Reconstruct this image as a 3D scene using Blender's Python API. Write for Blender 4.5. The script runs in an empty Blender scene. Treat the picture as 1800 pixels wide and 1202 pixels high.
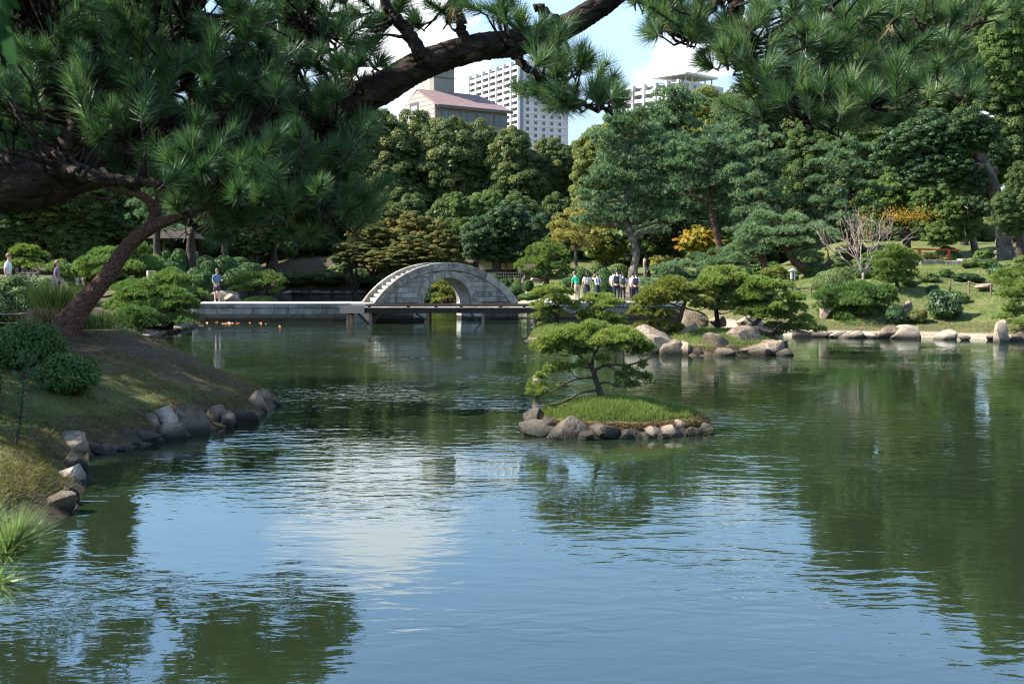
import bpy, bmesh, math
import numpy as np
from mathutils import Vector, Matrix

# ------------------------------------------------------------------ camera
SC = bpy.context.scene
FPX, CX, CY, HOR, CAMZ = 2000.0, 900.0, 601.0, 466.0, 3.0
PITCH = math.atan((CY - HOR) / FPX)
cam_data = bpy.data.cameras.new('camera')
cam_data.sensor_width = 36.0
cam_data.lens = 36.0 * FPX / 1800.0
cam_data.clip_start = 0.1
cam_data.clip_end = 5000
cam_data.dof.use_dof = True
cam_data.dof.focus_distance = 24.0
cam_data.dof.aperture_fstop = 9.0
camera = bpy.data.objects.new('camera', cam_data)
SC.collection.objects.link(camera)
camera.location = (0, 0, CAMZ)
camera.rotation_euler = (math.pi / 2 - PITCH, 0, 0)
SC.camera = camera

# ------------------------------------------------------------------ light
SUN_EL = math.radians(43)
SUN_AZ = math.radians(-94)          # measured from +Y (view direction) towards +X: the sun stands square on the left
SUN_DIR = Vector((math.sin(SUN_AZ) * math.cos(SUN_EL), math.cos(SUN_AZ) * math.cos(SUN_EL), math.sin(SUN_EL)))
sun_data = bpy.data.lights.new('sun', 'SUN')
sun_data.energy = 5.0
sun_data.angle = math.radians(0.5)
sun_data.color = (1.0, 0.94, 0.84)
sun = bpy.data.objects.new('sun', sun_data)
SC.collection.objects.link(sun)
sun.rotation_euler = (-SUN_DIR).to_track_quat('-Z', 'Y').to_euler()

world = bpy.data.worlds.new('World')
SC.world = world
world.use_nodes = True
wn, wl = world.node_tree.nodes, world.node_tree.links
wn.clear()
w_out = wn.new('ShaderNodeOutputWorld')
w_bg = wn.new('ShaderNodeBackground')
w_bg.inputs['Strength'].default_value = 0.15
w_sky = wn.new('ShaderNodeTexSky')
w_sky.sky_type = 'NISHITA'
w_sky.sun_disc = False
w_sky.sun_elevation = SUN_EL
w_sky.sun_rotation = SUN_AZ
w_sky.air_density = 0.95
w_sky.dust_density = 0.0
w_sky.ozone_density = 1.5


def wmath(op, a, b=None, c=None):
    n = wn.new('ShaderNodeMath')
    n.operation = op
    for k, v in enumerate((a, b, c)):
        if v is None:
            continue
        if isinstance(v, (int, float)):
            n.inputs[k].default_value = v
        else:
            wl.new(v, n.inputs[k])
    return n.outputs[0]


# cumulus clouds: a noise field on the dome, thicker towards the horizon as cloud decks look, with three banks in view
w_tc = wn.new('ShaderNodeTexCoord')
w_sep = wn.new('ShaderNodeSeparateXYZ')
wl.new(w_tc.outputs['Generated'], w_sep.inputs[0])
dx, dy, dz = w_sep.outputs
az = wmath('MULTIPLY', wmath('ARCTAN2', dx, dy), 57.29578)
el = wmath('MULTIPLY', wmath('ARCSINE', dz), 57.29578)
w_comb = wn.new('ShaderNodeCombineXYZ')
wl.new(wmath('MULTIPLY', az, 0.105), w_comb.inputs[0])
wl.new(wmath('MULTIPLY', el, 0.2), w_comb.inputs[1])
w_n = wn.new('ShaderNodeTexNoise')
w_n.noise_dimensions = '3D'
w_n.inputs['Scale'].default_value = 1.0
w_n.inputs['Detail'].default_value = 9.0
w_n.inputs['Roughness'].default_value = 0.58
w_n.inputs['Distortion'].default_value = 0.25
wl.new(w_comb.outputs[0], w_n.inputs['Vector'])


def bank(a0, e0, wa, we):
    u = wmath('DIVIDE', wmath('SUBTRACT', az, a0), wa)
    v = wmath('DIVIDE', wmath('SUBTRACT', el, e0), we)
    return wmath('POWER', 2.718, wmath('MULTIPLY', wmath('ADD', wmath('MULTIPLY', u, u), wmath('MULTIPLY', v, v)), -1.0))


cover = wmath('ADD', wmath('MULTIPLY', bank(-6.2, 11.3, 4.2, 4.4), 0.42), wmath('MULTIPLY', bank(8.6, 8.6, 4.4, 3.6), 0.26))
for a0, e0, wa, we, k in ((-45, 11, 14, 6, .2), (42, 10, 16, 5, .2), (90, 14, 20, 7, .2), (-95, 12, 22, 6, .2), (180, 12, 40, 7, .2)):
    cover = wmath('ADD', cover, wmath('MULTIPLY', bank(a0, e0, wa, we), k))
low = wmath('MULTIPLY', wmath('SUBTRACT', 1.0, wmath('MINIMUM', wmath('DIVIDE', wmath('MAXIMUM', el, 0.0), 20.0), 1.0)), 0.03)
dens = wmath('ADD', wmath('ADD', w_n.outputs['Fac'], cover), low)
w_ramp = wn.new('ShaderNodeMapRange')
w_ramp.interpolation_type = 'SMOOTHSTEP'
w_ramp.inputs['From Min'].default_value = 0.61
w_ramp.inputs['From Max'].default_value = 0.78
wl.new(dens, w_ramp.inputs['Value'])
w_mix = wn.new('ShaderNodeMix')
w_mix.data_type = 'RGBA'
wl.new(wmath('MULTIPLY', w_ramp.outputs[0], 0.93), w_mix.inputs['Factor'])
w_haze = wn.new('ShaderNodeMix')           # air near the horizon pales the blue
w_haze.data_type = 'RGBA'
wl.new(wmath('MULTIPLY', wmath('POWER', 2.718, wmath('MULTIPLY', wmath('POWER', wmath('DIVIDE', wmath('MAXIMUM', el, 0.0), 12.5), 3.0), -1.0)), 0.85), w_haze.inputs['Factor'])
wl.new(w_sky.outputs[0], w_haze.inputs['A'])
w_haze.inputs['B'].default_value = (1.15, 1.5, 1.85, 1)
wl.new(w_haze.outputs['Result'], w_mix.inputs['A'])
w_mix.inputs['B'].default_value = (4.6, 4.6, 4.75, 1)
wl.new(w_mix.outputs['Result'], w_bg.inputs['Color'])
wl.new(w_bg.outputs[0], w_out.inputs['Surface'])

SC.view_settings.view_transform = 'Standard'
SC.view_settings.look = 'None'
SC.view_settings.exposure = 1.45
SC.view_settings.gamma = 1.0
SC.view_settings.use_curve_mapping = False
SC.render.engine = 'CYCLES'
SC.cycles.use_denoising = True
SC.cycles.max_bounces = 7
SC.cycles.diffuse_bounces = 3
SC.cycles.glossy_bounces = 3
SC.cycles.transmission_bounces = 3
SC.cycles.transparent_max_bounces = 4
SC.cycles.caustics_reflective = False
SC.cycles.caustics_refractive = False
SC.cycles.use_adaptive_sampling = True
SC.cycles.adaptive_threshold = 0.012
SC.cycles.filter_width = 1.15

# ------------------------------------------------------------------ helpers
COL = SC.collection
RNG = np.random.default_rng(11)
_cp, _sp = math.cos(PITCH), math.sin(PITCH)


def P(px, py, D):
    """world point that the photograph shows at (px, py) when it stands D metres out"""
    a, b = (px - CX) / FPX, (CY - py) / FPX
    d = (a, _cp + b * _sp, -_sp + b * _cp)
    t = D / d[1]
    return np.array((a * t, D, CAMZ + d[2] * t))


def W(px, py):
    """point of the water surface seen at (px, py)"""
    a, b = (px - CX) / FPX, (CY - py) / FPX
    d = (a, _cp + b * _sp, -_sp + b * _cp)
    t = -CAMZ / d[2]
    return np.array((a * t, d[1] * t, 0.0))


def PX(n, D):
    return n * D / FPX


class MB:
    """collects faces and links them as one mesh object"""

    def __init__(self):
        self.V, self.F, self.T, self.M, self.n = [], [], [], [], 0

    def add(self, V, F, tint=0.5, mat=0):
        V = np.asarray(V, dtype=np.float32).reshape(-1, 3)
        F = np.asarray(F, dtype=np.int32)
        if len(F) == 0:
            return self
        self.V.append(V)
        self.F.append(F + self.n)
        self.T.append(np.broadcast_to(np.asarray(tint, dtype=np.float32), (len(F),)))
        self.M.append(np.full(len(F), mat, dtype=np.int32))
        self.n += len(V)
        return self

    def mesh(self, name, mats, smooth=False):
        me = bpy.data.meshes.new(name)
        V = np.concatenate(self.V)
        loops = np.concatenate([f.ravel() for f in self.F])
        tot = np.concatenate([np.full(len(f), f.shape[1], dtype=np.int32) for f in self.F])
        start = np.concatenate(([0], np.cumsum(tot)[:-1])).astype(np.int32)
        me.vertices.add(len(V))
        me.vertices.foreach_set('co', V.ravel())
        me.loops.add(len(loops))
        me.loops.foreach_set('vertex_index', loops.astype(np.int32))
        me.polygons.add(len(tot))
        me.polygons.foreach_set('loop_start', start)
        for m in (mats if isinstance(mats, (list, tuple)) else [mats]):
            me.materials.append(m)
        me.polygons.foreach_set('material_index', np.concatenate(self.M))
        me.polygons.foreach_set('use_smooth', np.full(len(tot), bool(smooth)))
        at = me.attributes.new('tint', 'FLOAT', 'FACE')
        at.data.foreach_set('value', np.concatenate(self.T).astype(np.float32))
        me.update(calc_edges=True)
        return me

    def build(self, name, mats, parent=None, smooth=False, loc=None):
        return link(name, self.mesh(name, mats, smooth), parent, loc)


def link(name, data, parent=None, loc=None, rz=0.0):
    o = bpy.data.objects.new(name, data)
    COL.objects.link(o)
    if parent is not None:
        o.parent = parent
    if loc is not None:
        o.location = tuple(float(v) for v in loc)
    if rz:
        o.rotation_euler = (0, 0, rz)
    return o


def tag(o, label=None, cat=None, group=None, kind=None):
    if label:
        o['label'] = label
    if cat:
        o['category'] = cat
    if group:
        o['group'] = group
    if kind:
        o['kind'] = kind
    return o


def thing(name, loc, label, cat, group=None, rz=0.0):
    return tag(link(name, None, None, loc, rz), label, cat, group)


def copy_tree(o, parent=None):
    c = o.copy()
    COL.objects.link(c)
    c.parent = parent
    for ch in [k for k in o.children]:
        copy_tree(ch, c)
    return c


def unit(v):
    v = np.asarray(v, dtype=np.float64)
    return v / np.maximum(np.linalg.norm(v, axis=-1, keepdims=True), 1e-9)


def rdirs(n, rng):
    return unit(rng.normal(size=(n, 3)))


def smooth_path(pts, n):
    """Catmull-Rom through pts (any number of columns)"""
    p = np.asarray(pts, dtype=np.float64)
    p = np.vstack((2 * p[0] - p[1], p, 2 * p[-1] - p[-2]))
    out = []
    segs = len(p) - 3
    for t in np.linspace(0, segs, n):
        i = min(int(t), segs - 1)
        u = t - i
        a, b, c, d = p[i], p[i + 1], p[i + 2], p[i + 3]
        out.append(.5 * ((2 * b) + (c - a) * u + (2 * a - 5 * b + 4 * c - d) * u * u + (3 * b - a - 3 * c + d) * u ** 3))
    return np.array(out)


def tube(mb, pts, radii, sides=7, rough=0.0, rng=RNG, mat=0, tint=0.5):
    pts = np.asarray(pts, dtype=np.float64)
    n = len(pts)
    radii = np.broadcast_to(np.asarray(radii, dtype=np.float64), (n,))
    tan = unit(np.gradient(pts, axis=0))
    ref = np.array((0.0, 0.0, 1.0)) if abs(tan[0][2]) < .9 else np.array((1.0, 0.0, 0.0))
    a = unit(np.cross(tan[0], ref))
    ang = np.linspace(0, 2 * math.pi, sides, endpoint=False)
    V = np.empty((n, sides, 3))
    for i in range(n):
        a = a - tan[i] * np.dot(a, tan[i])
        a = unit(a)
        b = np.cross(tan[i], a)
        r = radii[i] * (1 + rough * rng.normal(size=sides)) if rough else np.full(sides, radii[i])
        V[i] = pts[i] + (np.cos(ang)[:, None] * a + np.sin(ang)[:, None] * b) * r[:, None]
    idx = np.arange(n * sides).reshape(n, sides)
    q = np.stack((idx[:-1], np.roll(idx, -1, 1)[:-1], np.roll(idx, -1, 1)[1:], idx[1:]), -1).reshape(-1, 4)
    base = mb.n
    mb.add(V.reshape(-1, 3), q, tint, mat)
    # caps
    mb.F.append(np.array([idx[-1] + base], dtype=np.int32)); mb.T.append(np.full(1, tint, np.float32)); mb.M.append(np.full(1, mat, np.int32))
    mb.F.append(np.array([idx[0][::-1] + base], dtype=np.int32)); mb.T.append(np.full(1, tint, np.float32)); mb.M.append(np.full(1, mat, np.int32))
    return mb


BOXF = np.array([(0, 3, 2, 1), (4, 5, 6, 7), (0, 1, 5, 4), (1, 2, 6, 5), (2, 3, 7, 6), (3, 0, 4, 7)])


def box(mb, lo, hi, mat=0, tint=0.5):
    x0, y0, z0 = lo
    x1, y1, z1 = hi
    return mb.add([(x0, y0, z0), (x1, y0, z0), (x1, y1, z0), (x0, y1, z0), (x0, y0, z1), (x1, y0, z1), (x1, y1, z1), (x0, y1, z1)], BOXF, tint, mat)


def bar(mb, a, b, w, h, mat=0, tint=.5):
    """squared timber from a to b"""
    a, b = np.asarray(a, float), np.asarray(b, float)
    t = unit(b - a)
    s = np.cross(t, (0, 0, 1.0))
    s = unit(s) if np.linalg.norm(s) > 1e-4 else np.array((1.0, 0, 0))
    u = np.cross(s, t)
    c = [(-1, -1), (1, -1), (1, 1), (-1, 1)]
    V = [a + s * w / 2 * i + u * h / 2 * j for i, j in c] + [b + s * w / 2 * i + u * h / 2 * j for i, j in c]
    return mb.add(V, BOXF, tint, mat)


def prism(mb, poly, y0, y1, mat=0, tint=.5):
    """polygon in (x, z), counter-clockwise seen from -y, extruded from y0 (front) to y1"""
    n = len(poly)
    V = [(x, y0, z) for x, z in poly] + [(x, y1, z) for x, z in poly]
    base = mb.n
    mb.add(V, [(i, i + n, (i + 1) % n + n, (i + 1) % n) for i in range(n)], tint, mat)
    for f in (list(range(n)), list(range(2 * n - 1, n - 1, -1))):
        mb.F.append(np.array([f], dtype=np.int32) + base)
        mb.T.append(np.full(1, tint, np.float32))
        mb.M.append(np.full(1, mat, np.int32))
    return mb


def bevelled(o, w=0.01, seg=1):
    m = o.modifiers.new('bevel', 'BEVEL')
    m.width = w
    m.segments = seg
    m.limit_method = 'ANGLE'
    return o


# --- foliage primitives
def leaves(mb, p, nrm, size, rng, tint, mat=0, ratio=.5):
    n = len(p)
    t = unit(np.cross(nrm, rdirs(n, rng)))
    b = np.cross(unit(nrm), t)
    s = np.broadcast_to(np.asarray(size, float), (n,))[:, None]
    V = np.stack((p - t * s * .55, p + b * s * ratio * .5 + t * s * .05, p + t * s * .55, p - b * s * ratio * .5 + t * s * .05), 1)
    mb.add(V.reshape(-1, 3), np.arange(4 * n).reshape(n, 4), tint, mat)


def needles(mb, p, d, length, width, rng, tint, mat=0, quad=False):
    n = len(p)
    d = unit(d)
    s = unit(np.cross(d, rdirs(n, rng))) * (np.broadcast_to(np.asarray(width, float), (n,))[:, None] * .5)
    L = np.broadcast_to(np.asarray(length, float), (n,))[:, None]
    if quad:
        mid = p + d * L * .55
        tip = p + d * L + np.array((0, 0, -1.0)) * L * .06
        V = np.stack((p - s, p + s, mid + s * .95, tip + s * .45, tip - s * .45, mid - s * .95), 1)
        i = np.arange(n)[:, None] * 6
        F = np.concatenate((i + np.array([0, 1, 2, 5]), i + np.array([5, 2, 3, 4])))
        mb.add(V.reshape(-1, 3), F, np.concatenate((np.broadcast_to(tint, (n,)),) * 2), mat)
    else:
        V = np.stack((p - s, p + s, p + d * L), 1)
        mb.add(V.reshape(-1, 3), np.arange(3 * n).reshape(n, 3), tint, mat)


def tufts(mb, p, axis, k, length, width, spread, rng, tint, mat=0):
    """k needles opening from each point p round its axis"""
    n = len(p)
    pp = np.repeat(p, k, 0)
    aa = np.repeat(unit(axis), k, 0)
    d = unit(aa + rdirs(n * k, rng) * spread)
    L = np.repeat(np.broadcast_to(np.asarray(length, float), (n,)), k) * rng.uniform(.7, 1.1, n * k)
    tt = np.repeat(np.broadcast_to(np.asarray(tint, float), (n,)), k) + rng.normal(0, .1, n * k)
    needles(mb, pp, d, L, width, rng, np.clip(tt, 0, 1), mat)


def leaf_clumps(mb, clumps, n, size, rng, flat=.8, jitter=.55, up=.25, shell=.72, mat=0, ratio=.5, under=-.45, tj=.16):
    """leaves spread over the shells of clumps (x, y, z, r)"""
    c = np.asarray(clumps, float)
    w = c[:, 3] ** 2
    which = rng.choice(len(c), n, p=w / w.sum())
    ct = rng.uniform(.2, .8, len(c))
    d = rdirs(n, rng)
    d[:, 2] = np.where(d[:, 2] < under, -d[:, 2], d[:, 2])
    r = c[which, 3] * (shell + (1.12 - shell) * rng.random(n) ** .8)
    p = c[which, :3] + d * r[:, None] * np.array((1, 1, flat))
    nr = unit(d * np.array((1, 1, 1.2)) + rng.normal(size=(n, 3)) * jitter + np.array((0, 0, up)))
    t = np.clip(ct[which] + rng.normal(0, tj, n), 0, 1)
    leaves(mb, p, nr, size * rng.uniform(.7, 1.25, n), rng, t, mat, ratio)


def shell_clumps(rng, k, cx, cy, cz, rx, ry, rz, r0, r1, zlo=-.6, inner=.25):
    """clump centres spread over an ellipsoid (some inside)"""
    out = []
    tries = 0
    while len(out) < k and tries < k * 60:
        tries += 1
        d = rdirs(1, rng)[0]
        if d[2] < zlo:
            continue
        f = rng.uniform(.45, .8) if rng.random() < inner else rng.uniform(.82, 1.02)
        r = rng.uniform(r0, r1)
        q = np.array((cx + d[0] * rx * f, cy + d[1] * ry * f, cz + d[2] * rz * f))
        if any(np.linalg.norm(q - o[:3]) < .55 * (r + o[3]) for o in out) and tries < k * 40:
            continue
        out.append(np.array((*q, r)))
    return np.array(out)


# ------------------------------------------------------------------ materials
def mat_new(name):
    m = bpy.data.materials.new(name)
    m.use_nodes = True
    nt = m.node_tree
    for n in list(nt.nodes):
        nt.nodes.remove(n)
    return m, nt.nodes, nt.links


def ramp_node(nodes, stops):
    r = nodes.new('ShaderNodeValToRGB')
    e = r.color_ramp.elements
    while len(e) < len(stops):
        e.new(0.5)
    for k, (pos, c) in enumerate(stops):
        e[k].position = pos
        e[k].color = (*c, 1)
    return r


def leaf_mat(name, dark, mid, light, rough=.55, trans=.3, spec=.35, noise=.0, nscale=.6, tcol=None):
    """foliage: the tint of each leaf picks its colour; part of the light passes through"""
    m, N, L = mat_new(name)
    out = N.new('ShaderNodeOutputMaterial')
    at = N.new('ShaderNodeAttribute')
    at.attribute_name = 'tint'
    rp = ramp_node(N, [(0.0, dark), (0.5, mid), (1.0, light)])
    fac = at.outputs['Fac']
    if noise:
        tc = N.new('ShaderNodeTexCoord')
        nz = N.new('ShaderNodeTexNoise')
        nz.inputs['Scale'].default_value = nscale
        nz.inputs['Detail'].default_value = 3
        L.new(tc.outputs['Object'], nz.inputs['Vector'])
        ma = N.new('ShaderNodeMath'); ma.operation = 'MULTIPLY_ADD'
        L.new(nz.outputs['Fac'], ma.inputs[0]); ma.inputs[1].default_value = noise * 2; 
        sb = N.new('ShaderNodeMath'); sb.operation = 'SUBTRACT'
        L.new(fac, sb.inputs[0]); sb.inputs[1].default_value = noise
        L.new(sb.outputs[0], ma.inputs[2])
        fac = ma.outputs[0]
    L.new(fac, rp.inputs[0])
    pb = N.new('ShaderNodeBsdfPrincipled')
    pb.inputs['Roughness'].default_value = rough
    pb.inputs['Specular IOR Level'].default_value = spec
    L.new(rp.outputs[0], pb.inputs['Base Color'])
    tr = N.new('ShaderNodeBsdfTranslucent')
    mx = N.new('ShaderNodeMix'); mx.data_type = 'RGBA'; mx.blend_type = 'MULTIPLY'; mx.inputs['Factor'].default_value = 1
    L.new(rp.outputs[0], mx.inputs['A'])
    mx.inputs['B'].default_value = (*(tcol or (1.25, 1.2, .55)), 1)
    L.new(mx.outputs['Result'], tr.inputs['Color'])
    ms = N.new('ShaderNodeMixShader')
    ms.inputs[0].default_value = trans
    L.new(pb.outputs[0], ms.inputs[1])
    L.new(tr.outputs[0], ms.inputs[2])
    L.new(ms.outputs[0], out.inputs['Surface'])
    return m


def rough_mat(name, stops, scale=4.0, detail=6, rough=.85, bump=.3, bscale=None, dist=.02, stretch=(1, 1, 1), spec=.25, vor=0.0, objrand=0.0, metal=0.0, wet=None, streak=0.0):
    """mineral / bark / timber: noise coloured, with fine relief"""
    m, N, L = mat_new(name)
    out = N.new('ShaderNodeOutputMaterial')
    pb = N.new('ShaderNodeBsdfPrincipled')
    pb.inputs['Roughness'].default_value = rough
    pb.inputs['Specular IOR Level'].default_value = spec
    pb.inputs['Metallic'].default_value = metal
    tc = N.new('ShaderNodeTexCoord')
    mp = N.new('ShaderNodeMapping')
    mp.inputs['Scale'].default_value = stretch
    L.new(tc.outputs['Object'], mp.inputs['Vector'])
    vec = mp.outputs[0]
    oi = N.new('ShaderNodeObjectInfo')
    ad = N.new('ShaderNodeVectorMath'); ad.operation = 'ADD'
    sc = N.new('ShaderNodeVectorMath'); sc.operation = 'SCALE'
    cb = N.new('ShaderNodeCombineXYZ')
    for k in range(3):
        L.new(oi.outputs['Random'], cb.inputs[k])
    L.new(cb.outputs[0], sc.inputs[0]); sc.inputs['Scale'].default_value = 37.0
    L.new(vec, ad.inputs[0]); L.new(sc.outputs[0], ad.inputs[1])
    vec = ad.outputs[0]
    nz = N.new('ShaderNodeTexNoise')
    nz.inputs['Scale'].default_value = scale
    nz.inputs['Detail'].default_value = detail
    nz.inputs['Roughness'].default_value = .62
    L.new(vec, nz.inputs['Vector'])
    fac = nz.outputs['Fac']
    if objrand:
        ma = N.new('ShaderNodeMath'); ma.operation = 'MULTIPLY_ADD'
        L.new(oi.outputs['Random'], ma.inputs[0]); ma.inputs[1].default_value = objrand
        L.new(fac, ma.inputs[2])
        sb = N.new('ShaderNodeMath'); sb.operation = 'SUBTRACT'
        L.new(ma.outputs[0], sb.inputs[0]); sb.inputs[1].default_value = objrand * .5
        fac = sb.outputs[0]
    rp = ramp_node(N, stops)
    L.new(fac, rp.inputs[0])
    col = rp.outputs[0]
    if wet is not None:            # dark algae line just above the water
        geo = N.new('ShaderNodeNewGeometry')
        sp = N.new('ShaderNodeSeparateXYZ')
        L.new(geo.outputs['Position'], sp.inputs[0])
        wz = N.new('ShaderNodeMath'); wz.operation = 'MULTIPLY_ADD'
        L.new(nz.outputs['Fac'], wz.inputs[0]); wz.inputs[1].default_value = -wet[0]
        L.new(sp.outputs[2], wz.inputs[2])
        mr = N.new('ShaderNodeMapRange')
        mr.inputs['From Min'].default_value = -.05
        mr.inputs['From Max'].default_value = wet[0] * .6
        mr.inputs['To Min'].default_value = 1; mr.inputs['To Max'].default_value = 0
        L.new(wz.outputs[0], mr.inputs['Value'])
        wm = N.new('ShaderNodeMix'); wm.data_type = 'RGBA'
        L.new(mr.outputs[0], wm.inputs['Factor'])
        L.new(col, wm.inputs['A']); wm.inputs['B'].default_value = (*wet[1], 1)
        col = wm.outputs['Result']
    if streak:                     # rain stains running down the stone
        m2 = N.new('ShaderNodeMapping')
        m2.inputs['Scale'].default_value = (2.6, 2.6, .4)
        L.new(tc.outputs['Object'], m2.inputs['Vector'])
        sn = N.new('ShaderNodeTexNoise')
        sn.inputs['Scale'].default_value = 1.0
        sn.inputs['Detail'].default_value = 7
        sn.inputs['Roughness'].default_value = .65
        L.new(m2.outputs[0], sn.inputs['Vector'])
        sr = N.new('ShaderNodeMapRange')
        sr.inputs['From Min'].default_value = .46; sr.inputs['From Max'].default_value = .66
        sr.inputs['To Min'].default_value = 0; sr.inputs['To Max'].default_value = streak
        L.new(sn.outputs['Fac'], sr.inputs['Value'])
        sm_ = N.new('ShaderNodeMix'); sm_.data_type = 'RGBA'
        L.new(sr.outputs[0], sm_.inputs['Factor'])
        L.new(col, sm_.inputs['A']); sm_.inputs['B'].default_value = (.05, .047, .04, 1)
        col = sm_.outputs['Result']
    L.new(col, pb.inputs['Base Color'])
    if bump:
        n2 = N.new('ShaderNodeTexNoise')
        n2.inputs['Scale'].default_value = bscale or scale * 4
        n2.inputs['Detail'].default_value = 6
        L.new(vec, n2.inputs['Vector'])
        h = n2.outputs['Fac']
        if vor:
            vt = N.new('ShaderNodeTexVoronoi')
            vt.feature = 'DISTANCE_TO_EDGE'
            vt.inputs['Scale'].default_value = vor
            L.new(vec, vt.inputs['Vector'])
            mm = N.new('ShaderNodeMath'); mm.operation = 'MINIMUM'
            L.new(vt.outputs['Distance'], mm.inputs[0]); mm.inputs[1].default_value = .25
            m2 = N.new('ShaderNodeMath'); m2.operation = 'MULTIPLY_ADD'
            L.new(mm.outputs[0], m2.inputs[0]); m2.inputs[1].default_value = 2.0
            L.new(n2.outputs['Fac'], m2.inputs[2])
            h = m2.outputs[0]
        bp = N.new('ShaderNodeBump')
        bp.inputs['Strength'].default_value = bump
        bp.inputs['Distance'].default_value = dist
        L.new(h, bp.inputs['Height'])
        L.new(bp.outputs[0], pb.inputs['Normal'])
    L.new(pb.outputs[0], out.inputs['Surface'])
    return m


def plain_mat(name, col, rough=.6, spec=.3, var=.08, scale=12.0, metal=0.0):
    c = np.array(col)
    return rough_mat(name, [(.3, tuple(c * (1 - var * 2))), (.7, tuple(np.minimum(c * (1 + var), 1)))], scale=scale, rough=rough, bump=.08, spec=spec, metal=metal, dist=.004)


M = {}
M['fg_needle'] = leaf_mat('pine_needles_near', (.030, .075, .035), (.078, .155, .06), (.24, .31, .13), rough=.4, trans=.34, spec=.45, tcol=(1.1, 1.2, .65))
M['pine'] = leaf_mat('pine_needles_blue_green', (.065, .125, .072), (.135, .215, .112), (.25, .33, .16), rough=.5, trans=.42, spec=.3, tcol=(1.05, 1.15, .75))
M['pine_bright'] = leaf_mat('pine_needles_bright', (.085, .145, .036), (.175, .255, .065), (.34, .38, .12), rough=.5, trans=.42, spec=.3)
M['pine_yellow'] = leaf_mat('pine_needles_yellowing', (.09, .13, .03), (.20, .235, .055), (.36, .33, .10), rough=.5, trans=.42, spec=.3)
M['juniper'] = leaf_mat('juniper_sprays', (.05, .11, .032), (.105, .19, .054), (.20, .29, .085), rough=.55, trans=.36, spec=.3)
M['camphor'] = leaf_mat('camphor_leaves', (.046, .084, .032), (.105, .15, .048), (.27, .285, .08), rough=.5, trans=.34, spec=.3)
M['camphor_gold'] = leaf_mat('camphor_young_leaves', (.08, .12, .03), (.16, .2, .045), (.29, .31, .08), rough=.5, trans=.32, spec=.3)
M['glossy'] = leaf_mat('glossy_evergreen_leaves', (.024, .056, .02), (.05, .10, .034), (.10, .165, .052), rough=.45, trans=.2, spec=.32)
M['broad'] = leaf_mat('soft_broad_leaves', (.05, .10, .028), (.11, .19, .045), (.20, .28, .07), rough=.5, trans=.36, spec=.3)
M['dark_broad'] = leaf_mat('dark_broad_leaves', (.04, .08, .027), (.09, .15, .045), (.19, .235, .068), rough=.5, trans=.38, spec=.3)
M['maple'] = leaf_mat('turning_maple_leaves', (.065, .105, .03), (.15, .17, .05), (.38, .26, .08), rough=.55, trans=.42, spec=.2, noise=.2, nscale=.5)
M['maple_orange'] = leaf_mat('orange_maple_leaves', (.15, .19, .03), (.40, .27, .04), (.55, .26, .04), rough=.55, trans=.4, spec=.2, noise=.3, nscale=.6)
M['yellow'] = leaf_mat('yellow_cherry_leaves', (.17, .19, .055), (.27, .26, .08), (.42, .35, .13), rough=.55, trans=.45, spec=.2)
M['azalea'] = leaf_mat('clipped_azalea_leaves', (.03, .075, .018), (.055, .12, .024), (.115, .18, .04), rough=.55, trans=.22, spec=.3)
M['azalea_pale'] = leaf_mat('pale_clipped_leaves', (.07, .115, .03), (.12, .17, .042), (.2, .24, .07), rough=.55, trans=.25, spec=.3)
M['grass'] = leaf_mat('grass_blades', (.08, .135, .03), (.15, .22, .052), (.28, .31, .095), rough=.6, trans=.32, spec=.2, noise=.2, nscale=1.3)
M['grass_dry'] = leaf_mat('short_dry_grass_blades', (.075, .075, .025), (.13, .14, .035), (.26, .20, .085), rough=.7, trans=.25, spec=.15, noise=.25, nscale=1.1)
M['straw'] = leaf_mat('dry_straw', (.14, .10, .05), (.24, .18, .09), (.36, .28, .15), rough=.7, trans=.2, spec=.15)
M['plume'] = leaf_mat('pampas_plumes', (.5, .42, .32), (.62, .54, .42), (.75, .68, .55), rough=.7, trans=.4, spec=.1, tcol=(1, 1, .95))
M['shade_leaf'] = leaf_mat('shade_darkened_leaves', (.01, .03, .01), (.015, .042, .014), (.022, .06, .02), rough=1.0, trans=.0, spec=.0)  # leaf colour darkened to stand for shade on the corner twig
M['core'] = rough_mat('inner_shade_core', [(.3, (.012, .022, .01)), (.7, (.03, .045, .018))], scale=3, bump=.4)  # solid shrub filling; the shade inside the bush is put into its colour
M['bark_black'] = rough_mat('black_pine_bark', [(.3, (.014, .011, .009)), (.55, (.038, .029, .023)), (.75, (.10, .078, .062))], scale=16, rough=.95, bump=.9, bscale=34, dist=.04, vor=15, spec=.1, stretch=(.5, 1, 1))
M['bark_red'] = rough_mat('red_pine_bark', [(.25, (.045, .024, .017)), (.5, (.115, .062, .044)), (.8, (.25, .16, .12))], scale=18, detail=8, rough=.92, bump=1.0, bscale=30, dist=.035, vor=12, spec=.1)
M['bark_grey'] = rough_mat('grey_bark', [(.3, (.05, .042, .034)), (.5, (.11, .095, .077)), (.72, (.24, .215, .18))], scale=2.6, rough=.9, bump=.6, bscale=14, dist=.02, spec=.15)
M['bark_dark'] = rough_mat('dark_bark', [(.3, (.025, .02, .016)), (.7, (.085, .068, .052))], scale=5, rough=.9, bump=.6, dist=.02, spec=.15)
M['twig_pale'] = rough_mat('pale_bare_twigs', [(.3, (.22, .16, .13)), (.7, (.42, .34, .29))], scale=6, rough=.85, bump=.2)
M['rock'] = rough_mat('shore_rock', [(.28, (.085, .064, .042)), (.5, (.19, .147, .102)), (.72, (.34, .275, .20))], scale=4.5, rough=.88, bump=.9, bscale=16, dist=.04, objrand=.35, wet=(.22, (.026, .024, .016)))
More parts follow.
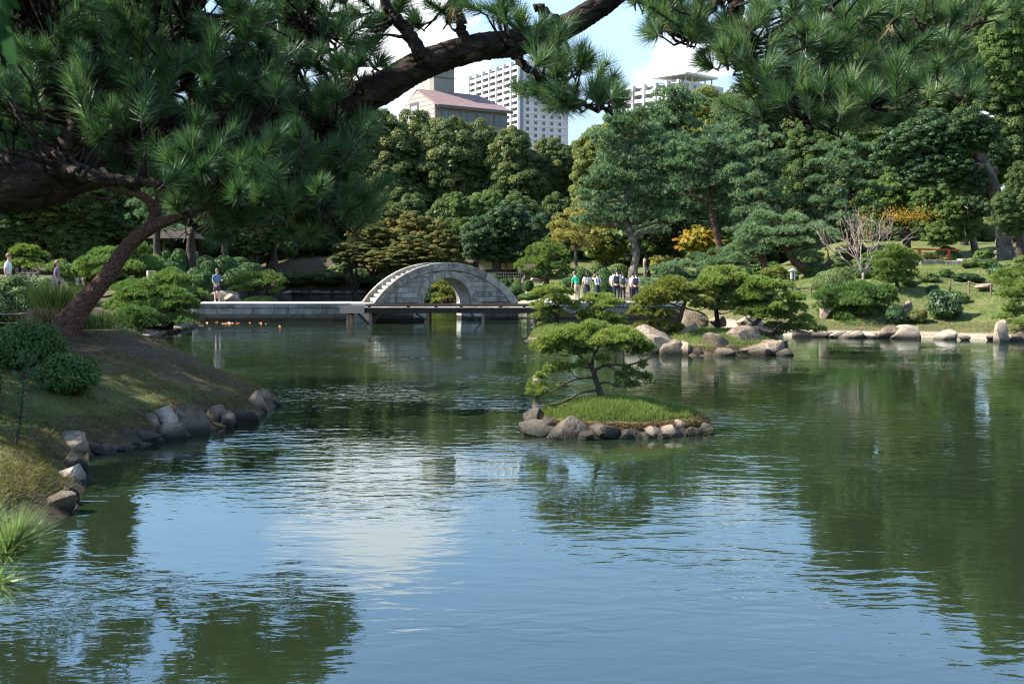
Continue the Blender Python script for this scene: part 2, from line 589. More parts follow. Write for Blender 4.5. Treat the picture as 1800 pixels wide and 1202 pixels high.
M['rock_dark'] = rough_mat('dark_shore_rock', [(.28, (.036, .03, .022)), (.5, (.085, .069, .051)), (.75, (.18, .148, .112))], scale=5, rough=.85, bump=.9, bscale=17, dist=.04, objrand=.3, wet=(.22, (.018, .017, .012)))
M['rock_pale'] = rough_mat('pale_granite_rock', [(.25, (.15, .118, .083)), (.5, (.28, .225, .165)), (.75, (.44, .365, .275))], scale=4.5, rough=.88, bump=.8, bscale=18, dist=.04, objrand=.3, wet=(.18, (.06, .05, .035)))
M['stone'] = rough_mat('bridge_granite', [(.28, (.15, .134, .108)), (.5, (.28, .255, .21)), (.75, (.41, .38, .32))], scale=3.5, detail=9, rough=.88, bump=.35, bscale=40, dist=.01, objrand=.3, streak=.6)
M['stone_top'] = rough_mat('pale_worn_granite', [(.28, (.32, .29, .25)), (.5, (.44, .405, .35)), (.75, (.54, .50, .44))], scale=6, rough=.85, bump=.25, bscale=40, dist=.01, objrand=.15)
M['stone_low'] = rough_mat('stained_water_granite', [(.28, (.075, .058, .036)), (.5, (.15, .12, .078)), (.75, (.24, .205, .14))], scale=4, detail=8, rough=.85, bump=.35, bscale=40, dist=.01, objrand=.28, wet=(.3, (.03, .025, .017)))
M['mortar'] = rough_mat('dark_joints', [(.3, (.035, .03, .025)), (.7, (.075, .066, .055))], scale=10, bump=.2)
M['timber'] = rough_mat('weathered_dark_timber', [(.3, (.02, .016, .013)), (.7, (.06, .048, .038))], scale=6, rough=.85, bump=.4, stretch=(1, 8, 8), objrand=.2)
M['timber_pale'] = rough_mat('weathered_deck_planks', [(.3, (.15, .125, .10)), (.7, (.32, .28, .23))], scale=6, rough=.85, bump=.4, stretch=(8, 1, 8), objrand=.3)
M['post_brown'] = rough_mat('brown_timber_post', [(.3, (.12, .075, .045)), (.7, (.26, .18, .115))], scale=7, rough=.85, bump=.3, objrand=.2)
M['red_paint'] = rough_mat('vermilion_paint', [(.3, (.20, .035, .018)), (.7, (.32, .06, .028))], scale=5, rough=.6, bump=.15)
# ------------------------------------------------------------------ terrain
SHORE = np.array([
    (-3.2, 5.0), W(-20, 985)[:2], W(40, 935)[:2], W(118, 905)[:2], W(140, 862)[:2], W(120, 822)[:2], W(165, 796)[:2], W(240, 784)[:2], W(330, 764)[:2],
    W(415, 741)[:2], W(468, 722)[:2], W(484, 710)[:2], (-5.3, 25.6), (-6.6, 27.5), (-8.6, 31), (-11, 36), (-13.2, 41), W(250, 600)[:2],
    W(300, 586)[:2], W(345, 573)[:2], (-17.6, 60), (-18.5, 66), (-20.5, 72), (-23, 80), (-27, 95), (-30, 110), (-27, 117), W(500, 517)[:2], W(640, 517)[:2],
    (-6, 116), (-1, 103), W(905, 536)[:2], W(990, 542)[:2], (5.5, 74), (6.2, 67), (8.8, 63.5), (9.5, 59), (10.6, 54), W(1380, 590)[:2], W(1470, 590)[:2],
    W(1550, 592)[:2], W(1640, 593)[:2], W(1720, 596)[:2], W(1800, 599)[:2], (24, 40), (28, 30), (30, 18), (26, 6), (15, 2.5), (3, 3.2)])


def sdist(x, y):
    """distance to the shore line, positive on land"""
    x, y = np.asarray(x, float), np.asarray(y, float)
    d2 = np.full(x.shape, 1e18)
    inside = np.zeros(x.shape, bool)
    n = len(SHORE)
    for i in range(n):
        (x0, y0), (x1, y1) = SHORE[i], SHORE[(i + 1) % n]
        ex, ey = x1 - x0, y1 - y0
        t = np.clip(((x - x0) * ex + (y - y0) * ey) / (ex * ex + ey * ey), 0, 1)
        d2 = np.minimum(d2, (x - x0 - t * ex) ** 2 + (y - y0 - t * ey) ** 2)
        if abs(ey) > 1e-9:
            inside ^= ((y0 > y) != (y1 > y)) & (x < x0 + ex * (y - y0) / ey)
    return np.where(inside, -1, 1) * np.sqrt(d2)


CTRL = np.array([P(110, 577, 24), P(0, 580, 24), P(180, 603, 23.5), P(250, 640, 23.2), P(330, 668, 23.4), P(400, 687, 23.8), P(0, 760, 16), P(100, 690, 19), P(0, 640, 20.5),
    P(180, 700, 19.5), P(250, 700, 20.5), P(60, 830, 14.5), (-12, 13, 1.5), (-15, 18, 2.0), (-20, 25, 2.1), (-14, 31, 1.8), (-17, 38, 1.7), (-18, 45, 1.5), (-25, 40, 2.0), (-40, 30, 3.0),
    (0, -2, 1.4), (-6, 2, 1.4), (7, -2, 1.4), (20, -6, 2),
    (-19, 52, 1.0), (-24, 55, 1.6), (-22, 66, 1.3), (-33, 70, 2.2), (-30, 88, 2.2), (-45, 60, 3), (-70, 90, 6),
    (-32, 122, 2.5), (-22, 130, 4.1), (-14, 131, 4.2), (-38, 130, 5), (-4, 128, 3.8), (-20, 160, 6), (-60, 150, 8),
    (2, 96, 1.5), (8, 88, 1.5), (9, 78, 1.3), (10, 70, 1.3), (6, 118, 2.4), (22, 110, 3.0), (0, 170, 5), (40, 160, 7), (14, 95, 2.0),
    P(1430, 522, 54), P(1500, 520, 53), P(1560, 500, 57), P(1600, 480, 61), P(1650, 466, 66), P(1790, 458, 66), P(1700, 540, 52), P(1760, 520, 53), P(1500, 485, 62),
    P(1640, 560, 49.5), P(1480, 560, 51),
    (32, 66, 4.0), (30, 52, 2.2), (34, 40, 2.0), (45, 80, 6), (30, 90, 5), (70, 60, 7), (34, 20, 2), (13, 66, 1.5), (15, 76, 2.0), (8.5, 65, 1.05), (20, 80, 3.0)])


def H(x, y):
    x, y = np.asarray(x, float), np.asarray(y, float)
    shp = x.shape
    x, y = x.ravel(), y.ravel()
    num = np.zeros_like(x)
    den = np.zeros_like(x)
    for cx, cy, cz in CTRL:
        w = 1.0 / ((x - cx) ** 2 + (y - cy) ** 2 + .6) ** 1.7
        num += w * cz
        den += w
    z = num / den
    d = sdist(x, y)
    wide = np.where((x < 0) & (y < 30), 2.6, 3.4)
    t = np.clip(d / wide, 0, 1)
    t = t * t * (3 - 2 * t)
    edge = .10
    land = edge + (z - edge) * t
    rim = np.clip((d - .12) / .5, 0, 1)
    land = land + np.where((x < -3) & (y < 29), .26, 0) * rim * rim * (3 - 2 * rim) * np.clip(1.6 - d / 2.2, 0, 1)
    bump = .05 * np.sin(x * 1.7 + 1.3 * np.sin(y * .9)) * np.sin(y * 1.9 + np.sin(x * 1.1)) + .02 * np.sin(x * 5.1 + y * 3.3) * np.sin(y * 4.7 - x * 2)
    land = land + bump * np.clip(d / 1.2, 0, 1)
    bed = np.maximum(-.9, .10 + d * 1.1)
    return np.where(d > 0, land, bed).reshape(shp)


def gz(x, y):
    return float(H(np.array([x]), np.array([y]))[0])


def graded(parts):
    out = []
    for a, b, s in parts:
        out.append(np.arange(a, b, s))
    return np.concatenate(out + [[parts[-1][1]]])


gx = graded([(-900, -200, 100), (-200, -60, 10), (-60, -16, 1.0), (-16, -3, .34), (-3, 6, .8), (6, 30, .65), (30, 60, 1.5), (60, 200, 10), (200, 900, 100)])
gy = graded([(-300, -20, 40), (-20, 6, 1.0), (6, 12, .3), (12, 28, .3), (28, 70, .6), (70, 140, 1.0), (140, 240, 8), (240, 1500, 90)])
GX, GY = np.meshgrid(gx, gy)
GZ = H(GX, GY)
gd = sdist(GX, GY)
idx = np.arange(GX.size).reshape(GX.shape)
gq = np.stack((idx[:-1, :-1], idx[:-1, 1:], idx[1:, 1:], idx[1:, :-1]), -1).reshape(-1, 4)
gm = MB().add(np.stack((GX, GY, GZ), -1).reshape(-1, 3), gq)


def ground_material():
    m, N, L = mat_new('lawn_soil_and_sand')
    out = N.new('ShaderNodeOutputMaterial')
    pb = N.new('ShaderNodeBsdfPrincipled')
    pb.inputs['Roughness'].default_value = .95
    pb.inputs['Specular IOR Level'].default_value = .1
    tc = N.new('ShaderNodeTexCoord')

    def nz(scale, detail=5, rough=.6):
        n = N.new('ShaderNodeTexNoise')
        n.inputs['Scale'].default_value = scale
        n.inputs['Detail'].default_value = detail
        n.inputs['Roughness'].default_value = rough
        L.new(tc.outputs['Object'], n.inputs['Vector'])
        return n.outputs['Fac']
    grass = ramp_node(N, [(.3, (.06, .075, .024)), (.5, (.105, .12, .04)), (.72, (.17, .17, .07))])
    L.new(nz(1.1, 8, .7), grass.inputs[0])
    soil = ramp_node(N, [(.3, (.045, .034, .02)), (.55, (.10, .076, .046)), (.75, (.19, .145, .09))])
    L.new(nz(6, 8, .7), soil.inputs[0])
    sand = ramp_node(N, [(.3, (.19, .145, .098)), (.55, (.33, .265, .19)), (.8, (.45, .38, .29))])
    L.new(nz(5, 8, .7), sand.inputs[0])

    def mix(a, b, f):
        x = N.new('ShaderNodeMix'); x.data_type = 'RGBA'
        L.new(f, x.inputs['Factor']); L.new(a, x.inputs['A']); L.new(b, x.inputs['B'])
        return x.outputs['Result']

    def attr(name, lo, hi, amp):
        a = N.new('ShaderNodeAttribute'); a.attribute_name = name
        ma = N.new('ShaderNodeMath'); ma.operation = 'MULTIPLY_ADD'
        L.new(nz(2.2, 7, .65), ma.inputs[0]); ma.inputs[1].default_value = amp
        L.new(a.outputs['Fac'], ma.inputs[2])
        mr = N.new('ShaderNodeMapRange')
        mr.inputs['From Min'].default_value = lo + amp * .5
        mr.inputs['From Max'].default_value = hi + amp * .5
        L.new(ma.outputs[0], mr.inputs['Value'])
        return mr.outputs[0]
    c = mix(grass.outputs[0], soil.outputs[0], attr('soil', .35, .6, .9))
    c = mix(c, sand.outputs[0], attr('sand', .4, .6, .5))
    L.new(c, pb.inputs['Base Color'])
    bp = N.new('ShaderNodeBump')
    bp.inputs['Strength'].default_value = .8
    bp.inputs['Distance'].default_value = .05
    L.new(nz(14, 7, .7), bp.inputs['Height'])
    L.new(bp.outputs[0], pb.inputs['Normal'])
    L.new(pb.outputs[0], out.inputs['Surface'])
    return m


M['ground'] = ground_material()
g_me = gm.mesh('ground', M['ground'], smooth=True)
soil = np.zeros(GX.shape)
soil += .34 * ((GX < -4) & (GY < 30))
soil += .62 * np.exp(-(((GX + 8.6) / 2.8) ** 2 + ((GY - 24.3) / 2.3) ** 2))                  # bare slope under the leaning pine
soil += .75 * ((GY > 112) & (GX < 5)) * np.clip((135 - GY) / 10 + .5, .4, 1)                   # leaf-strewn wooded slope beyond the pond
soil += .5 * ((GX < -16) & (GY > 26))
soil += .45 * (gd < .7) * (GX < 0)
soil += .30 * ((GX > 10) & (GY > 44) & (gd < 2.4)) + .2 * ((GX > 10) & (GY > 44) & (GY < 70))
soil = np.where(gd < 0.02, 1.0, soil)
sand = np.where((GX > 10.5) & (GY > 42) & (GY < 60), np.clip(1.2 - gd / 1.05, 0, 1), 0)
sand = np.maximum(sand, np.where((GX > -2) & (GX < 6) & (GY > 74) & (GY < 96), np.clip(1.3 - gd / 2.2, 0, 1), 0))
sand = np.where(gd < -.4, 0, sand)
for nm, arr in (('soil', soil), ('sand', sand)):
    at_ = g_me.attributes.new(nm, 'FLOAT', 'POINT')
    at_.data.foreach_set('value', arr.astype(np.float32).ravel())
ground = tag(link('ground', g_me), 'grassy banks and lawns round the garden pond', kind='structure')


# ------------------------------------------------------------------ water
def water_material():
    m, N, L = mat_new('green_pond_water')
    out = N.new('ShaderNodeOutputMaterial')
    tc = N.new('ShaderNodeTexCoord')

    def nz(scale, stretch, detail, rough=.5, dist=0.0, rot=0.0):
        mp = N.new('ShaderNodeMapping')
        mp.inputs['Scale'].default_value = stretch
        mp.inputs['Rotation'].default_value = (0, 0, rot)
        L.new(tc.outputs['Object'], mp.inputs['Vector'])
        n = N.new('ShaderNodeTexNoise')
        n.inputs['Scale'].default_value = scale
        n.inputs['Detail'].default_value = detail
        n.inputs['Roughness'].default_value = rough
        n.inputs['Distortion'].default_value = dist
        L.new(mp.outputs[0], n.inputs['Vector'])
        return n.outputs['Fac']

    def mth(op, a, b, c=None):
        n = N.new('ShaderNodeMath'); n.operation = op
        for k, v in enumerate((a, b, c)):
            if v is None:
                continue
            if isinstance(v, (int, float)):
                n.inputs[k].default_value = v
            else:
                L.new(v, n.inputs[k])
        return n.outputs[0]
    gust = N.new('ShaderNodeMapRange')
    gust.interpolation_type = 'SMOOTHSTEP'
    gust.inputs['From Min'].default_value = .42
    gust.inputs['From Max'].default_value = .62
    gust.inputs['To Min'].default_value = .26
    gust.inputs['To Max'].default_value = 1.0
    L.new(nz(.16, (1, 1.6, 1), 2), gust.inputs['Value'])
    ripple = nz(1.0, (1.9, 4.2, 1), 2, .5, .5, .10)        # wind ripples, crests across the view
    fine = nz(1.0, (6.0, 13.0, 1), 2, .5, .2, -.15)
    swell = nz(1.0, (.32, .62, 1), 1, .4, 0, .3)
    h = mth('ADD', mth('MULTIPLY', ripple, mth('MULTIPLY', gust.outputs[0], .0130)), mth('ADD', mth('MULTIPLY', mth('MULTIPLY', fine, gust.outputs[0]), .0021), mth('MULTIPLY', swell, .007)))
    bp = N.new('ShaderNodeBump')
    bp.inputs['Strength'].default_value = 1.0
    bp.inputs['Distance'].default_value = 1.0
    L.new(h, bp.inputs['Height'])
    body = N.new('ShaderNodeBsdfDiffuse')
    rp = ramp_node(N, [(.3, (.0125, .0205, .0085)), (.7, (.019, .028, .013))])
    L.new(nz(.12, (1, 1, 1), 3), rp.inputs[0])
    L.new(rp.outputs[0], body.inputs['Color'])
    gl = N.new('ShaderNodeBsdfGlossy')
    gl.inputs['Roughness'].default_value = .012
    gl.inputs['Color'].default_value = (.84, .95, 1, 1)
    L.new(bp.outputs[0], gl.inputs['Normal'])
    fr = N.new('ShaderNodeFresnel')
    fr.inputs['IOR'].default_value = 2.0
    L.new(bp.outputs[0], fr.inputs['Normal'])
    ms = N.new('ShaderNodeMixShader')
    L.new(fr.outputs[0], ms.inputs[0])
    L.new(body.outputs[0], ms.inputs[1])
    L.new(gl.outputs[0], ms.inputs[2])
    L.new(ms.outputs[0], out.inputs['Surface'])
    return m


M['water'] = water_material()
wx, wy = np.linspace(-40, 40, 41), np.linspace(1, 131, 66)
WX, WY = np.meshgrid(wx, wy)
widx = np.arange(WX.size).reshape(WX.shape)
wq = np.stack((widx[:-1, :-1], widx[:-1, 1:], widx[1:, 1:], widx[1:, :-1]), -1).reshape(-1, 4)
tag(MB().add(np.stack((WX, WY, WX * 0), -1).reshape(-1, 3), wq).build('pond_water', M['water'], smooth=True), 'green rippled pond water mirroring sky and trees', kind='structure')


# ------------------------------------------------------------------ rocks
def rock_mesh(seed, size, mat, blocky=.35, name='rock', sub=3):
    """angular boulder: a sphere cut by random planes, then roughened"""
    rng = np.random.default_rng(seed)
    bm = bmesh.new()
    bmesh.ops.create_icosphere(bm, subdivisions=sub, radius=1.0)
    v = np.array([q.co[:] for q in bm.verts])
    for _ in range(15):
        n = rdirs(1, rng)[0]
        c = rng.uniform(.42, .74)
        s = v @ n
        v = v - np.outer(np.maximum(s - c, 0) * (1 - .08), n)
    ph = rng.uniform(0, 6, 6)
    nn = np.sin(v[:, 0] * 3.1 + ph[0]) * np.sin(v[:, 1] * 3.7 + ph[1]) + .6 * np.sin(v[:, 2] * 5.3 + ph[2]) * np.sin(v[:, 0] * 6.1 + ph[3]) + .35 * np.sin(v[:, 1] * 11 + ph[4]) * np.sin(v[:, 2] * 10 + v[:, 0] * 7 + ph[5])
    v = v * (1 + .035 * nn)[:, None] + rng.normal(0, .010, v.shape)
    lo, hi = v.min(0), v.max(0)
    v = (v - (lo + hi) / 2) / (hi - lo)                # unit box
    v = v * np.array(size)
    for q, c in zip(bm.verts, v):
        q.co = c
    me = bpy.data.meshes.new(name)
    bm.to_mesh(me)
    bm.free()
    me.polygons.foreach_set('use_smooth', np.ones(len(me.polygons), bool))
    me.materials.append(mat)
    me.set_sharp_from_angle(angle=math.radians(34))
    return me


def rock_px(seed, px, py, wpx, hpx, D, mat, label, group, depth=None, sink=.3, name='rock', rz=None):
    """boulder whose visible part is centred at (px, py), wpx by hpx photograph pixels, D metres out"""
    c = P(px, py, D)
    w, h = PX(wpx, D), PX(hpx, D)
    dp = depth if depth else w * .8
    hh = h * (1 + sink)
    w *= 1.12
    me = rock_mesh(seed, (w * 1.04, dp, hh), mat, name=name, sub=2 if (wpx < 26 or D > 60) else 3)
    o = link(name, me, None, (c[0], c[1] + dp * .25, c[2] - h * sink * .5))
    rng = np.random.default_rng(seed + 5)
    o.rotation_euler = (rng.uniform(-.12, .12), rng.uniform(-.1, .1), rng.uniform(-.25, .25) if rz is None else rz)
    return tag(o, label, 'rock', group)


ORD = ['first', 'second', 'third', 'fourth', 'fifth', 'sixth', 'seventh', 'eighth', 'ninth', 'tenth', 'eleventh', 'twelfth', 'thirteenth', 'fourteenth', 'fifteenth', 'sixteenth', 'seventeenth', 'eighteenth', 'nineteenth', 'twentieth', 'twenty-first', 'twenty-second', 'twenty-third', 'twenty-fourth', 'twenty-fifth', 'twenty-sixth', 'twenty-seventh', 'twenty-eighth']
R, RD, RP = M['rock'], M['rock_dark'], M['rock_pale']
# left bank: from the tip towards the camera
left_rocks = [(479, 708, 24, 12, 714, RD, 'low dark reddish'),
    (464, 696, 24, 34, 713, R, 'steep grey'),
    (446, 706, 46, 40, 726, R, 'smooth tan'),
    (427, 734, 44, 24, 746, RD, 'dark low'),
    (397, 736, 26, 32, 752, R, 'small brown'),
    (371, 730, 46, 42, 751, R, 'rounded brown'),
    (332, 738, 56, 52, 764, R, 'tall grey pointed'),
    (295, 757, 44, 34, 774, R, 'wedge grey'),
    (289, 733, 46, 40, 766, RP, 'pale flat-topped'),
    (262, 742, 36, 34, 770, R, 'tan'),
    (250, 770, 48, 24, 782, RD, 'broad dark'),
    (214, 768, 30, 32, 784, RD, 'dark upright'),
    (191, 760, 32, 46, 783, RP, 'pale leaning'),
    (180, 791, 46, 16, 799, RD, 'flat dark'),
    (218, 790, 26, 9, 794, R, 'small flat'),
    (107, 784, 72, 44, 806, RP, 'long pale'),
    (122, 812, 46, 36, 830, R, 'brown'),
    (113, 838, 62, 36, 856, RP, 'pale sloping'),
    (146, 842, 36, 12, 848, R, 'thin flat'),
    (122, 870, 26, 34, 887, RD, 'narrow dark'),
    (97, 888, 54, 40, 908, R, 'reddish squared'),
    (57, 899, 38, 26, 912, RD, 'small dark'),
    (14, 884, 66, 52, 910, RP, 'big smooth pale')]
for i, (px, py, w, h, wl_, m, look) in enumerate(left_rocks):
    D = W(px, wl_)[1] + .1
    rock_px(100 + i, px, py, w * .98, h * .95, D, m, f'{look} rock edging the near bank, {ORD[i]} from the grassy tip', 'rocks edging the near bank', sink=.9, depth=PX(w, D) * 1.1)
fill_r = [(455, 719, 20, 14, 724), (412, 744, 22, 14, 748), (384, 748, 24, 14, 753), (350, 754, 26, 20, 761), (312, 768, 22, 14, 772), (272, 775, 24, 16, 780), (232, 780, 22, 14, 786), (203, 788, 22, 14, 790), (160, 786, 34, 22, 797), (150, 803, 22, 14, 808), (136, 822, 24, 18, 828), (90, 812, 34, 26, 822), (84, 856, 36, 28, 868), (136, 852, 22, 14, 858), (128, 884, 22, 18, 892), (76, 908, 26, 16, 915), (34, 908, 28, 20, 918), (60, 872, 34, 24, 884)]
for i, (px, py, w, h, wl_) in enumerate(fill_r):
    D = W(px, wl_)[1] + .1
    rock_px(150 + i, px, py, w * 1.15, h * 1.2, D, (R, RD, R)[i % 3], f'{ORD[i]} small filler stone wedged between the near bank rocks, counting from the tip', 'small stones of the near bank', sink=.9, depth=PX(w, D) * 1.1)
isl_rocks = [(940, 727, 26, 32, 20.6, RD, 'upright dark rock at the near end under the pine branch'), (955, 750, 56, 24, 20.0, RD, 'flat black rock'), (1006, 746, 74, 42, 19.7, RD, 'largest dark boulder'), (1046, 756, 34, 24, 19.7, RD, 'small dark rock in a cleft'),
    (1074, 754, 50, 32, 19.6, RD, 'dark craggy rock'), (1120, 758, 38, 20, 19.6, RD, 'brown low rock'), (1152, 756, 32, 26, 19.7, RP, 'pale cracked rock'), (1181, 753, 30, 25, 19.8, RP, 'pale squared rock'),
    (1204, 754, 36, 24, 20.0, R, 'brown sloping rock'), (1236, 748, 30, 20, 20.3, RD, 'dark end rock in the water')]
for i, (px, py, w, h, D, m, look) in enumerate(isl_rocks):
    w, h = w * 1.3, h * .74
    m = RD if m is R else m
    rock_px(200 + i, px, py + 3, w, h, D, m, f'{look} of the small pine islet', 'rocks round the small pine islet', sink=1.0, depth=PX(w, D) * 1.2)
for i, (px, py, w, h, D, m) in enumerate([(968, 741, 30, 20, 20.2, RD), (1030, 765, 26, 12, 19.4, RD), (1056, 742, 26, 18, 20.0, R), (1098, 764, 24, 13, 19.5, RD), (1136, 766, 22, 10, 19.5, R), (1137, 748, 24, 16, 19.9, RD), (1168, 766, 20, 9, 19.5, RD), (1194, 744, 22, 14, 20.1, R), (1222, 757, 26, 13, 19.9, RD), (985, 764, 24, 10, 19.5, RD), (1248, 755, 16, 8, 20.1, RD)]):
    rock_px(220 + i, px, py, w, h, D, m, f'{ORD[i]} low wet stone in the gaps of the small pine islet edge', 'gap stones of the small pine islet', sink=1.1, depth=PX(w, D) * 1.3)
rock_px(215, 946, 666, 18, 16, 26.5, R, 'small pale rock standing in the pond beyond the islet pine', None, sink=.9)
isl2 = [(1144, 597, 68, 52, 38.3, R, 'big humped boulder'), (1188, 610, 44, 28, 38, R, 'brown rock beside the humped boulder'), (1206, 612, 22, 24, 37.9, R, 'small tan rock'), (1228, 617, 30, 14, 37.8, RD, 'low black rock'),
    (1243, 615, 16, 22, 37.8, R, 'little upright rock'), (1264, 603, 42, 36, 37.9, R, 'round grey boulder'), (1275, 619, 28, 14, 37.5, R, 'flat grey stone'), (1308, 592, 60, 38, 38.4, R, 'great slanting boulder'),
    (1318, 611, 92, 30, 38.0, R, 'long earthy rock'), (1340, 619, 34, 14, 37.4, RD, 'dark low rock'), (1362, 610, 28, 26, 38, R, 'tan sloping rock'), (1377, 606, 18, 20, 38.6, RD, 'dark rock behind'), (1381, 619, 28, 12, 37.6, RD, 'flat end rock'),
    (1218, 557, 40, 26, 40.5, RP, 'sunlit pale rock under the branches'), (1210, 578, 44, 22, 39.2, R, 'brown ledge rock'), (1336, 576, 66, 20, 40.2, RP, 'sunlit flat rock behind the trunk'), (1320, 565, 36, 18, 41, RP, 'pale far rock'), (1262, 560, 24, 12, 40.8, RP, 'small pale stone')]
for i, (px, py, w, h, D, m, look) in enumerate(isl2):
    rock_px(240 + i, px, py, w * 1.15, h, D, m, f'{look} of the rocky pine island', 'rocks of the rocky pine island', sink=.9)
rock_px(280, 942, 598, 38, 12, 45, RP, 'low pale rock at the tip of the grassy islet', None, sink=.8)
rock_px(281, 1088, 594, 22, 10, 45, RD, 'dark rock half sunk between the two islands', None, sink=.8)
rock_px(282, 1052, 589, 34, 14, 45.5, R, 'brown rock behind the islet pine crown', None, sink=.6)
shore_r = [(1415, 583, 26, 16, 49.5, R, 'grey low'), (1437, 582, 24, 18, 49.3, R, 'grey wedge'), (1452, 585, 18, 12, 48.9, R, 'small tan round'), (1474, 586, 26, 11, 48.8, RP, 'pale flat'), (1492, 586, 20, 13, 48.7, RP, 'pale rounded'), (1508, 586, 18, 14, 48.7, RP, 'pale lumpy'),
    (1531, 587, 30, 12, 48.5, RP, 'ochre low'), (1565, 581, 28, 25, 48.6, R, 'squared grey block'), (1597, 581, 42, 26, 48.4, R, 'brown sloping'), (1624, 578, 22, 18, 48.8, R, 'small earthy'), (1650, 577, 26, 20, 48.6, RP, 'pale tilted'), (1664, 587, 30, 16, 47.9, RP, 'pale front'),
    (1698, 592, 16, 9, 47.3, R, 'little dark'), (1722, 583, 26, 12, 47.9, RP, 'pale mound'), (1738, 580, 28, 16, 48, RP, 'hollowed pale'), (1747, 592, 16, 9, 47, R, 'small sunken'), (1763, 582, 21, 36, 46.9, RP, 'tall standing pale'), (1792, 590, 34, 18, 46.3, R, 'brown slab')]
for i, (px, py, w, h, D, m, look) in enumerate(shore_r):
    D = W(px, py + h / 2 + 2)[1] + .15
    rock_px(300 + i, px, py + 1, w * 1.35, h * (1.2 if 'standing' in look else .85), D, m, f'{look} rock on the sunny sandy shore, {ORD[i]} from the rocky island', 'rocks along the sandy shore', sink=.8, rz=(.05 if 'standing' in look or 'block' in look else None))
rock_px(330, 1453, 538, 20, 34, 51, RP, 'pinkish upright stone on the slope above the sandy shore', None, sink=.3)
rock_px(331, 1597, 542, 15, 30, 51, R, 'narrow grey standing stone beside the glossy bush', None, sink=.3)
rock_px(332, 1732, 502, 30, 8, 56, RP, 'flat pale stone by the low rope fence', None, sink=.4)
rock_px(333, 388, 518, 54, 16, 74, R, 'flat grey rock behind the man on the causeway', None, sink=.5)
rock_px(334, 408, 523, 26, 14, 71, R, 'dark rock at the edge of the far islet', None, sink=.5)
far_r = [(505, 514), (522, 514), (540, 515), (556, 514), (575, 515), (596, 514), (615, 515), (632, 514)]
for i, (px, py) in enumerate(far_r):
    rock_px(340 + i, px, py, 17, 7, 117, RP if i % 3 == 0 else R, f'{ORD[i]} edge stone of the shaded far shore, counting towards the bridge', 'edge stones of the shaded far shore', sink=.5)

# ------------------------------------------------------------------ islets
def mound(name, D, px0, px1, depth, top, label, seed, power=1.0, soilrim=.7, topx=None):
    """low grassed island of earth; returns a height function for planting"""
    a, b = P(px0, 600, D), P(px1, 600, D)
    cx, rx = (a[0] + b[0]) / 2, (b[0] - a[0]) / 2
    tx = 0 if topx is None else (P(topx, 600, D)[0] - cx) / rx
    ph = np.random.default_rng(seed).uniform(0, 6, 4)

    def hf(x, y):
        u, v = (np.asarray(x) - cx) / rx, (np.asarray(y) - D) / depth
        u2 = u - tx * (1 - u * u)
        r2 = u2 * u2 + v * v + .06 * np.sin(5 * u + ph[0]) * np.sin(4 * v + ph[1])
        k = np.clip(1 - r2, -.6, 1)
        return np.where(k > 0, .08 + (top - .08) * np.abs(k) ** power, .08 + k * .9) + .018 * np.sin(x * 9 + ph[2]) * np.sin(y * 8 + ph[3])
    n = 60
    X, Y = np.meshgrid(np.linspace(cx - rx * 1.15, cx + rx * 1.15, n), np.linspace(D - depth * 1.15, D + depth * 1.15, n))
    Z = hf(X, Y)
    i = np.arange(n * n).reshape(n, n)
    q = np.stack((i[:-1, :-1], i[:-1, 1:], i[1:, 1:], i[1:, :-1]), -1).reshape(-1, 4)
    me = MB().add(np.stack((X, Y, Z), -1).reshape(-1, 3), q).mesh(name, M['ground'], smooth=True)
    so = np.clip(1.35 - (Z - .05) / (top * .36), 0, 1) * soilrim
    for nm, arr in (('soil', so), ('sand', so * 0)):
        me.attributes.new(nm, 'FLOAT', 'POINT').data.foreach_set('value', arr.astype(np.float32).ravel())
    tag(link(name, me), label, kind='structure')
    return hf, (cx, rx, D, depth, top)


H1, I1 = mound('islet', 20.9, 934, 1244, 1.05, .52, 'small humped grassy islet with a low pine', 1, .62, 1.0, 1075)
H2, I2 = mound('rocky_island', 39.6, 1125, 1385, 1.9, .78, 'rocky grassy island carrying spreading pines', 2, .6, .8, 1250)
H3, I3 = mound('grassy_islet', 46.2, 928, 1085, 1.5, .62, 'low grassy islet behind the small pine islet', 3, .7, .5, 990)
H4, I4 = mound('far_islet', 72.5, 402, 500, 1.9, .95, 'little grassy islet behind the causeway with a rounded pine', 4, .7, .4, 460)


def blades(name, pts, L, width, rng, mat, label, lean=.35, tint=None, slope=None):
    n = len(pts)
    d = unit(np.stack((rng.normal(0, lean, n), rng.normal(0, lean, n), np.ones(n)), 1) + (0 if slope is None else slope))
    mb = MB()
    needles(mb, pts, d, L * rng.uniform(.5, 1.15, n), width, rng, np.clip(rng.normal(.5, .2, n) if tint is None else tint, 0, 1))
    return tag(mb.build(name, mat), label, 'grass', kind='stuff')


def islet_grass(hf, info, n, L, width, zmin, label, seed, mat='grass', dry=True):
    rng = np.random.default_rng(seed)
    cx, rx, D, dp, top = info
    x = rng.uniform(cx - rx, cx + rx, n * 2)
    y = rng.uniform(D - dp, D + dp, n * 2)
    z = hf(x, y)
    k = (z > zmin)
    x, y, z = x[k][:n], y[k][:n], z[k][:n]
    blades('grass', np.stack((x, y, z - .01), 1), L, width, rng, M[mat], label)
    if dry:
        x = rng.uniform(cx - rx, cx + rx, n)
        y = rng.uniform(D - dp, D, n)
        z = hf(x, y)
        k = (z > .10) & (z < zmin * .95)
        p = np.stack((x[k], y[k], z[k] - .01), 1)
        d = np.zeros((len(p), 3)); d[:, 1] = -.9; d[:, 2] = -.5
        blades('straw', p, L * 1.1, width, rng, M['straw'], 'dry straw hanging over the rocks of ' + label.split(' on ')[1], .6, slope=d)


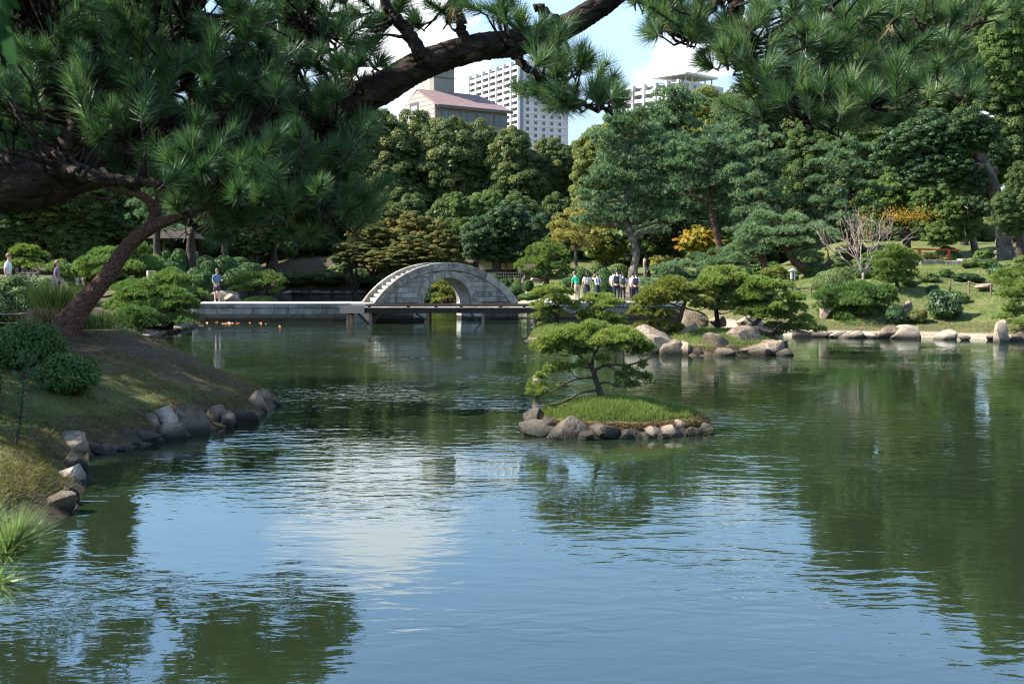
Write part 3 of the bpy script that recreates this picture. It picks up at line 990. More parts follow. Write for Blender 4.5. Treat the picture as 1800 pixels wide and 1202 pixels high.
islet_grass(H1, I1, 34000, .12, .011, .24, 'bright green grass tufts on the small pine islet', 21)
islet_grass(H2, I2, 16000, .12, .014, .35, 'dark grass on the rocky pine island', 22)
islet_grass(H3, I3, 9000, .12, .016, .2, 'sunlit grass on the low grassy islet', 23)
islet_grass(H4, I4, 8000, .16, .025, .2, 'sunlit grass on the far little islet', 24, dry=False)
# near bank grass
rngb = np.random.default_rng(31)
n = 115000
x = rngb.uniform(-11.5, -4.6, n)
y = 12.5 + 14 * rngb.random(n) ** 1.2
d = sdist(x, y)
so = .85 * np.exp(-(((x + 8.6) / 2.8) ** 2 + ((y - 24.3) / 2.3) ** 2)) + .12 + .45 * np.sin(x * 2.1 + np.sin(y * 1.3)) * np.sin(y * 2.4)
keep = (d > .12) & (rngb.random(n) > so * 1.25)
x, y, d = x[keep], y[keep], d[keep]
z = H(x, y)
edge = d < .55
sl = np.zeros((len(x), 3)); sl[:, 0] = .6 * edge; sl[:, 2] = -.5 * edge
blades('grass', np.stack((x, y, z - .008), 1), .075 + .05 * edge, .012, rngb, M['grass_dry'], 'short mown grass patches on the near shaded bank', .7, slope=sl, tint=rngb.normal(.4, .22, len(x)))
n = 26000
x = rngb.uniform(-11.5, -4.8, n); y = rngb.uniform(12.5, 27, n)
d = sdist(x, y)
keep = (d > .1)
x, y = x[keep], y[keep]
blades('fallen_needles', np.stack((x, y, H(x, y) + .004), 1), .085, .008, rngb, M['straw'], 'brown fallen pine needles strewn over the near bank', .5, slope=np.tile((.0, 0, -.85), (len(x), 1)), tint=rngb.normal(.25, .2, len(x)))
# longer turf on the sunny right-hand slope
n = 64000
x = rngb.uniform(11, 30, n); y = rngb.uniform(46, 68, n)
d = sdist(x, y)
keep = (d > .9) & (np.sin(x * 1.3 + np.sin(y * .8)) * np.sin(y * 1.1) > -.7)
x, y = x[keep], y[keep]
blades('grass', np.stack((x, y, H(x, y) - .01), 1), .10, .028, rngb, M['grass'], 'sunny mown lawn on the slope above the sandy shore', .7, tint=rngb.normal(.45, .25, len(x)))
# pebble beach below the junipers
n = 900
mb = MB()
ico = bmesh.new(); bmesh.ops.create_icosphere(ico, subdivisions=1, radius=1.0)
icv = np.array([v.co[:] for v in ico.verts]); icf = np.array([[v.index for v in f.verts] for f in ico.faces]); ico.free()
x = rngb.uniform(-17.5, -12.6, 9000); y = rngb.uniform(42, 60, 9000)
d = sdist(x, y)
k = (d > -.35) & (d < .9 + .3 * np.sin(y))
x, y, d = x[k][:n], y[k][:n], d[k][:n]
z = np.maximum(H(x, y), -.1)
for i in range(len(x)):
    s = rngb.uniform(.05, .16)
    v = icv * (1 + rngb.normal(0, .12, (len(icv), 1))) * np.array((s * rngb.uniform(.9, 1.5), s, s * .6))
    a = rngb.uniform(0, 6.3)
    v = v @ np.array([[math.cos(a), -math.sin(a), 0], [math.sin(a), math.cos(a), 0], [0, 0, 1]]) + (x[i], y[i], z[i] + s * .25)
    mb.add(v, icf, rngb.random())
tag(mb.build('pebbles', M['rock_pale'], smooth=False), 'grey pebble beach below the junipers', 'pebbles', kind='stuff')
# ------------------------------------------------------------------ arched stone bridge
TH = math.radians(24)
BL, BW_ = 8.35, 2.25                                   # length, width
b0 = P(657, 532, 59.9)
bridge = thing('stone_bridge', (b0[0], b0[1], 0), 'grey granite moon bridge with a steep stepped arch', 'bridge', rz=TH)
ZD = 1.0                                               # level of the causeway top
RO = ((BL / 2) ** 2 + 2.14 ** 2) / (2 * 2.14)
UC, ZC = BL / 2, ZD + 2.14 - RO                        # centre of the outer curve
COPE = .42
RA, ZA, RT = 1.37, .95, .38                            # inner arch radius, springing height, ring depth


def arc_pt(r, a):
    return (UC + r * math.sin(a), ZC + r * math.cos(a))


A1 = math.asin((BL / 2) / RO)


def piece(mb_fn, name, mat, parent=bridge, bev=.012):
    mb = MB()
    mb_fn(mb)
    o = mb.build(name, mat, parent)
    if bev:
        bevelled(o, bev)
    return o


# coping stones, near and far side
for v0, v1 in ((-.04, .30), (BW_ - .30, BW_ + .04)):
    n = 8
    edges = np.linspace(-A1, A1, n + 1)
    for k in range(n):
        a0, a1 = edges[k] + .0018, edges[k + 1] - .0018
        aa = np.linspace(a0, a1, 7)
        poly = [arc_pt(RO - COPE, a) for a in aa] + [arc_pt(RO, a) for a in aa[::-1]]
        piece(lambda mb: prism(mb, poly, v0, v1), 'coping_stone', M['stone'])
# ring stones of the arch
n = 11
for vy in ((0.0, .34), (BW_ - .34, BW_)):
    edges = np.linspace(-math.pi / 2, math.pi / 2, n + 1)
    for k in range(n):
        aa = np.linspace(edges[k] + .004, edges[k + 1] - .004, 5)
        poly = [(UC + RA * math.sin(a), ZA + RA * math.cos(a)) for a in aa] + [(UC + (RA + RT) * math.sin(a), ZA + (RA + RT) * math.cos(a)) for a in aa[::-1]]
        piece(lambda mb: prism(mb, poly, vy[0] - .012 if vy[0] == 0 else vy[0], vy[1] + (0 if vy[0] == 0 else .012)), 'arch_stone', M['stone'])
# vault between the rings and piers below the springing
vault = [(UC + (RA + .004) * math.sin(a), ZA + (RA + .004) * math.cos(a)) for a in np.linspace(-math.pi / 2, math.pi / 2, 25)]
vout = [(UC + (RA + RT - .03) * math.sin(a), ZA + (RA + RT - .03) * math.cos(a)) for a in np.linspace(math.pi / 2, -math.pi / 2, 25)]
mb = MB()
for i in range(24):
    prism(mb, [vault[i], vault[i + 1], vout[23 - i], vout[24 - i]], .342, BW_ - .342)
mb.build('vault', M['stone_top'], bridge)
for s in (-1, 1):
    for zlo, zhi in ((-.6, .18), (.18, .57), (.57, .945)):
        x0, x1 = UC + s * (RA + .002), UC + s * (RA + .62)
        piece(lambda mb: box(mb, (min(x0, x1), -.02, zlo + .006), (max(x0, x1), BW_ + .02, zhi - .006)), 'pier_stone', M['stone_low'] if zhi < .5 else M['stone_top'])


# spandrel courses
def cope_u(z):
    return UC - math.sqrt(max((RO - COPE - .01) ** 2 - (z - ZC) ** 2, 0))


def ring_u(z):
    q = (RA + RT + .01) ** 2 - (z - ZA) ** 2
    return UC - math.sqrt(q) if q > 0 and z > ZA else UC - (RA + RT + .01 if z <= ZA else 0)


zs = [ZD - .02, 1.25, 1.53, 1.81, 2.09, 2.36, 2.6]
for face in (0, 1):
    for k in range(len(zs) - 1):
        z0, z1 = zs[k] + .006, zs[k + 1] - .006
        zz = np.linspace(z0, z1, 4)
        L_ = [(cope_u(z), z) for z in zz]
        R_ = [(ring_u(z), z) for z in zz]
        if R_[-1][0] - L_[-1][0] < .12:
            zz = [z for z in np.linspace(z0, z1, 12) if ring_u(z) - cope_u(z) > .06]
            if len(zz) < 2:
                continue
            L_ = [(cope_u(z), z) for z in zz]
            R_ = [(ring_u(z), z) for z in zz]
        width = R_[0][0] - L_[0][0]
        cut = [] if width < .9 else [.36 + .22 * ((k * 7) % 3) / 2]
        xm = [L_[0][0] + width * c for c in cut]
        cells = []
        if xm and L_[-1][0] < xm[0] - .1 and xm[0] + .1 < R_[-1][0]:
            cells.append((L_, [(xm[0] - .005, z) for _, z in L_]))
            cells.append(([(xm[0] + .005, z) for _, z in R_], R_))
        else:
            cells.append((L_, R_))
        for left, right in cells:
            for mir in (False, True):
                lo = [(2 * UC - u, z) for u, z in right] if mir else left
                hi = [(2 * UC - u, z) for u, z in left] if mir else right
                poly = [lo[0]] + hi + lo[:0:-1]
                y0, y1 = ((.014 + .012 * RNG.random(), .2) if face == 0 else (BW_ - .2, BW_ - .014))
                piece(lambda mb: prism(mb, poly, y0, y1), 'wall_stone', M['stone'])
# dark filling behind the joints
mb = MB()
fill_u = np.linspace(0.02, BL - .02, 60)
for i in range(59):
    u0, u1 = fill_u[i], fill_u[i + 1]
    def top(u): return ZC + math.sqrt(max((RO - .27) ** 2 - (u - UC) ** 2, 0))
    def bot(u):
        q = (RA + RT - .02) ** 2 - (u - UC) ** 2
        return ZA + math.sqrt(q) if q > 0 else -.6
    if abs((u0 + u1) / 2 - UC) < RA + RT - .02:
        zb0, zb1 = max(bot(u0), ZA), max(bot(u1), ZA)
    else:
        zb0 = zb1 = -.6
    t0, t1 = max(top(u0), zb0 + .02), max(top(u1), zb1 + .02)
    prism(mb, [(u0, zb0), (u1, zb1), (u1, t1), (u0, t0)], .06, BW_ - .06)
mb.build('core', M['mortar'], bridge)
# base wall stones below the causeway level
for k, (z0, z1) in enumerate(((-.5, .3), (.3, .62), (.62, .96))):
    for side in (0, 1):
        x0, x1 = (0.0, UC - RA - .63) if side == 0 else (UC + RA + .63, BL)
        cuts = np.linspace(x0, x1, 3 if k % 2 else 4)
        for c0, c1 in zip(cuts[:-1], cuts[1:]):
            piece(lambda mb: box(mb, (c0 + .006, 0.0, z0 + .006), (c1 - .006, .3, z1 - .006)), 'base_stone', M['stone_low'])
# steps between the copings
for s in (-1, 1):
    nst = 13
    for k in range(nst):
        z1 = ZD + (2.0) * (1 - (1 - (k + 1) / (nst + .5)) ** 1.65)
        z1 = min(z1, ZD + 1.93)
        r = RO - .16
        uu = UC - math.sqrt(max(r * r - (z1 - ZC) ** 2, 0))
        un = UC - .05
        zb = z1 - .30
        u0, u1 = (uu, un) if s < 0 else (2 * UC - un, 2 * UC - uu)
        u1c = min(u1, u0 + 1.6) if s < 0 else u1
        u0c = u0 if s < 0 else max(u0, u1 - 1.6)
        piece(lambda mb: box(mb, (u0c, .305, zb), (u1c, BW_ - .305, z1)), 'step', M['stone_top'], bev=.015)

# ------------------------------------------------------------------ causeway walls
def causeway(name, x0, x1, y0, y1, label, seed):
    root = thing(name, (x0, y0, 0), label, 'causeway')
    rng = np.random.default_rng(seed)
    L_ = x1 - x0
    mb = MB()
    box(mb, (.02, .03, -.7), (L_ - .02, y1 - y0 - .03, .70))
    mb.build('core', M['mortar'], root)
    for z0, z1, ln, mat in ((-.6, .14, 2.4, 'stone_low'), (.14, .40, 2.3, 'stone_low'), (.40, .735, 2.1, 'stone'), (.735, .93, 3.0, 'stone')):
        u = -rng.uniform(0, ln * .6)
        while u < L_:
            w = ln * rng.uniform(.75, 1.2)
            a, b = max(u, 0), min(u + w, L_)
            if b - a > .15:
                dy = rng.uniform(0, .012) + (-.045 if z0 > .7 else 0)
                for near in (True, False):
                    lo, hi = (dy, .35) if near else (y1 - y0 - .35, y1 - y0 - dy)
                    o = MB()
                    box(o, (a + .011, lo, z0 + .010), (b - .011, hi, z1 - .010))
                    bevelled(o.build('block', M[mat], root), .014)
            u += w
    u = 0
    while u < L_:                                     # paving slabs
        w = rng.uniform(1.1, 1.7)
        b = min(u + w, L_)
        o = MB()
        box(o, (u + .005, -.06, .935), (b - .005, y1 - y0 + .06, 1.0 + rng.uniform(-.006, .006)))
        bevelled(o.build('paving_slab', M['stone_top'], root), .012)
        u += w
    return root


cl = P(337, 566, 60)[0]
cr = P(612, 566, 60)[0]
causeway('stone_causeway', cl, cr, 60.0, 62.5, 'low granite causeway the man in blue stands on', 51)
causeway('stone_causeway', P(938, 566, 62.4)[0], 9.4, 61.6, 64.1, 'granite causeway carrying the group of students', 52)
# landing between the causeway and the foot of the steps
lb = MB()
box(lb, (cr - .02, 60.25, -.5), (P(660, 540, 61)[0] + .6, 62.9, .985))
tag(bevelled(lb.build('stone_landing', M['stone_top']), .02), 'flat stone landing at the foot of the bridge steps', 'landing')

# ------------------------------------------------------------------ timber walkway in front of the bridge
xl, xr = P(601, 540, 58.7)[0], P(946, 540, 58.7)[0]
walk = thing('timber_walkway', (xl, 58.0, 0), 'dark timber walkway on posts running in front of the arched bridge', 'walkway')
WL_ = xr - xl
u = 0.0
rw = np.random.default_rng(61)
while u < WL_:                                         # deck planks run across
    w = rw.uniform(.24, .30)
    o = MB()
    box(o, (u + .006, -.02, .80), (min(u + w, WL_) - .006, 1.72, .85 + rw.uniform(-.004, .004)))
    o.build('plank', M['timber_pale'], walk)
    u += w
for y_ in (.05, 1.5):
    for a, b in ((0, WL_ * .3), (WL_ * .3, WL_ * .66), (WL_ * .66, WL_)):
        o = MB(); box(o, (a + .004, y_, .55), (b - .004, y_ + .16, .795)); o.build('beam', M['timber'], walk)
o = MB(); box(o, (0, -.05, .55), (1.25, .04, .94)); o.build('end_board', M['timber_pale'], walk)
for y_ in (.0, 1.6):                                   # raised kerb rails on short blocks
    for a, b in ((1.3, 3.5), (3.52, 6.2), (6.22, 8.2), (8.22, WL_)):
        o = MB(); box(o, (a, y_, .90), (b, y_ + .11, .985)); bevelled(o.build('kerb_rail', M['timber'], walk), .008)
    for xx in (1.5, 3.5, 4.9, 6.2, 8.2, 9.4):
        o = MB(); box(o, (xx - .08, y_ + .01, .852), (xx + .08, y_ + .1, .898)); o.build('rail_block', M['timber'], walk)
for px in (612, 651, 752, 849, 930):
    xx = P(px, 550, 58.1)[0] - xl
    for y_ in (.06, 1.5):
        o = MB(); box(o, (xx - .08, y_, -.7), (xx + .08, y_ + .15, .548)); bevelled(o.build('post', M['post_brown'], walk), .01)
    if px in (651, 752, 849):
        for s in ((-1, 1) if px != 752 else (-1,)):
            o = MB(); bar(o, (xx + s * .09, .14, -.02 if s < 0 and px != 752 else .2), (xx + s * .62, .14, .54), .1, .1); o.build('brace', M['timber'], walk)
    o = MB(); box(o, (xx - .07, .2, .44), (xx + .07, 1.5, .548)); o.build('cross_beam', M['timber'], walk)
# ------------------------------------------------------------------ plant builders
def limb(mb, a, b, r0, r1, rng, sag=.12, n=7, sides=6):
    a, b = np.asarray(a, float), np.asarray(b, float)
    t = np.linspace(0, 1, n)[:, None]
    ln = np.linalg.norm(b - a)
    mid = rng.normal(0, .05 * ln, 3)
    p = a + (b - a) * t + np.sin(t * math.pi) * (mid + np.array((0, 0, -sag * ln)))
    p[1:-1] += rng.normal(0, .02 * ln, (n - 2, 3))
    tube(mb, p, r0 + (r1 - r0) * t[:, 0], sides, .06, rng)


def needle_pad(mb, c, rx, ry, rz, rng, dens, k, nl, nw, spread, tint, lumps=None):
    """flat cushion of needle tufts made of a few lumps"""
    rz = rz * 1.45
    m = lumps or max(3, int(5 + rng.integers(0, 4)))
    for j in range(m):
        a, q = rng.uniform(0, 6.283), .72 * math.sqrt(rng.random())
        lx, ly = c[0] + math.cos(a) * q * rx, c[1] + math.sin(a) * q * ry
        lz = c[2] + rz * (.55 - .75 * q * q) + rng.normal(0, .16 * rz)
        f = rng.uniform(.34, .52)
        n = max(4, int(dens * math.pi * rx * ry * f * f * 1.25))
        th, rr = rng.uniform(0, 6.283, n), np.sqrt(rng.random(n))
        ox, oy = np.cos(th) * rr, np.sin(th) * rr
        p = np.stack((lx + ox * rx * f, ly + oy * ry * f, lz + rz * .55 * (1 - rr ** 2) - rz * .25 * rng.random(n)), 1)
        ax = np.stack((ox * .9, oy * .9, np.full(n, .75)), 1) + rng.normal(0, .25, (n, 3))
        tt = tint + rng.normal(0, .10) + rng.normal(0, .10, n)
        tufts(mb, p, ax, k, nl, nw, spread, rng, np.clip(tt, 0, 1))


def pine_px(name, D, base, trunk, pads, label, mat='pine', bark='bark_black', dens=14, k=9, nl=.2, nw=.02, spread=.75, seed=0, group=None, cat='pine tree', tint=.45, deep=.9, limbs=True, off=None, twigs=0, branches=(), grow_=1.0):
    """pine set out in photograph pixels at distance D: trunk [(px, py, r px)], pads [(px, py, rx, rz[, dy m])], branches [[(px, py, r, dy)...]]"""
    rng = np.random.default_rng(seed)
    b = P(*base, D)
    root = thing(name, b, label, cat, group)
    tm, cm = MB(), MB()
    tp = np.array([P(x, y, D) - b for x, y, r in trunk])
    tr = np.array([PX(r, D) for x, y, r in trunk])
    tw = np.stack((np.zeros(len(tp)), rng.normal(0, .02 * abs(tp[-1][2] - tp[0][2]) + .01, len(tp)), np.zeros(len(tp))), 1)
    tw[0] = 0
    sp = smooth_path(np.hstack((tp + tw, tr[:, None])), max(8, 5 * len(tp)))
    sp[0, 2] = min(sp[0, 2], (gz(b[0], b[1]) if sdist(b[0], b[1]) > 0 else 9) - b[2]) - .15
    tube(tm, sp[:, :3], np.maximum(sp[:, 3], .01), 9, .06, rng)
    net = [sp]
    for br in branches:
        q = np.array([np.append(P(x, y, D) + (0, dy, 0) - b, PX(r, D)) for x, y, r, dy in br])
        s2 = smooth_path(q, 5 * len(q))
        tube(tm, s2[:, :3], np.maximum(s2[:, 3], .006), 7, .08, rng)
        net.append(s2)
    net = np.concatenate(net)
    for pd in pads:
        px, py, rx, rz = pd[:4]
        dy = pd[4] if len(pd) > 4 else rng.uniform(-.55, .55) * PX(rx, D) * 1.6
        c = P(px, py, D) + (0, dy, 0) - b
        RX, RZ = PX(rx, D) * grow_, PX(rz, D) * grow_
        needle_pad(cm, c, RX, RX * deep, RZ, rng, dens, k, nl, nw, spread, tint)
        if limbs:
            dist = np.linalg.norm(net[:, :3] - c, axis=1) + 1.2 * np.maximum(net[:, 2] - c[2], 0)
            j = int(np.argmin(dist))
            end = c + (0, 0, -RZ * .2)
            r0 = min(net[j, 3] * .6, .035 * np.linalg.norm(end - net[j, :3]) + .012)
            limb(tm, net[j, :3], end, r0, r0 * .4, rng, .05)
            for _ in range(twigs):
                e2 = c + np.array((rng.uniform(-.8, .8) * RX, rng.uniform(-.8, .8) * RX * deep, rng.uniform(0, .5) * RZ))
                limb(tm, end + (c - end) * rng.random() * .3, e2, r0 * .4, r0 * .15, rng, .0, 5, 4)
    tm.build('trunk', M[bark], root, smooth=True)
    tag(cm.build('crown', M[mat], root), kind=None)
    return root


def broad_px(name, D, base, trunk, crowns, label, mat='broad', bark='bark_dark', n=14000, size=.3, clumps=26, r=(.16, .28), seed=0, group=None, cat='tree', flat=.85, jitter=.55, up=.25, ratio=.5, inner=.3, zlo=-.7, limbs=14, fill=.12, deep=1.0, tj=.16):
    """broadleaved tree: crowns [(px, py, rx, rz[, dy m])]"""
    rng = np.random.default_rng(seed)
    b = P(*base, D)
    root = thing(name, b, label, cat, group)
    tm, cm = MB(), MB()
    tp = np.array([P(x, y, D) - b for x, y, q in trunk])
    tr = np.array([PX(q, D) for x, y, q in trunk])
    sp = smooth_path(np.hstack((tp, tr[:, None])), max(8, 4 * len(tp)))
    sp[0, 2] = min(sp[0, 2], gz(b[0], b[1]) - b[2]) - .2
    tube(tm, sp[:, :3], np.maximum(sp[:, 3], .02), 9, .05, rng)
    area = sum(c[2] * c[3] for c in crowns)
    for c in crowns:
        dy = c[4] if len(c) > 4 else 0
        q = P(c[0], c[1], D) + (0, dy, 0) - b
        RX, RZ = PX(c[2], D), PX(c[3], D)
        share = c[2] * c[3] / area
        R_ = min(RX, RZ)
        kk = max(6, int(clumps * share))
        cl = shell_clumps(rng, kk, q[0], q[1], q[2], RX, RX * deep, RZ, r[0] * R_ * 1.4, r[1] * R_ * 1.4, zlo, inner)
        leaf_clumps(cm, cl, int(n * share), size, rng, flat, jitter, up, ratio=ratio, tj=tj)
        if fill:
            m = int(n * share * fill)
            d = rdirs(m, rng) * rng.uniform(.35, .85, m)[:, None]
            leaves(cm, q + d * np.array((RX, RX * deep, RZ)), unit(d + rng.normal(0, .5, (m, 3))), size * 2.2, rng, rng.uniform(.1, .5, m), 0, .6)
        for j in rng.choice(len(cl), min(len(cl), max(2, int(limbs * share))), replace=False):
            e = cl[j, :3]
            z_ok = np.where(sp[:, 2] < e[2] - .15 * abs(e[2] - sp[0, 2]))[0]
            i = z_ok[-1] if len(z_ok) else 0
            i = min(i, len(sp) - 1)
            limb(tm, sp[i, :3], e, max(sp[i, 3] * .45, .02), max(sp[i, 3] * .1, .008), rng, -.05)
    tm.build('trunk', M[bark], root, smooth=True)
    cm.build('crown', M[mat], root)
    return root


def shrub_px(name, D, px, py, rx, rz, label, mat='azalea', n=2600, size=.09, seed=0, group=None, cat='shrub', lumps=0, jitter=.35, deep=.95, glossy=False, ratio=.55, dy=0.0, ground_to=None):
    """rounded bush: leaves on a dome round a solid core coloured dark as inner shade; (px, py) is the centre of its outline"""
    rng = np.random.default_rng(seed)
    c = P(px, py, D)
    RX, RZ = PX(rx, D), PX(rz, D)
    bz = c[2] - RZ
    shared = n < 4500 and name in ('clipped_shrub', 'leafy_shrub', 'garden_shrub', 'evergreen_bush') and D > 40
    if sdist(c[0], c[1]) > 0:                        # stand on the soil
        g0 = gz(c[0], c[1]) - .06
        if g0 < c[2] + RZ * .5:
            RZ = max((c[2] + RZ - g0) / 2, RZ * .85)
            bz = g0
    if shared:
        key = ('lump' if lumps else 'dome', seed % 3)
        if key not in SHRUBS:
            SHRUBS[key] = None
            t_ = shrub_mesh(rng, 1.0, 1.0, 3400, .15, 9 if lumps else 0, .5 if lumps else .4, .95, .6, seed)
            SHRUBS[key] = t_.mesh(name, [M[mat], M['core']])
        o = link(name, SHRUBS[key], None, (c[0], c[1] + dy, bz), rng.uniform(0, 6.28))
        o.scale = (RX, RX, RZ)
        o.material_slots[0].link = 'OBJECT'
        o.material_slots[0].material = M[mat]
        return tag(o, label, cat, group)
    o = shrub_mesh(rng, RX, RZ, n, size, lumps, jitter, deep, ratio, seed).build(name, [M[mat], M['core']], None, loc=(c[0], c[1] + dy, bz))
    return tag(o, label, cat, group)


SHRUBS = {}


def shrub_mesh(rng, RX, RZ, n, size, lumps, jitter, deep, ratio, seed):
    mb = MB()
    if lumps:
        cl = shell_clumps(rng, lumps, 0, 0, RZ * .85, RX * .72, RX * .72 * deep, RZ * .72, RX * .26, RX * .42, -.7, .3)
        leaf_clumps(mb, cl, n, size, rng, .9, jitter, .25, ratio=ratio)
        mm = n // 4
        d = rdirs(mm, rng) * rng.uniform(.5, .9, mm)[:, None]
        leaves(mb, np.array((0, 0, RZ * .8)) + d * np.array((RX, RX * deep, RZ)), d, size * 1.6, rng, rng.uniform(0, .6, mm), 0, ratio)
        k = .62
    else:
        d = rdirs(n, rng)
        d[:, 2] = np.where(d[:, 2] < -.75, -d[:, 2], d[:, 2])
        wob = 1 + .05 * np.sin(d[:, 0] * 5 + seed) * np.sin(d[:, 1] * 4 + seed * 2) + .04 * np.sin(d[:, 2] * 7 + d[:, 0] * 5)
        p = d * np.array((RX, RX * deep, RZ)) * (wob * rng.uniform(.9, 1.03, n))[:, None] + (0, 0, RZ)
        leaves(mb, p, unit(d + rng.normal(0, jitter, (n, 3))), size * rng.uniform(.7, 1.2, n), rng, np.clip(rng.normal(.45, .2, n), 0, 1), 0, ratio)
        k = .9
    bm = bmesh.new()
    bmesh.ops.create_icosphere(bm, subdivisions=3, radius=1)
    v = np.array([q.co[:] for q in bm.verts]); f = np.array([[q.index for q in ff.verts] for ff in bm.faces]); bm.free()
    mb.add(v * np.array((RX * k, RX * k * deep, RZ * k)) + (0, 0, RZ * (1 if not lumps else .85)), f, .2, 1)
    for j in range(4):                               # stems down to the soil
        a = rng.uniform(0, 6.3)
        tube(mb, np.array([(math.cos(a) * RX * .15, math.sin(a) * RX * .15, -.25 * RZ), (math.cos(a) * RX * .25, math.sin(a) * RX * .25, RZ * .7)]), [.03, .02], 5, 0, rng, 1)
    return mb


def pads_grid(rng, n, x0, x1, y0, y1, rx, rz, shape=None):
    """scatter of pads inside a pixel box, optionally kept by shape(px, py)"""
    out = []
    t = 0
    while len(out) < n and t < n * 80:
        t += 1
        x, y = rng.uniform(x0, x1), rng.uniform(y0, y1)
        if shape is not None and not shape(x, y):
            continue
        f = rng.uniform(.7, 1.25)
        if any(abs(x - o[0]) < rx * .7 and abs(y - o[1]) < rz * 1.1 for o in out) and t < n * 60:
            continue
        out.append((x, y, rx * f, rz * f))
    return out


def ell(cx, cy, rx, ry):
    return lambda x, y: ((x - cx) / rx) ** 2 + ((y - cy) / ry) ** 2 < 1


# crown shapes shared by the wood: many small leaves on bubbling clumps, unit radius
CROWN = []
for v_ in range(5):
    rv = np.random.default_rng(900 + v_)
    cmv = MB()
    cl = np.concatenate((shell_clumps(rv, 90, 0, 0, 0, .86, .86, .86, .07, .25, -.9, .12), shell_clumps(rv, 14, rv.uniform(-.4, .4), 0, .55, .5, .6, .5, .13, .22, -.2, .1), shell_clumps(rv, 14, rv.uniform(-.4, .4), rv.uniform(-.4, .4), -.3, .75, .75, .6, .13, .22, -.9, .1)))
    leaf_clumps(cmv, cl, 36000, .056, rv, .9, .42, .3, shell=.66, ratio=.62, tj=.2)
    d = rdirs(2500, rv) * rv.uniform(.35, .8, 2500)[:, None]
    leaves(cmv, d, unit(d + rv.normal(0, .5, d.shape)), .14, rv, rv.uniform(.1, .6, 2500), 0, .7)
    CROWN.append(cmv.mesh('crown', M['camphor']))


def wood_tree(name, D, base, trunk, crowns, label, mat='camphor', bark='bark_dark', seed=0, group=None, cat='tree'):
    """tree whose crown masses reuse the shared crown shapes; crowns [(px, py, rx, rz[, dy])]"""
    rng = np.random.default_rng(seed)
    b = P(*base, D)
    root = thing(name, b, label, cat, group)
    tm = MB()
    sp = smooth_path(np.array([np.append(P(x, y, D) - b, PX(q, D)) for x, y, q in trunk]), 4 * len(trunk) + 4)
    sp[0, 2] = min(sp[0, 2], gz(b[0], b[1]) - b[2]) - .2
    tube(tm, sp[:, :3], np.maximum(sp[:, 3], .02), 10, .04, rng)
    cs = []
    for c in crowns:
        m = int(math.ceil(c[3] / c[2] / 1.15))
        if m <= 1:
            cs.append(c)
        else:
            for j in range(m):
                cs.append((c[0] + rng.uniform(-.25, .25) * c[2], c[1] + (j - (m - 1) / 2) * 2 * c[3] / (m + .6), c[2] * rng.uniform(.85, 1.05), c[2] * rng.uniform(.85, 1.05)) + tuple(c[4:]))
    for k, c in enumerate(cs):
        q = P(c[0], c[1], D) + (0, c[4] if len(c) > 4 else rng.uniform(-.3, .3) * PX(c[2], D), 0) - b
        o = link('crown', CROWN[(seed + k * 2) % len(CROWN)], root, q, rng.uniform(0, 6.28))
        o.scale = (PX(c[2], D), PX(c[2], D), PX(c[3], D))
        o.material_slots[0].link = 'OBJECT'
        o.material_slots[0].material = M[mat]
        i = len(sp) - 1 - int(rng.integers(0, len(sp) // 2))
        for _ in range(4):
            limb(tm, sp[i, :3], q + rng.normal(0, .5, 3) * (PX(c[2], D), PX(c[2], D), PX(c[3], D)), max(sp[i, 3] * .45, .03), .02, rng, -.05)
    tm.build('trunk', M[bark], root, smooth=True)
    return root


# ------------------------------------------------------------------ far woodland: camphor trees
wood = 'camphor trees closing the far side of the garden'
cam = [(420, 250, 75, 100, 158, 'camphor', 'camphor tree hidden deep behind the overhanging pine needles'), (520, 265, 70, 95, 150, 'camphor', 'camphor tree peeping out beneath the overhanging pine needles'),
    (612, 292, 62, 100, 150, 'camphor', 'dense camphor tree left of the brown building'), (676, 290, 60, 102, 146, 'camphor', 'dense camphor tree below the gable end of the brown building'), (742, 294, 56, 100, 152, 'camphor', 'dense camphor tree in front of the grey tower'),
    (800, 302, 58, 98, 147, 'camphor', 'dense camphor tree below the windows of the brown building'), (858, 312, 54, 98, 150, 'camphor', 'dense camphor tree below the right end of the pink roof'), (912, 330, 50, 98, 145, 'camphor', 'dark camphor tree below the dark edge of the white tower block'),
    (962, 336, 46, 92, 148, 'camphor', 'dark camphor tree below the shaded face of the white tower block'), (1008, 340, 40, 92, 152, 'camphor', 'slim dark camphor tree between white block and pines'),
    (1052, 302, 50, 82, 140, 'camphor_gold', 'yellow-green camphor tree under the hanging pine tuft'), (1120, 268, 56, 80, 142, 'camphor_gold', 'yellow-green camphor tree below the right white apartment block'), (1245, 232, 68, 78, 138, 'camphor_gold', 'golden rounded camphor crown just right of the white apartment block'),
    (1180, 262, 60, 84, 150, 'camphor', 'deep green camphor tree behind the tall pines'), (1320, 240, 60, 90, 145, 'camphor', 'deep green camphor tree behind the hanging needles on the right'), (1400, 230, 70, 110, 140, 'camphor', 'camphor tree half hidden behind tiered pine')]
for i, (px, py, rx, rz, D, m, lab) in enumerate(cam):
    k = (-1) ** i
    wood_tree('camphor_tree', D, (px, 470), [(px, 470, 7), (px + 4, 400, 6), (px, 320, 4)], [(px, py - rz * .28, rx * 1.0, rz * .62), (px + k * rx * .5, py - rz * .16, rx * .85, rz * .6), (px - k * rx * .4, py + rz * .4, rx * .85, rz * .62), (px + k * rx * .3, py + rz * .85, rx * .9, rz * .6)], lab, m, 'bark_dark', 400 + i, wood)
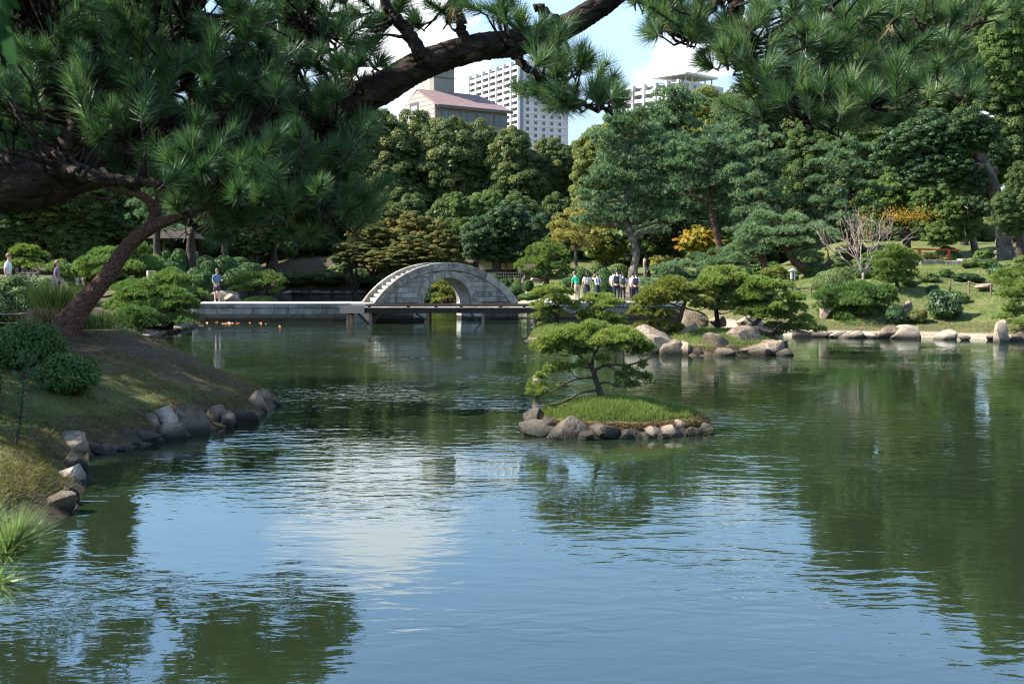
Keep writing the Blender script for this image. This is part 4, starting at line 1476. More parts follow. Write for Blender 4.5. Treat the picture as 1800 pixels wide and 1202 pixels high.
under = [(455, 'behind the far slope on the left'), (530, 'behind the shaded slope'), (600, 'behind the russet maple'), (670, 'behind the tallest maple'), (740, 'behind the orange-brown maple'), (810, 'behind the rounded light tree'), (880, 'behind the glossy evergreen'), (945, 'right of the glossy evergreen'), (1000, 'behind the yellow cherry'), (1060, 'behind the curved pine trunk'), (1120, 'between the curved and the red trunk'), (1180, 'behind the orange maple'), (1240, 'behind the red trunk'), (1300, 'left of the first tiered pine'), (1360, 'right of the first tiered pine'), (1420, 'between the tiered pines'), (1480, 'behind the second tiered pine'), (1540, 'right of the second tiered pine'), (1600, 'behind the red railing post'), (1660, 'behind the stone footing'), (1720, 'behind the slender grey stem'), (1785, 'behind the great grey trunk')]
for i, (px, lab) in enumerate(under):
    D = 128 + 6 * (i % 3) if px < 1300 else 104 + 5 * (i % 3)
    wood_tree('understory_tree', D, (px, 468), [(px, 470, 4), (px, 440, 3), (px + 3, 410, 2)], [(px, 428 - 10 * (i % 2), 48, 46), (px + 26, 452, 40, 34), (px - 22, 385, 40, 40)], 'dense shady understory tree ' + lab, 'dark_broad' if i % 3 else 'camphor', 'bark_dark', 420 + i, 'understory trees closing the view')
# broadleaved trees nearer
wood_tree('evergreen_tree', 116, (838, 470), [(838, 470, 6), (836, 420, 5), (835, 385, 3)], [(838, 372, 34, 34), (808, 362, 22, 22), (866, 362, 26, 24), (835, 400, 44, 30)], 'rounded light green tree with bubbly crown behind the bridge', 'broad', 'bark_dark', 431)
wood_tree('evergreen_tree', 104, (872, 482), [(872, 482, 8), (876, 450, 7), (885, 420, 5)], [(892, 395, 48, 36), (850, 420, 42, 34), (930, 415, 40, 36), (880, 440, 50, 26), (915, 445, 34, 22), (838, 440, 26, 22)], 'broad dark glossy evergreen spreading over the tea house', 'glossy', 'bark_dark', 432)
MAPLE = []
for v_ in range(2):
    rv = np.random.default_rng(940 + v_)
    cmv = MB()
    cl = shell_clumps(rv, 70, 0, 0, 0, .86, .86, .86, .13, .24, -.8, .35)
    leaf_clumps(cmv, cl, 22000, .062, rv, .4, .5, .55, shell=.55, ratio=.62, tj=.2)
    MAPLE.append(cmv.mesh('crown', M['maple']))
mp = [(655, 425, 46, 52, 118), (700, 405, 48, 58, 120), (745, 410, 46, 56, 117), (786, 425, 36, 48, 114), (625, 445, 40, 34, 113), (735, 440, 46, 34, 110), (690, 455, 44, 28, 109)]
for i, (px, py, rx, rz, D) in enumerate(mp):
    b = P(px, 490, D)
    root = thing('maple_tree', b, ['russet maple tree at the edge of the dark overhanging needles', 'tallest orange-tipped maple behind the far shore', 'orange-brown maple tree beside the light green rounded tree', 'pale bronze maple just above the top of the bridge',
             'low maple overhanging the shaded far shore', 'dark brown-green maple right behind the bridge steps', 'drooping maple branches over the far pond edge'][i], 'tree', 'turning maples behind the bridge')
    tm = MB()
    rv = np.random.default_rng(960 + i)
    for _ in range(4):
        e = P(px + rv.uniform(-.5, .5) * rx, py + rv.uniform(-.3, .3) * rz, D) - b
        limb(tm, (rv.uniform(-.3, .3), 0, min(0, gz(b[0], b[1]) - b[2]) - .3), e, PX(3.4, D), PX(1, D), rv, .05, 9)
    tm.build('trunk', M['bark_dark'], root, smooth=True)
    for k in range(2):
        o = link('crown', MAPLE[(i + k) % 2], root, P(px + (k * 2 - 1) * rx * .3, py + k * rz * .3, D) - b, rv.uniform(0, 6.28))
        o.scale = (PX(rx * .85, D), PX(rx * .85, D), PX(rz * .85, D))
broad_px('cherry_tree', 96, (1018, 486), [(1014, 486, 3.4), (1012, 450, 3), (1015, 420, 2)], [(1020, 412, 56, 46), (1045, 390, 34, 28)], 'yellowing cherry tree behind the group of students', 'yellow', 'bark_grey', n=15000, size=.17, clumps=110, r=(.08, .20), seed=450, flat=.6, jitter=1.0, fill=.0, inner=.5, limbs=30)
broad_px('cherry_tree', 102, (1064, 482), [(1064, 482, 5), (1062, 460, 4), (1060, 440, 3)], [(1064, 430, 46, 34)], 'dark-stemmed small tree with yellow-green leaves behind the curved pine trunk', 'camphor_gold', n=9000, size=.26, clumps=40, r=(.10, .2), seed=451, flat=.6, inner=.5, limbs=26)
broad_px('maple_tree', 92, (1232, 462), [(1236, 462, 4), (1236, 440, 3), (1232, 420, 2)], [(1226, 424, 38, 28), (1250, 436, 28, 20)], 'bright orange maple beside the red pine trunk', 'maple_orange', n=11000, size=.2, clumps=60, r=(.10, .2), seed=452, flat=.4, jitter=.45, up=.6, ratio=.6, inner=.4)
broad_px('broadleaf_tree', 98, (1160, 480), [(1140, 482, 4), (1136, 450, 3.5), (1140, 430, 3)], [(1150, 420, 46, 34), (1180, 450, 30, 22)], 'dark small tree between the curved pine trunk and the orange maple', 'dark_broad', 'bark_grey', n=11000, size=.28, clumps=40, r=(.12, .2), seed=453)
broad_px('maple_tree', 94, (1172, 488), [(1172, 488, 2), (1172, 475, 2), (1170, 468, 1.5)], [(1168, 462, 30, 14)], 'small yellowish maple under the pines by the stone post', 'yellow', n=4000, size=.2, clumps=26, r=(.14, .24), seed=454, flat=.4, up=.6)
# right-hand wood
rw_ = [(1590, 330, 75, 70, 80, 'broad', 'soft light green tree above the bare twigs', 22000, .26), (1660, 380, 60, 55, 74, 'broad', 'airy light green tree behind the red railing', 15000, .22), (1640, 262, 110, 52, 70, 'glossy', 'broad glossy crown of the great leaning tree', 30000, .24),
    (1560, 130, 120, 120, 88, 'dark_broad', 'tall dark tree rising behind the hanging needles', 30000, .34), (1690, 90, 120, 130, 84, 'dark_broad', 'tallest dark tree at the upper right', 32000, .34), (1790, 180, 90, 150, 72, 'dark_broad', 'dark tree filling the right edge', 26000, .28),
    (1780, 60, 70, 100, 60, 'broad', 'bright leafed branches at the top right corner', 16000, .2), (1690, 400, 60, 60, 90, 'dark_broad', 'shady undergrowth tree behind the stone footing', 14000, .28), (1790, 350, 46, 60, 64, 'dark_broad', 'dark small tree beside the grey trunk', 14000, .2), (1520, 300, 70, 110, 96, 'dark_broad', 'deep shade tree between the tiered pines', 20000, .32),
    (1450, 240, 80, 150, 110, 'dark_broad', 'tall shade tree behind the tiered pines', 22000, .36), (1585, 420, 70, 40, 88, 'dark_broad', 'shaded low tree behind the pruned pine', 13000, .26)]
for i, (px, py, rx, rz, D, m, lab, n, sz) in enumerate(rw_):
    tr = [(px + 6, 464, 7), (px + 2, py + rz * .8, 6), (px, py, 4)]
    if i == 2:
        tr = [(1770, 462, 17), (1765, 430, 13), (1758, 380, 11.5), (1747, 330, 10.5), (1730, 290, 10), (1708, 255, 8), (1690, 225, 6)]
    if i == 6:
        tr = [(1910, 464, 7), (1890, 250, 6), (1830, 90, 4)]
    if i == 5:
        tr = [(1850, 464, 7), (1840, 330, 6), (1820, 200, 4)]
    if i == 1:
        tr = [(1716, 452, 7), (1712, 430, 6), (1704, 380, 5), (1700, 340, 4)]
    k = (-1) ** i
    if i == 2:
        crs = [(1590, 262, 56, 40), (1650, 240, 60, 44), (1710, 236, 50, 40), (1660, 290, 56, 34), (1610, 305, 44, 30), (1700, 318, 40, 34), (1780, 262, 46, 40, 5), (1800, 330, 34, 40, 7)]
    else:
        crs = [(px, py, rx * .62, rz * .62), (px - rx * .5, py + rz * .35 * k, rx * .55, rz * .55), (px + rx * .5, py - rz * .35 * k, rx * .55, rz * .55), (px + rx * .1, py - rz * .5, rx * .5, rz * .5), (px - rx * .1, py + rz * .55, rx * .55, rz * .5)]
    wood_tree('broadleaf_tree', D if i != 2 else 66, (tr[0][0], tr[0][1]), tr, crs, lab, m, 'bark_grey' if i in (1, 2) else 'bark_dark', 460 + i, 'trees of the right-hand wood')
# left-hand wood behind the junipers
lw = [(30, 390, 90, 55, 90, 'dark_broad', 'leafy tree with a few yellow leaves below the big limb'), (140, 385, 90, 58, 92, 'dark_broad', 'dark leafy tree behind the leaning red trunk'), (250, 385, 70, 55, 96, 'broad', 'light leafed tree over the pavilion'),
    (350, 375, 70, 55, 100, 'dark_broad', 'dark tree over the round clipped shrubs'), (440, 390, 66, 56, 98, 'dark_broad', 'dark tree left of the grey trunk on the slope'), (520, 380, 66, 60, 124, 'dark_broad', 'dark tree on the shaded slope'), (590, 380, 60, 66, 132, 'dark_broad', 'dark tree at the top of the shaded slope'), (-40, 340, 110, 100, 94, 'dark_broad', 'dark tree at the far left edge'),
    (90, 290, 130, 100, 90, 'dark_broad', 'tall dark tree far behind the big limb'), (280, 290, 130, 110, 104, 'dark_broad', 'tall dark tree far behind the leaning pine'), (430, 300, 100, 110, 128, 'dark_broad', 'tall dark tree beyond the shaded slope'), (20, 180, 130, 185, 112, 'dark_broad', 'very tall dark tree hidden behind the needles at the upper left'), (165, 180, 95, 185, 114, 'dark_broad', 'very tall tree hidden behind the needles beside the leaning trunk'), (-110, 180, 120, 185, 110, 'dark_broad', 'very tall tree just past the left edge')]
for i, (px, D, py) in enumerate([(452, 120, 400), (505, 126, 405), (548, 124, 412), (470, 112, 420)]):
    wood_tree('broadleaf_tree', D, (px, 478), [(px, 484, 4), (px + 2, 450, 3.5), (px, py, 3)], [(px, py, 40, 30), (px + 24, py + 18, 34, 20), (px - 24, py + 12, 34, 22)], ['leafy tree standing left on the dark far slope', 'leafy tree in the middle of the dark far slope', 'leafy tree right on the dark far slope above the edge stones', 'leafy tree low at the far water above the islet'][i], 'dark_broad', 'bark_dark', 720 + i, 'trees of the left-hand wood')
lu = [(-20, 90, 'at the left edge behind the walking man'), (50, 94, 'behind the flat-topped pruned pine'), (120, 90, 'behind the brown-haired woman'), (185, 95, 'behind the middle of the leaning trunk'), (245, 98, 'left of the pavilion'), (305, 102, 'behind the pavilion'), (365, 108, 'above the man in blue'), (425, 128, 'left on the shaded slope'), (490, 138, 'behind the mottled trunk'), (560, 142, 'at the head of the shaded slope')]
for i, (px, D, lab) in enumerate(lu):
    wood_tree('understory_tree', D, (px, 468), [(px, 470, 4), (px, 440, 3), (px + 3, 410, 2)], [(px, 425, 48, 38), (px + 30, 442, 40, 26), (px - 28, 395, 44, 40), (px + 20, 360, 46, 44)], 'dense shady understory tree ' + lab, 'dark_broad', 'bark_dark', 700 + i, 'understory trees closing the view')
for i, (px, py, rx, rz, D, m, lab) in enumerate(lw):
    wood_tree('broadleaf_tree', D, (px, 462), [(px, 462, 6), (px + 3, 425, 5), (px, py, 4)], [(px, py, rx * .7, rz * .7), (px + rx * .5, py + rz * .25, rx * .6, rz * .5), (px - rx * .5, py + rz * .15, rx * .6, rz * .5), (px + rx * .1, py + rz * .6, rx * .6, rz * .45), (px, py - rz * .5, rx * .6, rz * .5)], lab, m, 'bark_dark', 480 + i, 'trees of the left-hand wood')
yl = MB(); ry_ = np.random.default_rng(499)
# slender stems on the slope
for i, (px, y0, y1, r, D) in enumerate([(276, 470, 385, 7, 74), (335, 468, 400, 7, 78), (395, 452, 380, 6, 96), (481, 482, 395, 7, 100)]):
    b = P(px, y0, D)
    root = thing('tree', b, ['grey trunk just right of the leaning red pine', 'grey trunk rising from the clipped round shrubs', 'thin grey trunk above the man in blue', 'mottled grey trunk on the shaded slope'][i], 'tree', 'grey trunks on the far left')
    tm = MB()
    sp = smooth_path([np.append(P(px + dx_, y, D) - b, PX(r * f, D)) for dx_, y, f in ((0, y0 + 6, 1.25), (1, y0 - 20, 1), (-1, (y0 + y1) / 2, .9), (2, y1, .75))], 14)
    tube(tm, sp[:, :3], sp[:, 3], 9, .06, ry_)
    cm = MB()
    for _ in range(7):
        e = sp[-1, :3] + ry_.normal(0, 1, 3) * (2.2, 2.2, .7) + (0, 0, .8)
        limb(tm, sp[-1 - ry_.integers(0, 3), :3], e, PX(r * .22, D), .02, ry_)
        needle_pad(cm, e, 1.6, 1.6, .5, ry_, 16, 8, .3, .07, .8, .35)
    tm.build('trunk', M['bark_dark'], root, smooth=True)
    cm.build('crown', M['pine'], root)

# ------------------------------------------------------------------ tall garden pines
rp_ = np.random.default_rng(500)
sh = dict(dens=13, k=8, nl=.40, nw=.085, spread=.8)
pine_px('tall_pine', 86, (1112, 482), [(1112, 482, 9), (1116, 465, 7), (1118, 440, 6.5), (1108, 410, 6), (1100, 380, 5.5), (1103, 340, 5), (1106, 300, 4), (1104, 250, 2.5)], pads_grid(rp_, 48, 1025, 1195, 205, 395, 28, 12, lambda x, y: abs(x - 1108) < 30 + (y - 200) * .33), 'tall blue-green pine with a curved brown trunk behind the students', 'pine', 'bark_grey', seed=501, group='tall garden pines', **sh)
pine_px('tall_pine', 94, (1190, 470), [(1190, 470, 6), (1186, 400, 5), (1180, 320, 4), (1184, 240, 3), (1186, 195, 2)], pads_grid(rp_, 84, 1105, 1285, 180, 420, 30, 14, lambda x, y: abs(x - 1192) < 22 + (y - 175) * .34), 'massive feathery pine rising above the curved trunk', 'pine', 'bark_black', seed=502, group='tall garden pines', **sh)
pine_px('tall_pine', 84, (1266, 446), [(1268, 448, 7), (1262, 425, 6), (1254, 395, 5), (1250, 365, 5), (1252, 330, 4), (1246, 290, 3)], pads_grid(rp_, 34, 1185, 1305, 255, 372, 28, 13, ell(1246, 312, 66, 62)), 'pine with a bright red slanting trunk', 'pine', 'bark_red', seed=503, group='tall garden pines', branches=[[(1252, 362, 2.5, 0), (1235, 352, 2, -.5), (1212, 345, 1.5, -1)]], **sh)
pine_px('tall_pine', 104, (1300, 440), [(1300, 460, 6), (1298, 380, 5), (1302, 280, 4), (1300, 200, 3)], pads_grid(rp_, 66, 1230, 1375, 190, 430, 30, 14, lambda x, y: abs(x - 1300) < 18 + (y - 185) * .26), 'dense pine behind the red slanting trunk', 'pine', 'bark_black', seed=504, group='tall garden pines', **sh)


def tiers(rows, D, seed):
    rng = np.random.default_rng(seed)
    out = []
    for (cx, y, half) in rows:
        n = max(2, int(half / 16))
        for k in range(n):
            x = cx + (k - (n - 1) / 2) / max(n - 1, 1) * half * 1.5
            out.append((x, y + abs(x - cx) / half * 9 + rng.normal(0, 2.5), 20 + rng.normal(0, 3), 8.5, rng.uniform(-1, 1) * PX(half, D) * .6))
        out.append((cx, y - 2, half * .55, 9, -PX(half, D) * .5))
    return out


sh2 = dict(dens=26, k=8, nl=.28, nw=.06, spread=.8)
pine_px('tiered_pine', 80, (1336, 425), [(1338, 430, 5), (1335, 380, 4.5), (1337, 330, 4), (1336, 270, 3), (1336, 238, 2)], tiers([(1336, 240, 26), (1334, 268, 44), (1334, 296, 46), (1330, 322, 48), (1332, 348, 52), (1330, 376, 52), (1325, 402, 46)], 80, 5), 'cloud-pruned pine with many flat shelves, left of the two tiered pines', 'pine', 'bark_black', seed=505, group='tiered pines', tint=.6, **sh2)
pine_px('tiered_pine', 76, (1494, 430), [(1494, 440, 6), (1492, 390, 5), (1494, 330, 4.5), (1490, 280, 3)], tiers([(1480, 258, 40), (1470, 284, 46), (1500, 300, 56), (1470, 318, 42), (1505, 335, 58), (1462, 352, 40), (1510, 362, 50), (1470, 392, 55), (1500, 412, 46)], 76, 6), 'shaded tiered pine behind the bare twiggy tree', 'pine', 'bark_black', seed=506, group='tiered pines', tint=.5, **sh2)
pine_px('arching_pine', 66, (1448, 486), [(1448, 490, 9), (1432, 482, 8.5), (1412, 470, 8), (1395, 457, 6), (1385, 440, 5), (1372, 425, 4), (1376, 405, 3.5), (1374, 392, 3)], [(1320, 448, 30, 10), (1345, 436, 34, 9), (1375, 432, 36, 9), (1300, 440, 24, 10), (1390, 395, 34, 10), (1350, 400, 34, 11), (1325, 412, 30, 10), (1365, 415, 36, 9), (1402, 412, 26, 9), (1418, 440, 30, 10), (1345, 385, 26, 8), (1310, 425, 22, 9), (1430, 415, 30, 10), (1410, 455, 26, 8), (1305, 462, 22, 8), (1450, 425, 24, 9)],
        'low arching pine with a bent dark trunk beside the lantern post', 'pine', 'bark_red', seed=507, dens=48, k=8, nl=.24, nw=.048, spread=.8, tint=.62, grow_=1.2, branches=[[(1440, 484, 5, .6), (1452, 470, 4.5, .6), (1470, 460, 4, .8)], [(1345, 482, 5, .2), (1343, 465, 5, .2), (1346, 452, 4, .2)]])
pine_px('garden_pine', 79, (960, 500), [(960, 502, 5), (962, 490, 4.5), (966, 478, 4), (964, 460, 3), (962, 440, 2)], tiers([(962, 434, 22), (958, 446, 34), (962, 458, 44), (950, 470, 46), (968, 478, 44), (955, 486, 30)], 79, 7), 'vivid green umbrella pine on the lawn right of the bridge', 'pine_bright', 'bark_red', seed=508, dens=50, k=8, nl=.22, nw=.05, spread=.8, tint=.3)
pine_px('garden_pine', 88, (785, 541), [(785, 541, 3), (788, 530, 2.5), (784, 515, 2)], [(784, 500, 16, 7), (772, 508, 14, 6), (798, 506, 15, 7), (785, 514, 20, 7), (770, 522, 14, 6), (800, 520, 14, 7), (786, 528, 20, 6), (806, 530, 12, 5), (766, 532, 10, 5)], 'sunlit yellow-green pine framed by the bridge arch', 'pine_yellow', 'bark_black', seed=509, dens=50, k=8, nl=.24, nw=.06, tint=.55)
shrub_px('evergreen_bush', 92, 752, 512, 26, 24, 'dark bush seen through the left part of the bridge arch', 'dark_broad', 2600, .22, 510, lumps=9)
pine_px('garden_pine', 58, (1380, 500), [(1380, 505, 3), (1378, 490, 2.5), (1380, 478, 2)], [(1360, 476, 18, 7), (1345, 484, 14, 6), (1372, 486, 20, 7), (1335, 492, 12, 5), (1390, 484, 10, 5)], 'small yellowish pine bush left of the lantern post', 'pine_yellow', seed=511, dens=80, k=8, nl=.18, nw=.04, tint=.5)
pine_px('garden_pine', 55, (1578, 508), [(1578, 510, 4), (1576, 495, 3), (1574, 470, 2)], [(1572, 446, 22, 8), (1560, 458, 26, 9), (1590, 460, 24, 9), (1548, 472, 22, 9), (1576, 474, 30, 9), (1602, 474, 14, 8), (1555, 486, 24, 8), (1590, 488, 24, 8), (1572, 497, 26, 7), (1545, 494, 14, 6), (1606, 490, 10, 6)], 'round green pruned pine on the slope right of the bare tree', 'pine_bright', 'bark_black', seed=512, dens=100, k=8, nl=.19, nw=.036, tint=.3, grow_=1.15)
pine_px('spreading_pine', 51, (1505, 575), [(1505, 585, 4), (1502, 560, 4), (1500, 535, 3)], [(1500, 515, 34, 10), (1465, 522, 28, 9), (1535, 520, 30, 10), (1445, 530, 22, 8), (1490, 532, 40, 10), (1530, 536, 36, 10), (1560, 536, 20, 9), (1470, 545, 26, 9), (1510, 552, 40, 10), (1550, 552, 26, 9), (1480, 560, 26, 8), (1525, 568, 34, 8), (1500, 574, 30, 6), (1555, 568, 20, 8)],
        'dark green spreading pine mound above the sandy shore', 'juniper', 'bark_black', seed=513, dens=120, k=8, nl=.18, nw=.034, tint=.5, grow_=1.25)
pine_px('spreading_pine', 46, (1800, 575), [(1810, 580, 4), (1808, 540, 3), (1805, 510, 2)], [(1790, 490, 30, 10), (1812, 482, 26, 10), (1775, 505, 24, 9), (1805, 508, 30, 10), (1770, 520, 20, 8), (1795, 526, 30, 10), (1785, 548, 22, 8), (1770, 562, 18, 7), (1800, 556, 28, 9), (1790, 572, 26, 6)], 'bright green pine at the right edge above the standing stone', 'pine_bright', seed=514, dens=130, k=8, nl=.17, nw=.03, tint=.45, grow_=1.2)

# ------------------------------------------------------------------ island pines
ip = dict(dens=760, k=12, nl=.076, nw=.014, spread=.75, deep=.95, grow_=1.34)
pine_px('islet_pine', 20.9, (1055, 692), [(1056, 694, 6), (1052, 680, 5), (1048, 668, 4.6), (1043, 652, 4.4), (1036, 640, 3.2), (1026, 632, 2.4), (1016, 622, 1.6)],
        [(1035, 583, 28, 9), (1003, 592, 28, 10), (1066, 592, 28, 9), (968, 606, 22, 10), (950, 612, 14, 8), (1030, 602, 30, 10), (1092, 600, 28, 9), (1118, 608, 22, 9), (1146, 618, 14, 8), (1000, 612, 26, 10), (1052, 614, 26, 9), (1082, 616, 22, 8), (1130, 624, 18, 7), (965, 622, 17, 7), (1020, 624, 18, 8),
         (985, 648, 10, 7), (1002, 652, 10, 6), (968, 656, 13, 8), (1022, 644, 10, 6), (950, 668, 9, 6), (944, 680, 11, 7), (936, 697, 11, 8), (952, 694, 11, 7), (988, 680, 9, 4), (1126, 648, 11, 7), (1102, 652, 7, 4), (1094, 668, 12, 7), (1114, 664, 11, 7), (1136, 672, 12, 8), (1086, 680, 8, 5), (1112, 680, 11, 5), (1060, 636, 12, 6)],
        'little spreading pine growing on the small islet', 'pine_bright', 'bark_dark', seed=520, twigs=4, tint=.55,
        branches=[[(1044, 652, 2.8, 0), (1064, 641, 2.4, -.1), (1100, 640, 2, -.2), (1122, 634, 1.5, -.25), (1142, 626, 1, -.3)], [(1047, 664, 2.4, 0), (1022, 663, 2, -.15), (996, 669, 1.6, -.3), (968, 684, 1.1, -.35)],
                  [(1050, 686, 2.2, 0), (1020, 688, 1.8, -.2), (1000, 698, 1.7, -.3), (980, 705, 1.5, -.4), (950, 708, 1, -.45)], [(1051, 675, 2, 0), (1066, 671, 1.5, -.1), (1084, 677, 1, -.15), (1116, 676, .8, -.2)], [(1064, 641, 1.6, -.1), (1080, 648, 1.2, -.25), (1104, 658, 1, -.3), (1124, 652, .8, -.3)], [(1040, 648, 2.4, .1), (1046, 625, 2, .2), (1060, 604, 1.2, .25)]], **ip)
ip2 = dict(dens=200, k=11, nl=.13, nw=.028, grow_=1.3, spread=.75, deep=.85, twigs=3)
pine_px('island_pine', 39.3, (1196, 584), [(1196, 588, 4.5), (1194, 570, 4), (1198, 550, 3.5), (1205, 530, 3)], [(1150, 520, 26, 9), (1180, 508, 30, 9), (1205, 514, 26, 8), (1130, 538, 20, 9), (1165, 538, 26, 9), (1195, 532, 24, 8), (1120, 555, 18, 8), (1150, 560, 22, 8), (1145, 578, 24, 7), (1175, 584, 24, 7), (1120, 580, 14, 6), (1225, 522, 20, 8), (1170, 556, 20, 8), (1195, 598, 18, 5), (1235, 540, 18, 8)],
        'yellowish spreading pine on the end of the rocky island near the students', 'pine_yellow', 'bark_red', seed=521, group='pines on the rocky island', tint=.5, **ip2)
pine_px('island_pine', 39.9, (1261, 566), [(1261, 570, 4.5), (1260, 556, 4), (1258, 544, 3.5), (1256, 525, 3)], [(1260, 490, 28, 9), (1285, 484, 26, 8), (1240, 500, 28, 9), (1275, 502, 32, 9), (1305, 500, 24, 9), (1250, 516, 30, 9), (1290, 516, 30, 9), (1225, 530, 22, 8), (1270, 530, 30, 8), (1300, 534, 24, 8), (1245, 542, 24, 7), (1285, 546, 24, 7), (1232, 512, 20, 8)],
        'tallest domed pine in the middle of the rocky island', 'pine_bright', 'bark_black', seed=522, group='pines on the rocky island', tint=.55, **ip2)
pine_px('island_pine', 39.2, (1318, 582), [(1316, 584, 5), (1324, 572, 4.5), (1334, 562, 4), (1342, 548, 3.5), (1350, 530, 3)], [(1335, 506, 28, 9), (1365, 512, 28, 9), (1320, 522, 26, 9), (1350, 526, 30, 9), (1385, 530, 26, 9), (1330, 542, 28, 9), (1365, 545, 28, 9), (1400, 548, 24, 9), (1345, 560, 26, 8), (1380, 564, 28, 8), (1410, 570, 24, 8), (1395, 584, 26, 6), (1425, 582, 18, 6), (1365, 580, 20, 6), (1310, 555, 16, 6), (1320, 604, 12, 4), (1365, 590, 14, 4)],
        'low dark-green pine leaning over the water at the right of the rocky island', 'pine_bright', 'bark_dark', seed=523, group='pines on the rocky island', tint=.5, branches=[[(1324, 574, 3, -.2), (1350, 582, 2.5, -.4), (1362, 570, 2, -.5)]], **ip2)
ip3 = dict(dens=220, k=10, nl=.135, nw=.027, grow_=1.15, spread=.75, deep=.85, twigs=2)
pine_px('island_pine', 46.2, (986, 586), [(987, 588, 3.5), (982, 572, 3), (978, 556, 2.6), (976, 540, 2)], [(975, 512, 22, 7), (955, 520, 18, 7), (996, 520, 18, 7), (970, 530, 26, 7), (945, 540, 16, 7), (992, 538, 22, 7), (965, 548, 22, 7), (1008, 545, 14, 6), (950, 562, 16, 6), (985, 556, 18, 6), (958, 572, 12, 5)], 'small yellow-green pine on the grassy islet before the bridge end', 'pine_bright', 'bark_black', seed=524, group='pines on the grassy islet', tint=.6, **ip3)
pine_px('island_pine', 46.6, (1052, 582), [(1052, 584, 4), (1050, 572, 3.5), (1054, 556, 3), (1056, 545, 2.5)], [(1055, 527, 26, 6), (1035, 532, 20, 5), (1078, 534, 22, 5), (1060, 540, 22, 4), (1040, 554, 22, 6), (1065, 558, 26, 6), (1085, 562, 18, 5), (1030, 562, 18, 5), (1062, 571, 34, 4), (1090, 572, 14, 4)], 'flat-layered yellow-green pine in front of the students', 'pine_bright', 'bark_black', seed=525, group='pines on the grassy islet', tint=.62, **ip3)
pine_px('island_pine', 72.6, (455, 524), [(455, 526, 4), (452, 515, 3.5), (450, 505, 2.5)], [(440, 492, 26, 8), (415, 500, 20, 8), (425, 512, 22, 6), (460, 500, 24, 8), (480, 492, 18, 7), (495, 500, 14, 6), (488, 512, 16, 6), (450, 514, 24, 6), (470, 486, 16, 6)], 'rounded bright pine on the far little islet behind the causeway', 'pine_bright', 'bark_black', seed=526, tint=.55, dens=70, k=8, nl=.22, nw=.05, deep=.8)

# ------------------------------------------------------------------ junipers, hedges and clipped shrubs, left side
jp = dict(mat="juniper", dens=100, k=8, nl=.18, nw=.038, grow_=1.32, spread=.8, deep=.9)
pine_px('spreading_juniper', 50, (300, 575), [(300, 578, 5), (302, 550, 4), (305, 520, 3)], [(300, 500, 36, 11), (335, 505, 24, 10), (262, 510, 34, 11), (320, 522, 40, 11), (280, 528, 40, 11), (345, 525, 18, 9), (240, 530, 30, 10), (300, 545, 44, 11), (335, 545, 24, 10), (255, 550, 34, 10), (285, 562, 40, 9), (325, 563, 24, 7), (250, 566, 28, 8), (220, 548, 26, 9), (346, 517, 10, 4), (300, 566, 40, 8, -1.2), (262, 572, 34, 7, -1.0), (335, 560, 16, 7, -1), (225, 568, 30, 8, -.8), (320, 540, 34, 10, -1), (270, 545, 34, 10, -1.2), (245, 520, 34, 10, -.8)], 'great spreading juniper hanging over the pebble beach', seed=530, group='junipers on the left bank', tint=.62, **jp)
pine_px('spreading_juniper', 54, (210, 560), [(210, 565, 5), (210, 520, 4), (212, 490, 3)], [(215, 462, 36, 12), (180, 475, 36, 12), (245, 470, 26, 11), (150, 490, 34, 11), (205, 485, 44, 12), (240, 492, 30, 11), (175, 505, 40, 12), (215, 512, 40, 11), (140, 510, 30, 10), (245, 445, 20, 8), (110, 480, 28, 10), (120, 498, 28, 10), (255, 500, 24, 10), (185, 452, 22, 8), (225, 450, 26, 9), (262, 478, 26, 10), (275, 492, 22, 9), (232, 478, 30, 10, -1), (190, 490, 34, 10, -1)], 'tall billowing juniper behind the leaning red trunk', seed=531, group='junipers on the left bank', tint=.68, **jp)
pine_px('spreading_juniper', 47, (235, 590), [(235, 592, 4), (232, 575, 3), (230, 560, 3)], [(230, 560, 34, 10), (205, 568, 30, 9), (250, 572, 24, 8), (225, 582, 30, 8), (200, 585, 26, 8), (180, 575, 24, 8)], 'low dark juniper behind the base of the leaning trunk', seed=532, group='junipers on the left bank', tint=.3, **jp)
pine_px('pruned_pine', 44, (50, 490), [(50, 495, 4), (52, 475, 3.5), (48, 455, 3)], [(45, 444, 30, 7), (25, 450, 20, 6), (62, 452, 18, 6), (40, 466, 34, 6), (64, 472, 18, 5), (18, 468, 16, 5)], 'flat-topped pruned pine by the bamboo fence', 'pine_bright', 'bark_black', seed=533, dens=140, k=8, nl=.17, nw=.03, tint=.3)
shrub_px('clipped_shrub', 33, 14, 505, 44, 32, 'yellow-green rounded shrub at the left edge', 'azalea_pale', 5000, .085, 540, lumps=10)
shrub_px('clipped_shrub', 27.5, 28, 558, 66, 42, 'dark dense rounded hedge behind the rope fence', 'azalea', 9000, .06, 541, jitter=.5)
shrub_px('leafy_shrub', 36, 72, 500, 26, 20, 'blue-green low bush behind the pampas grass', 'juniper', 2500, .09, 542, lumps=7)
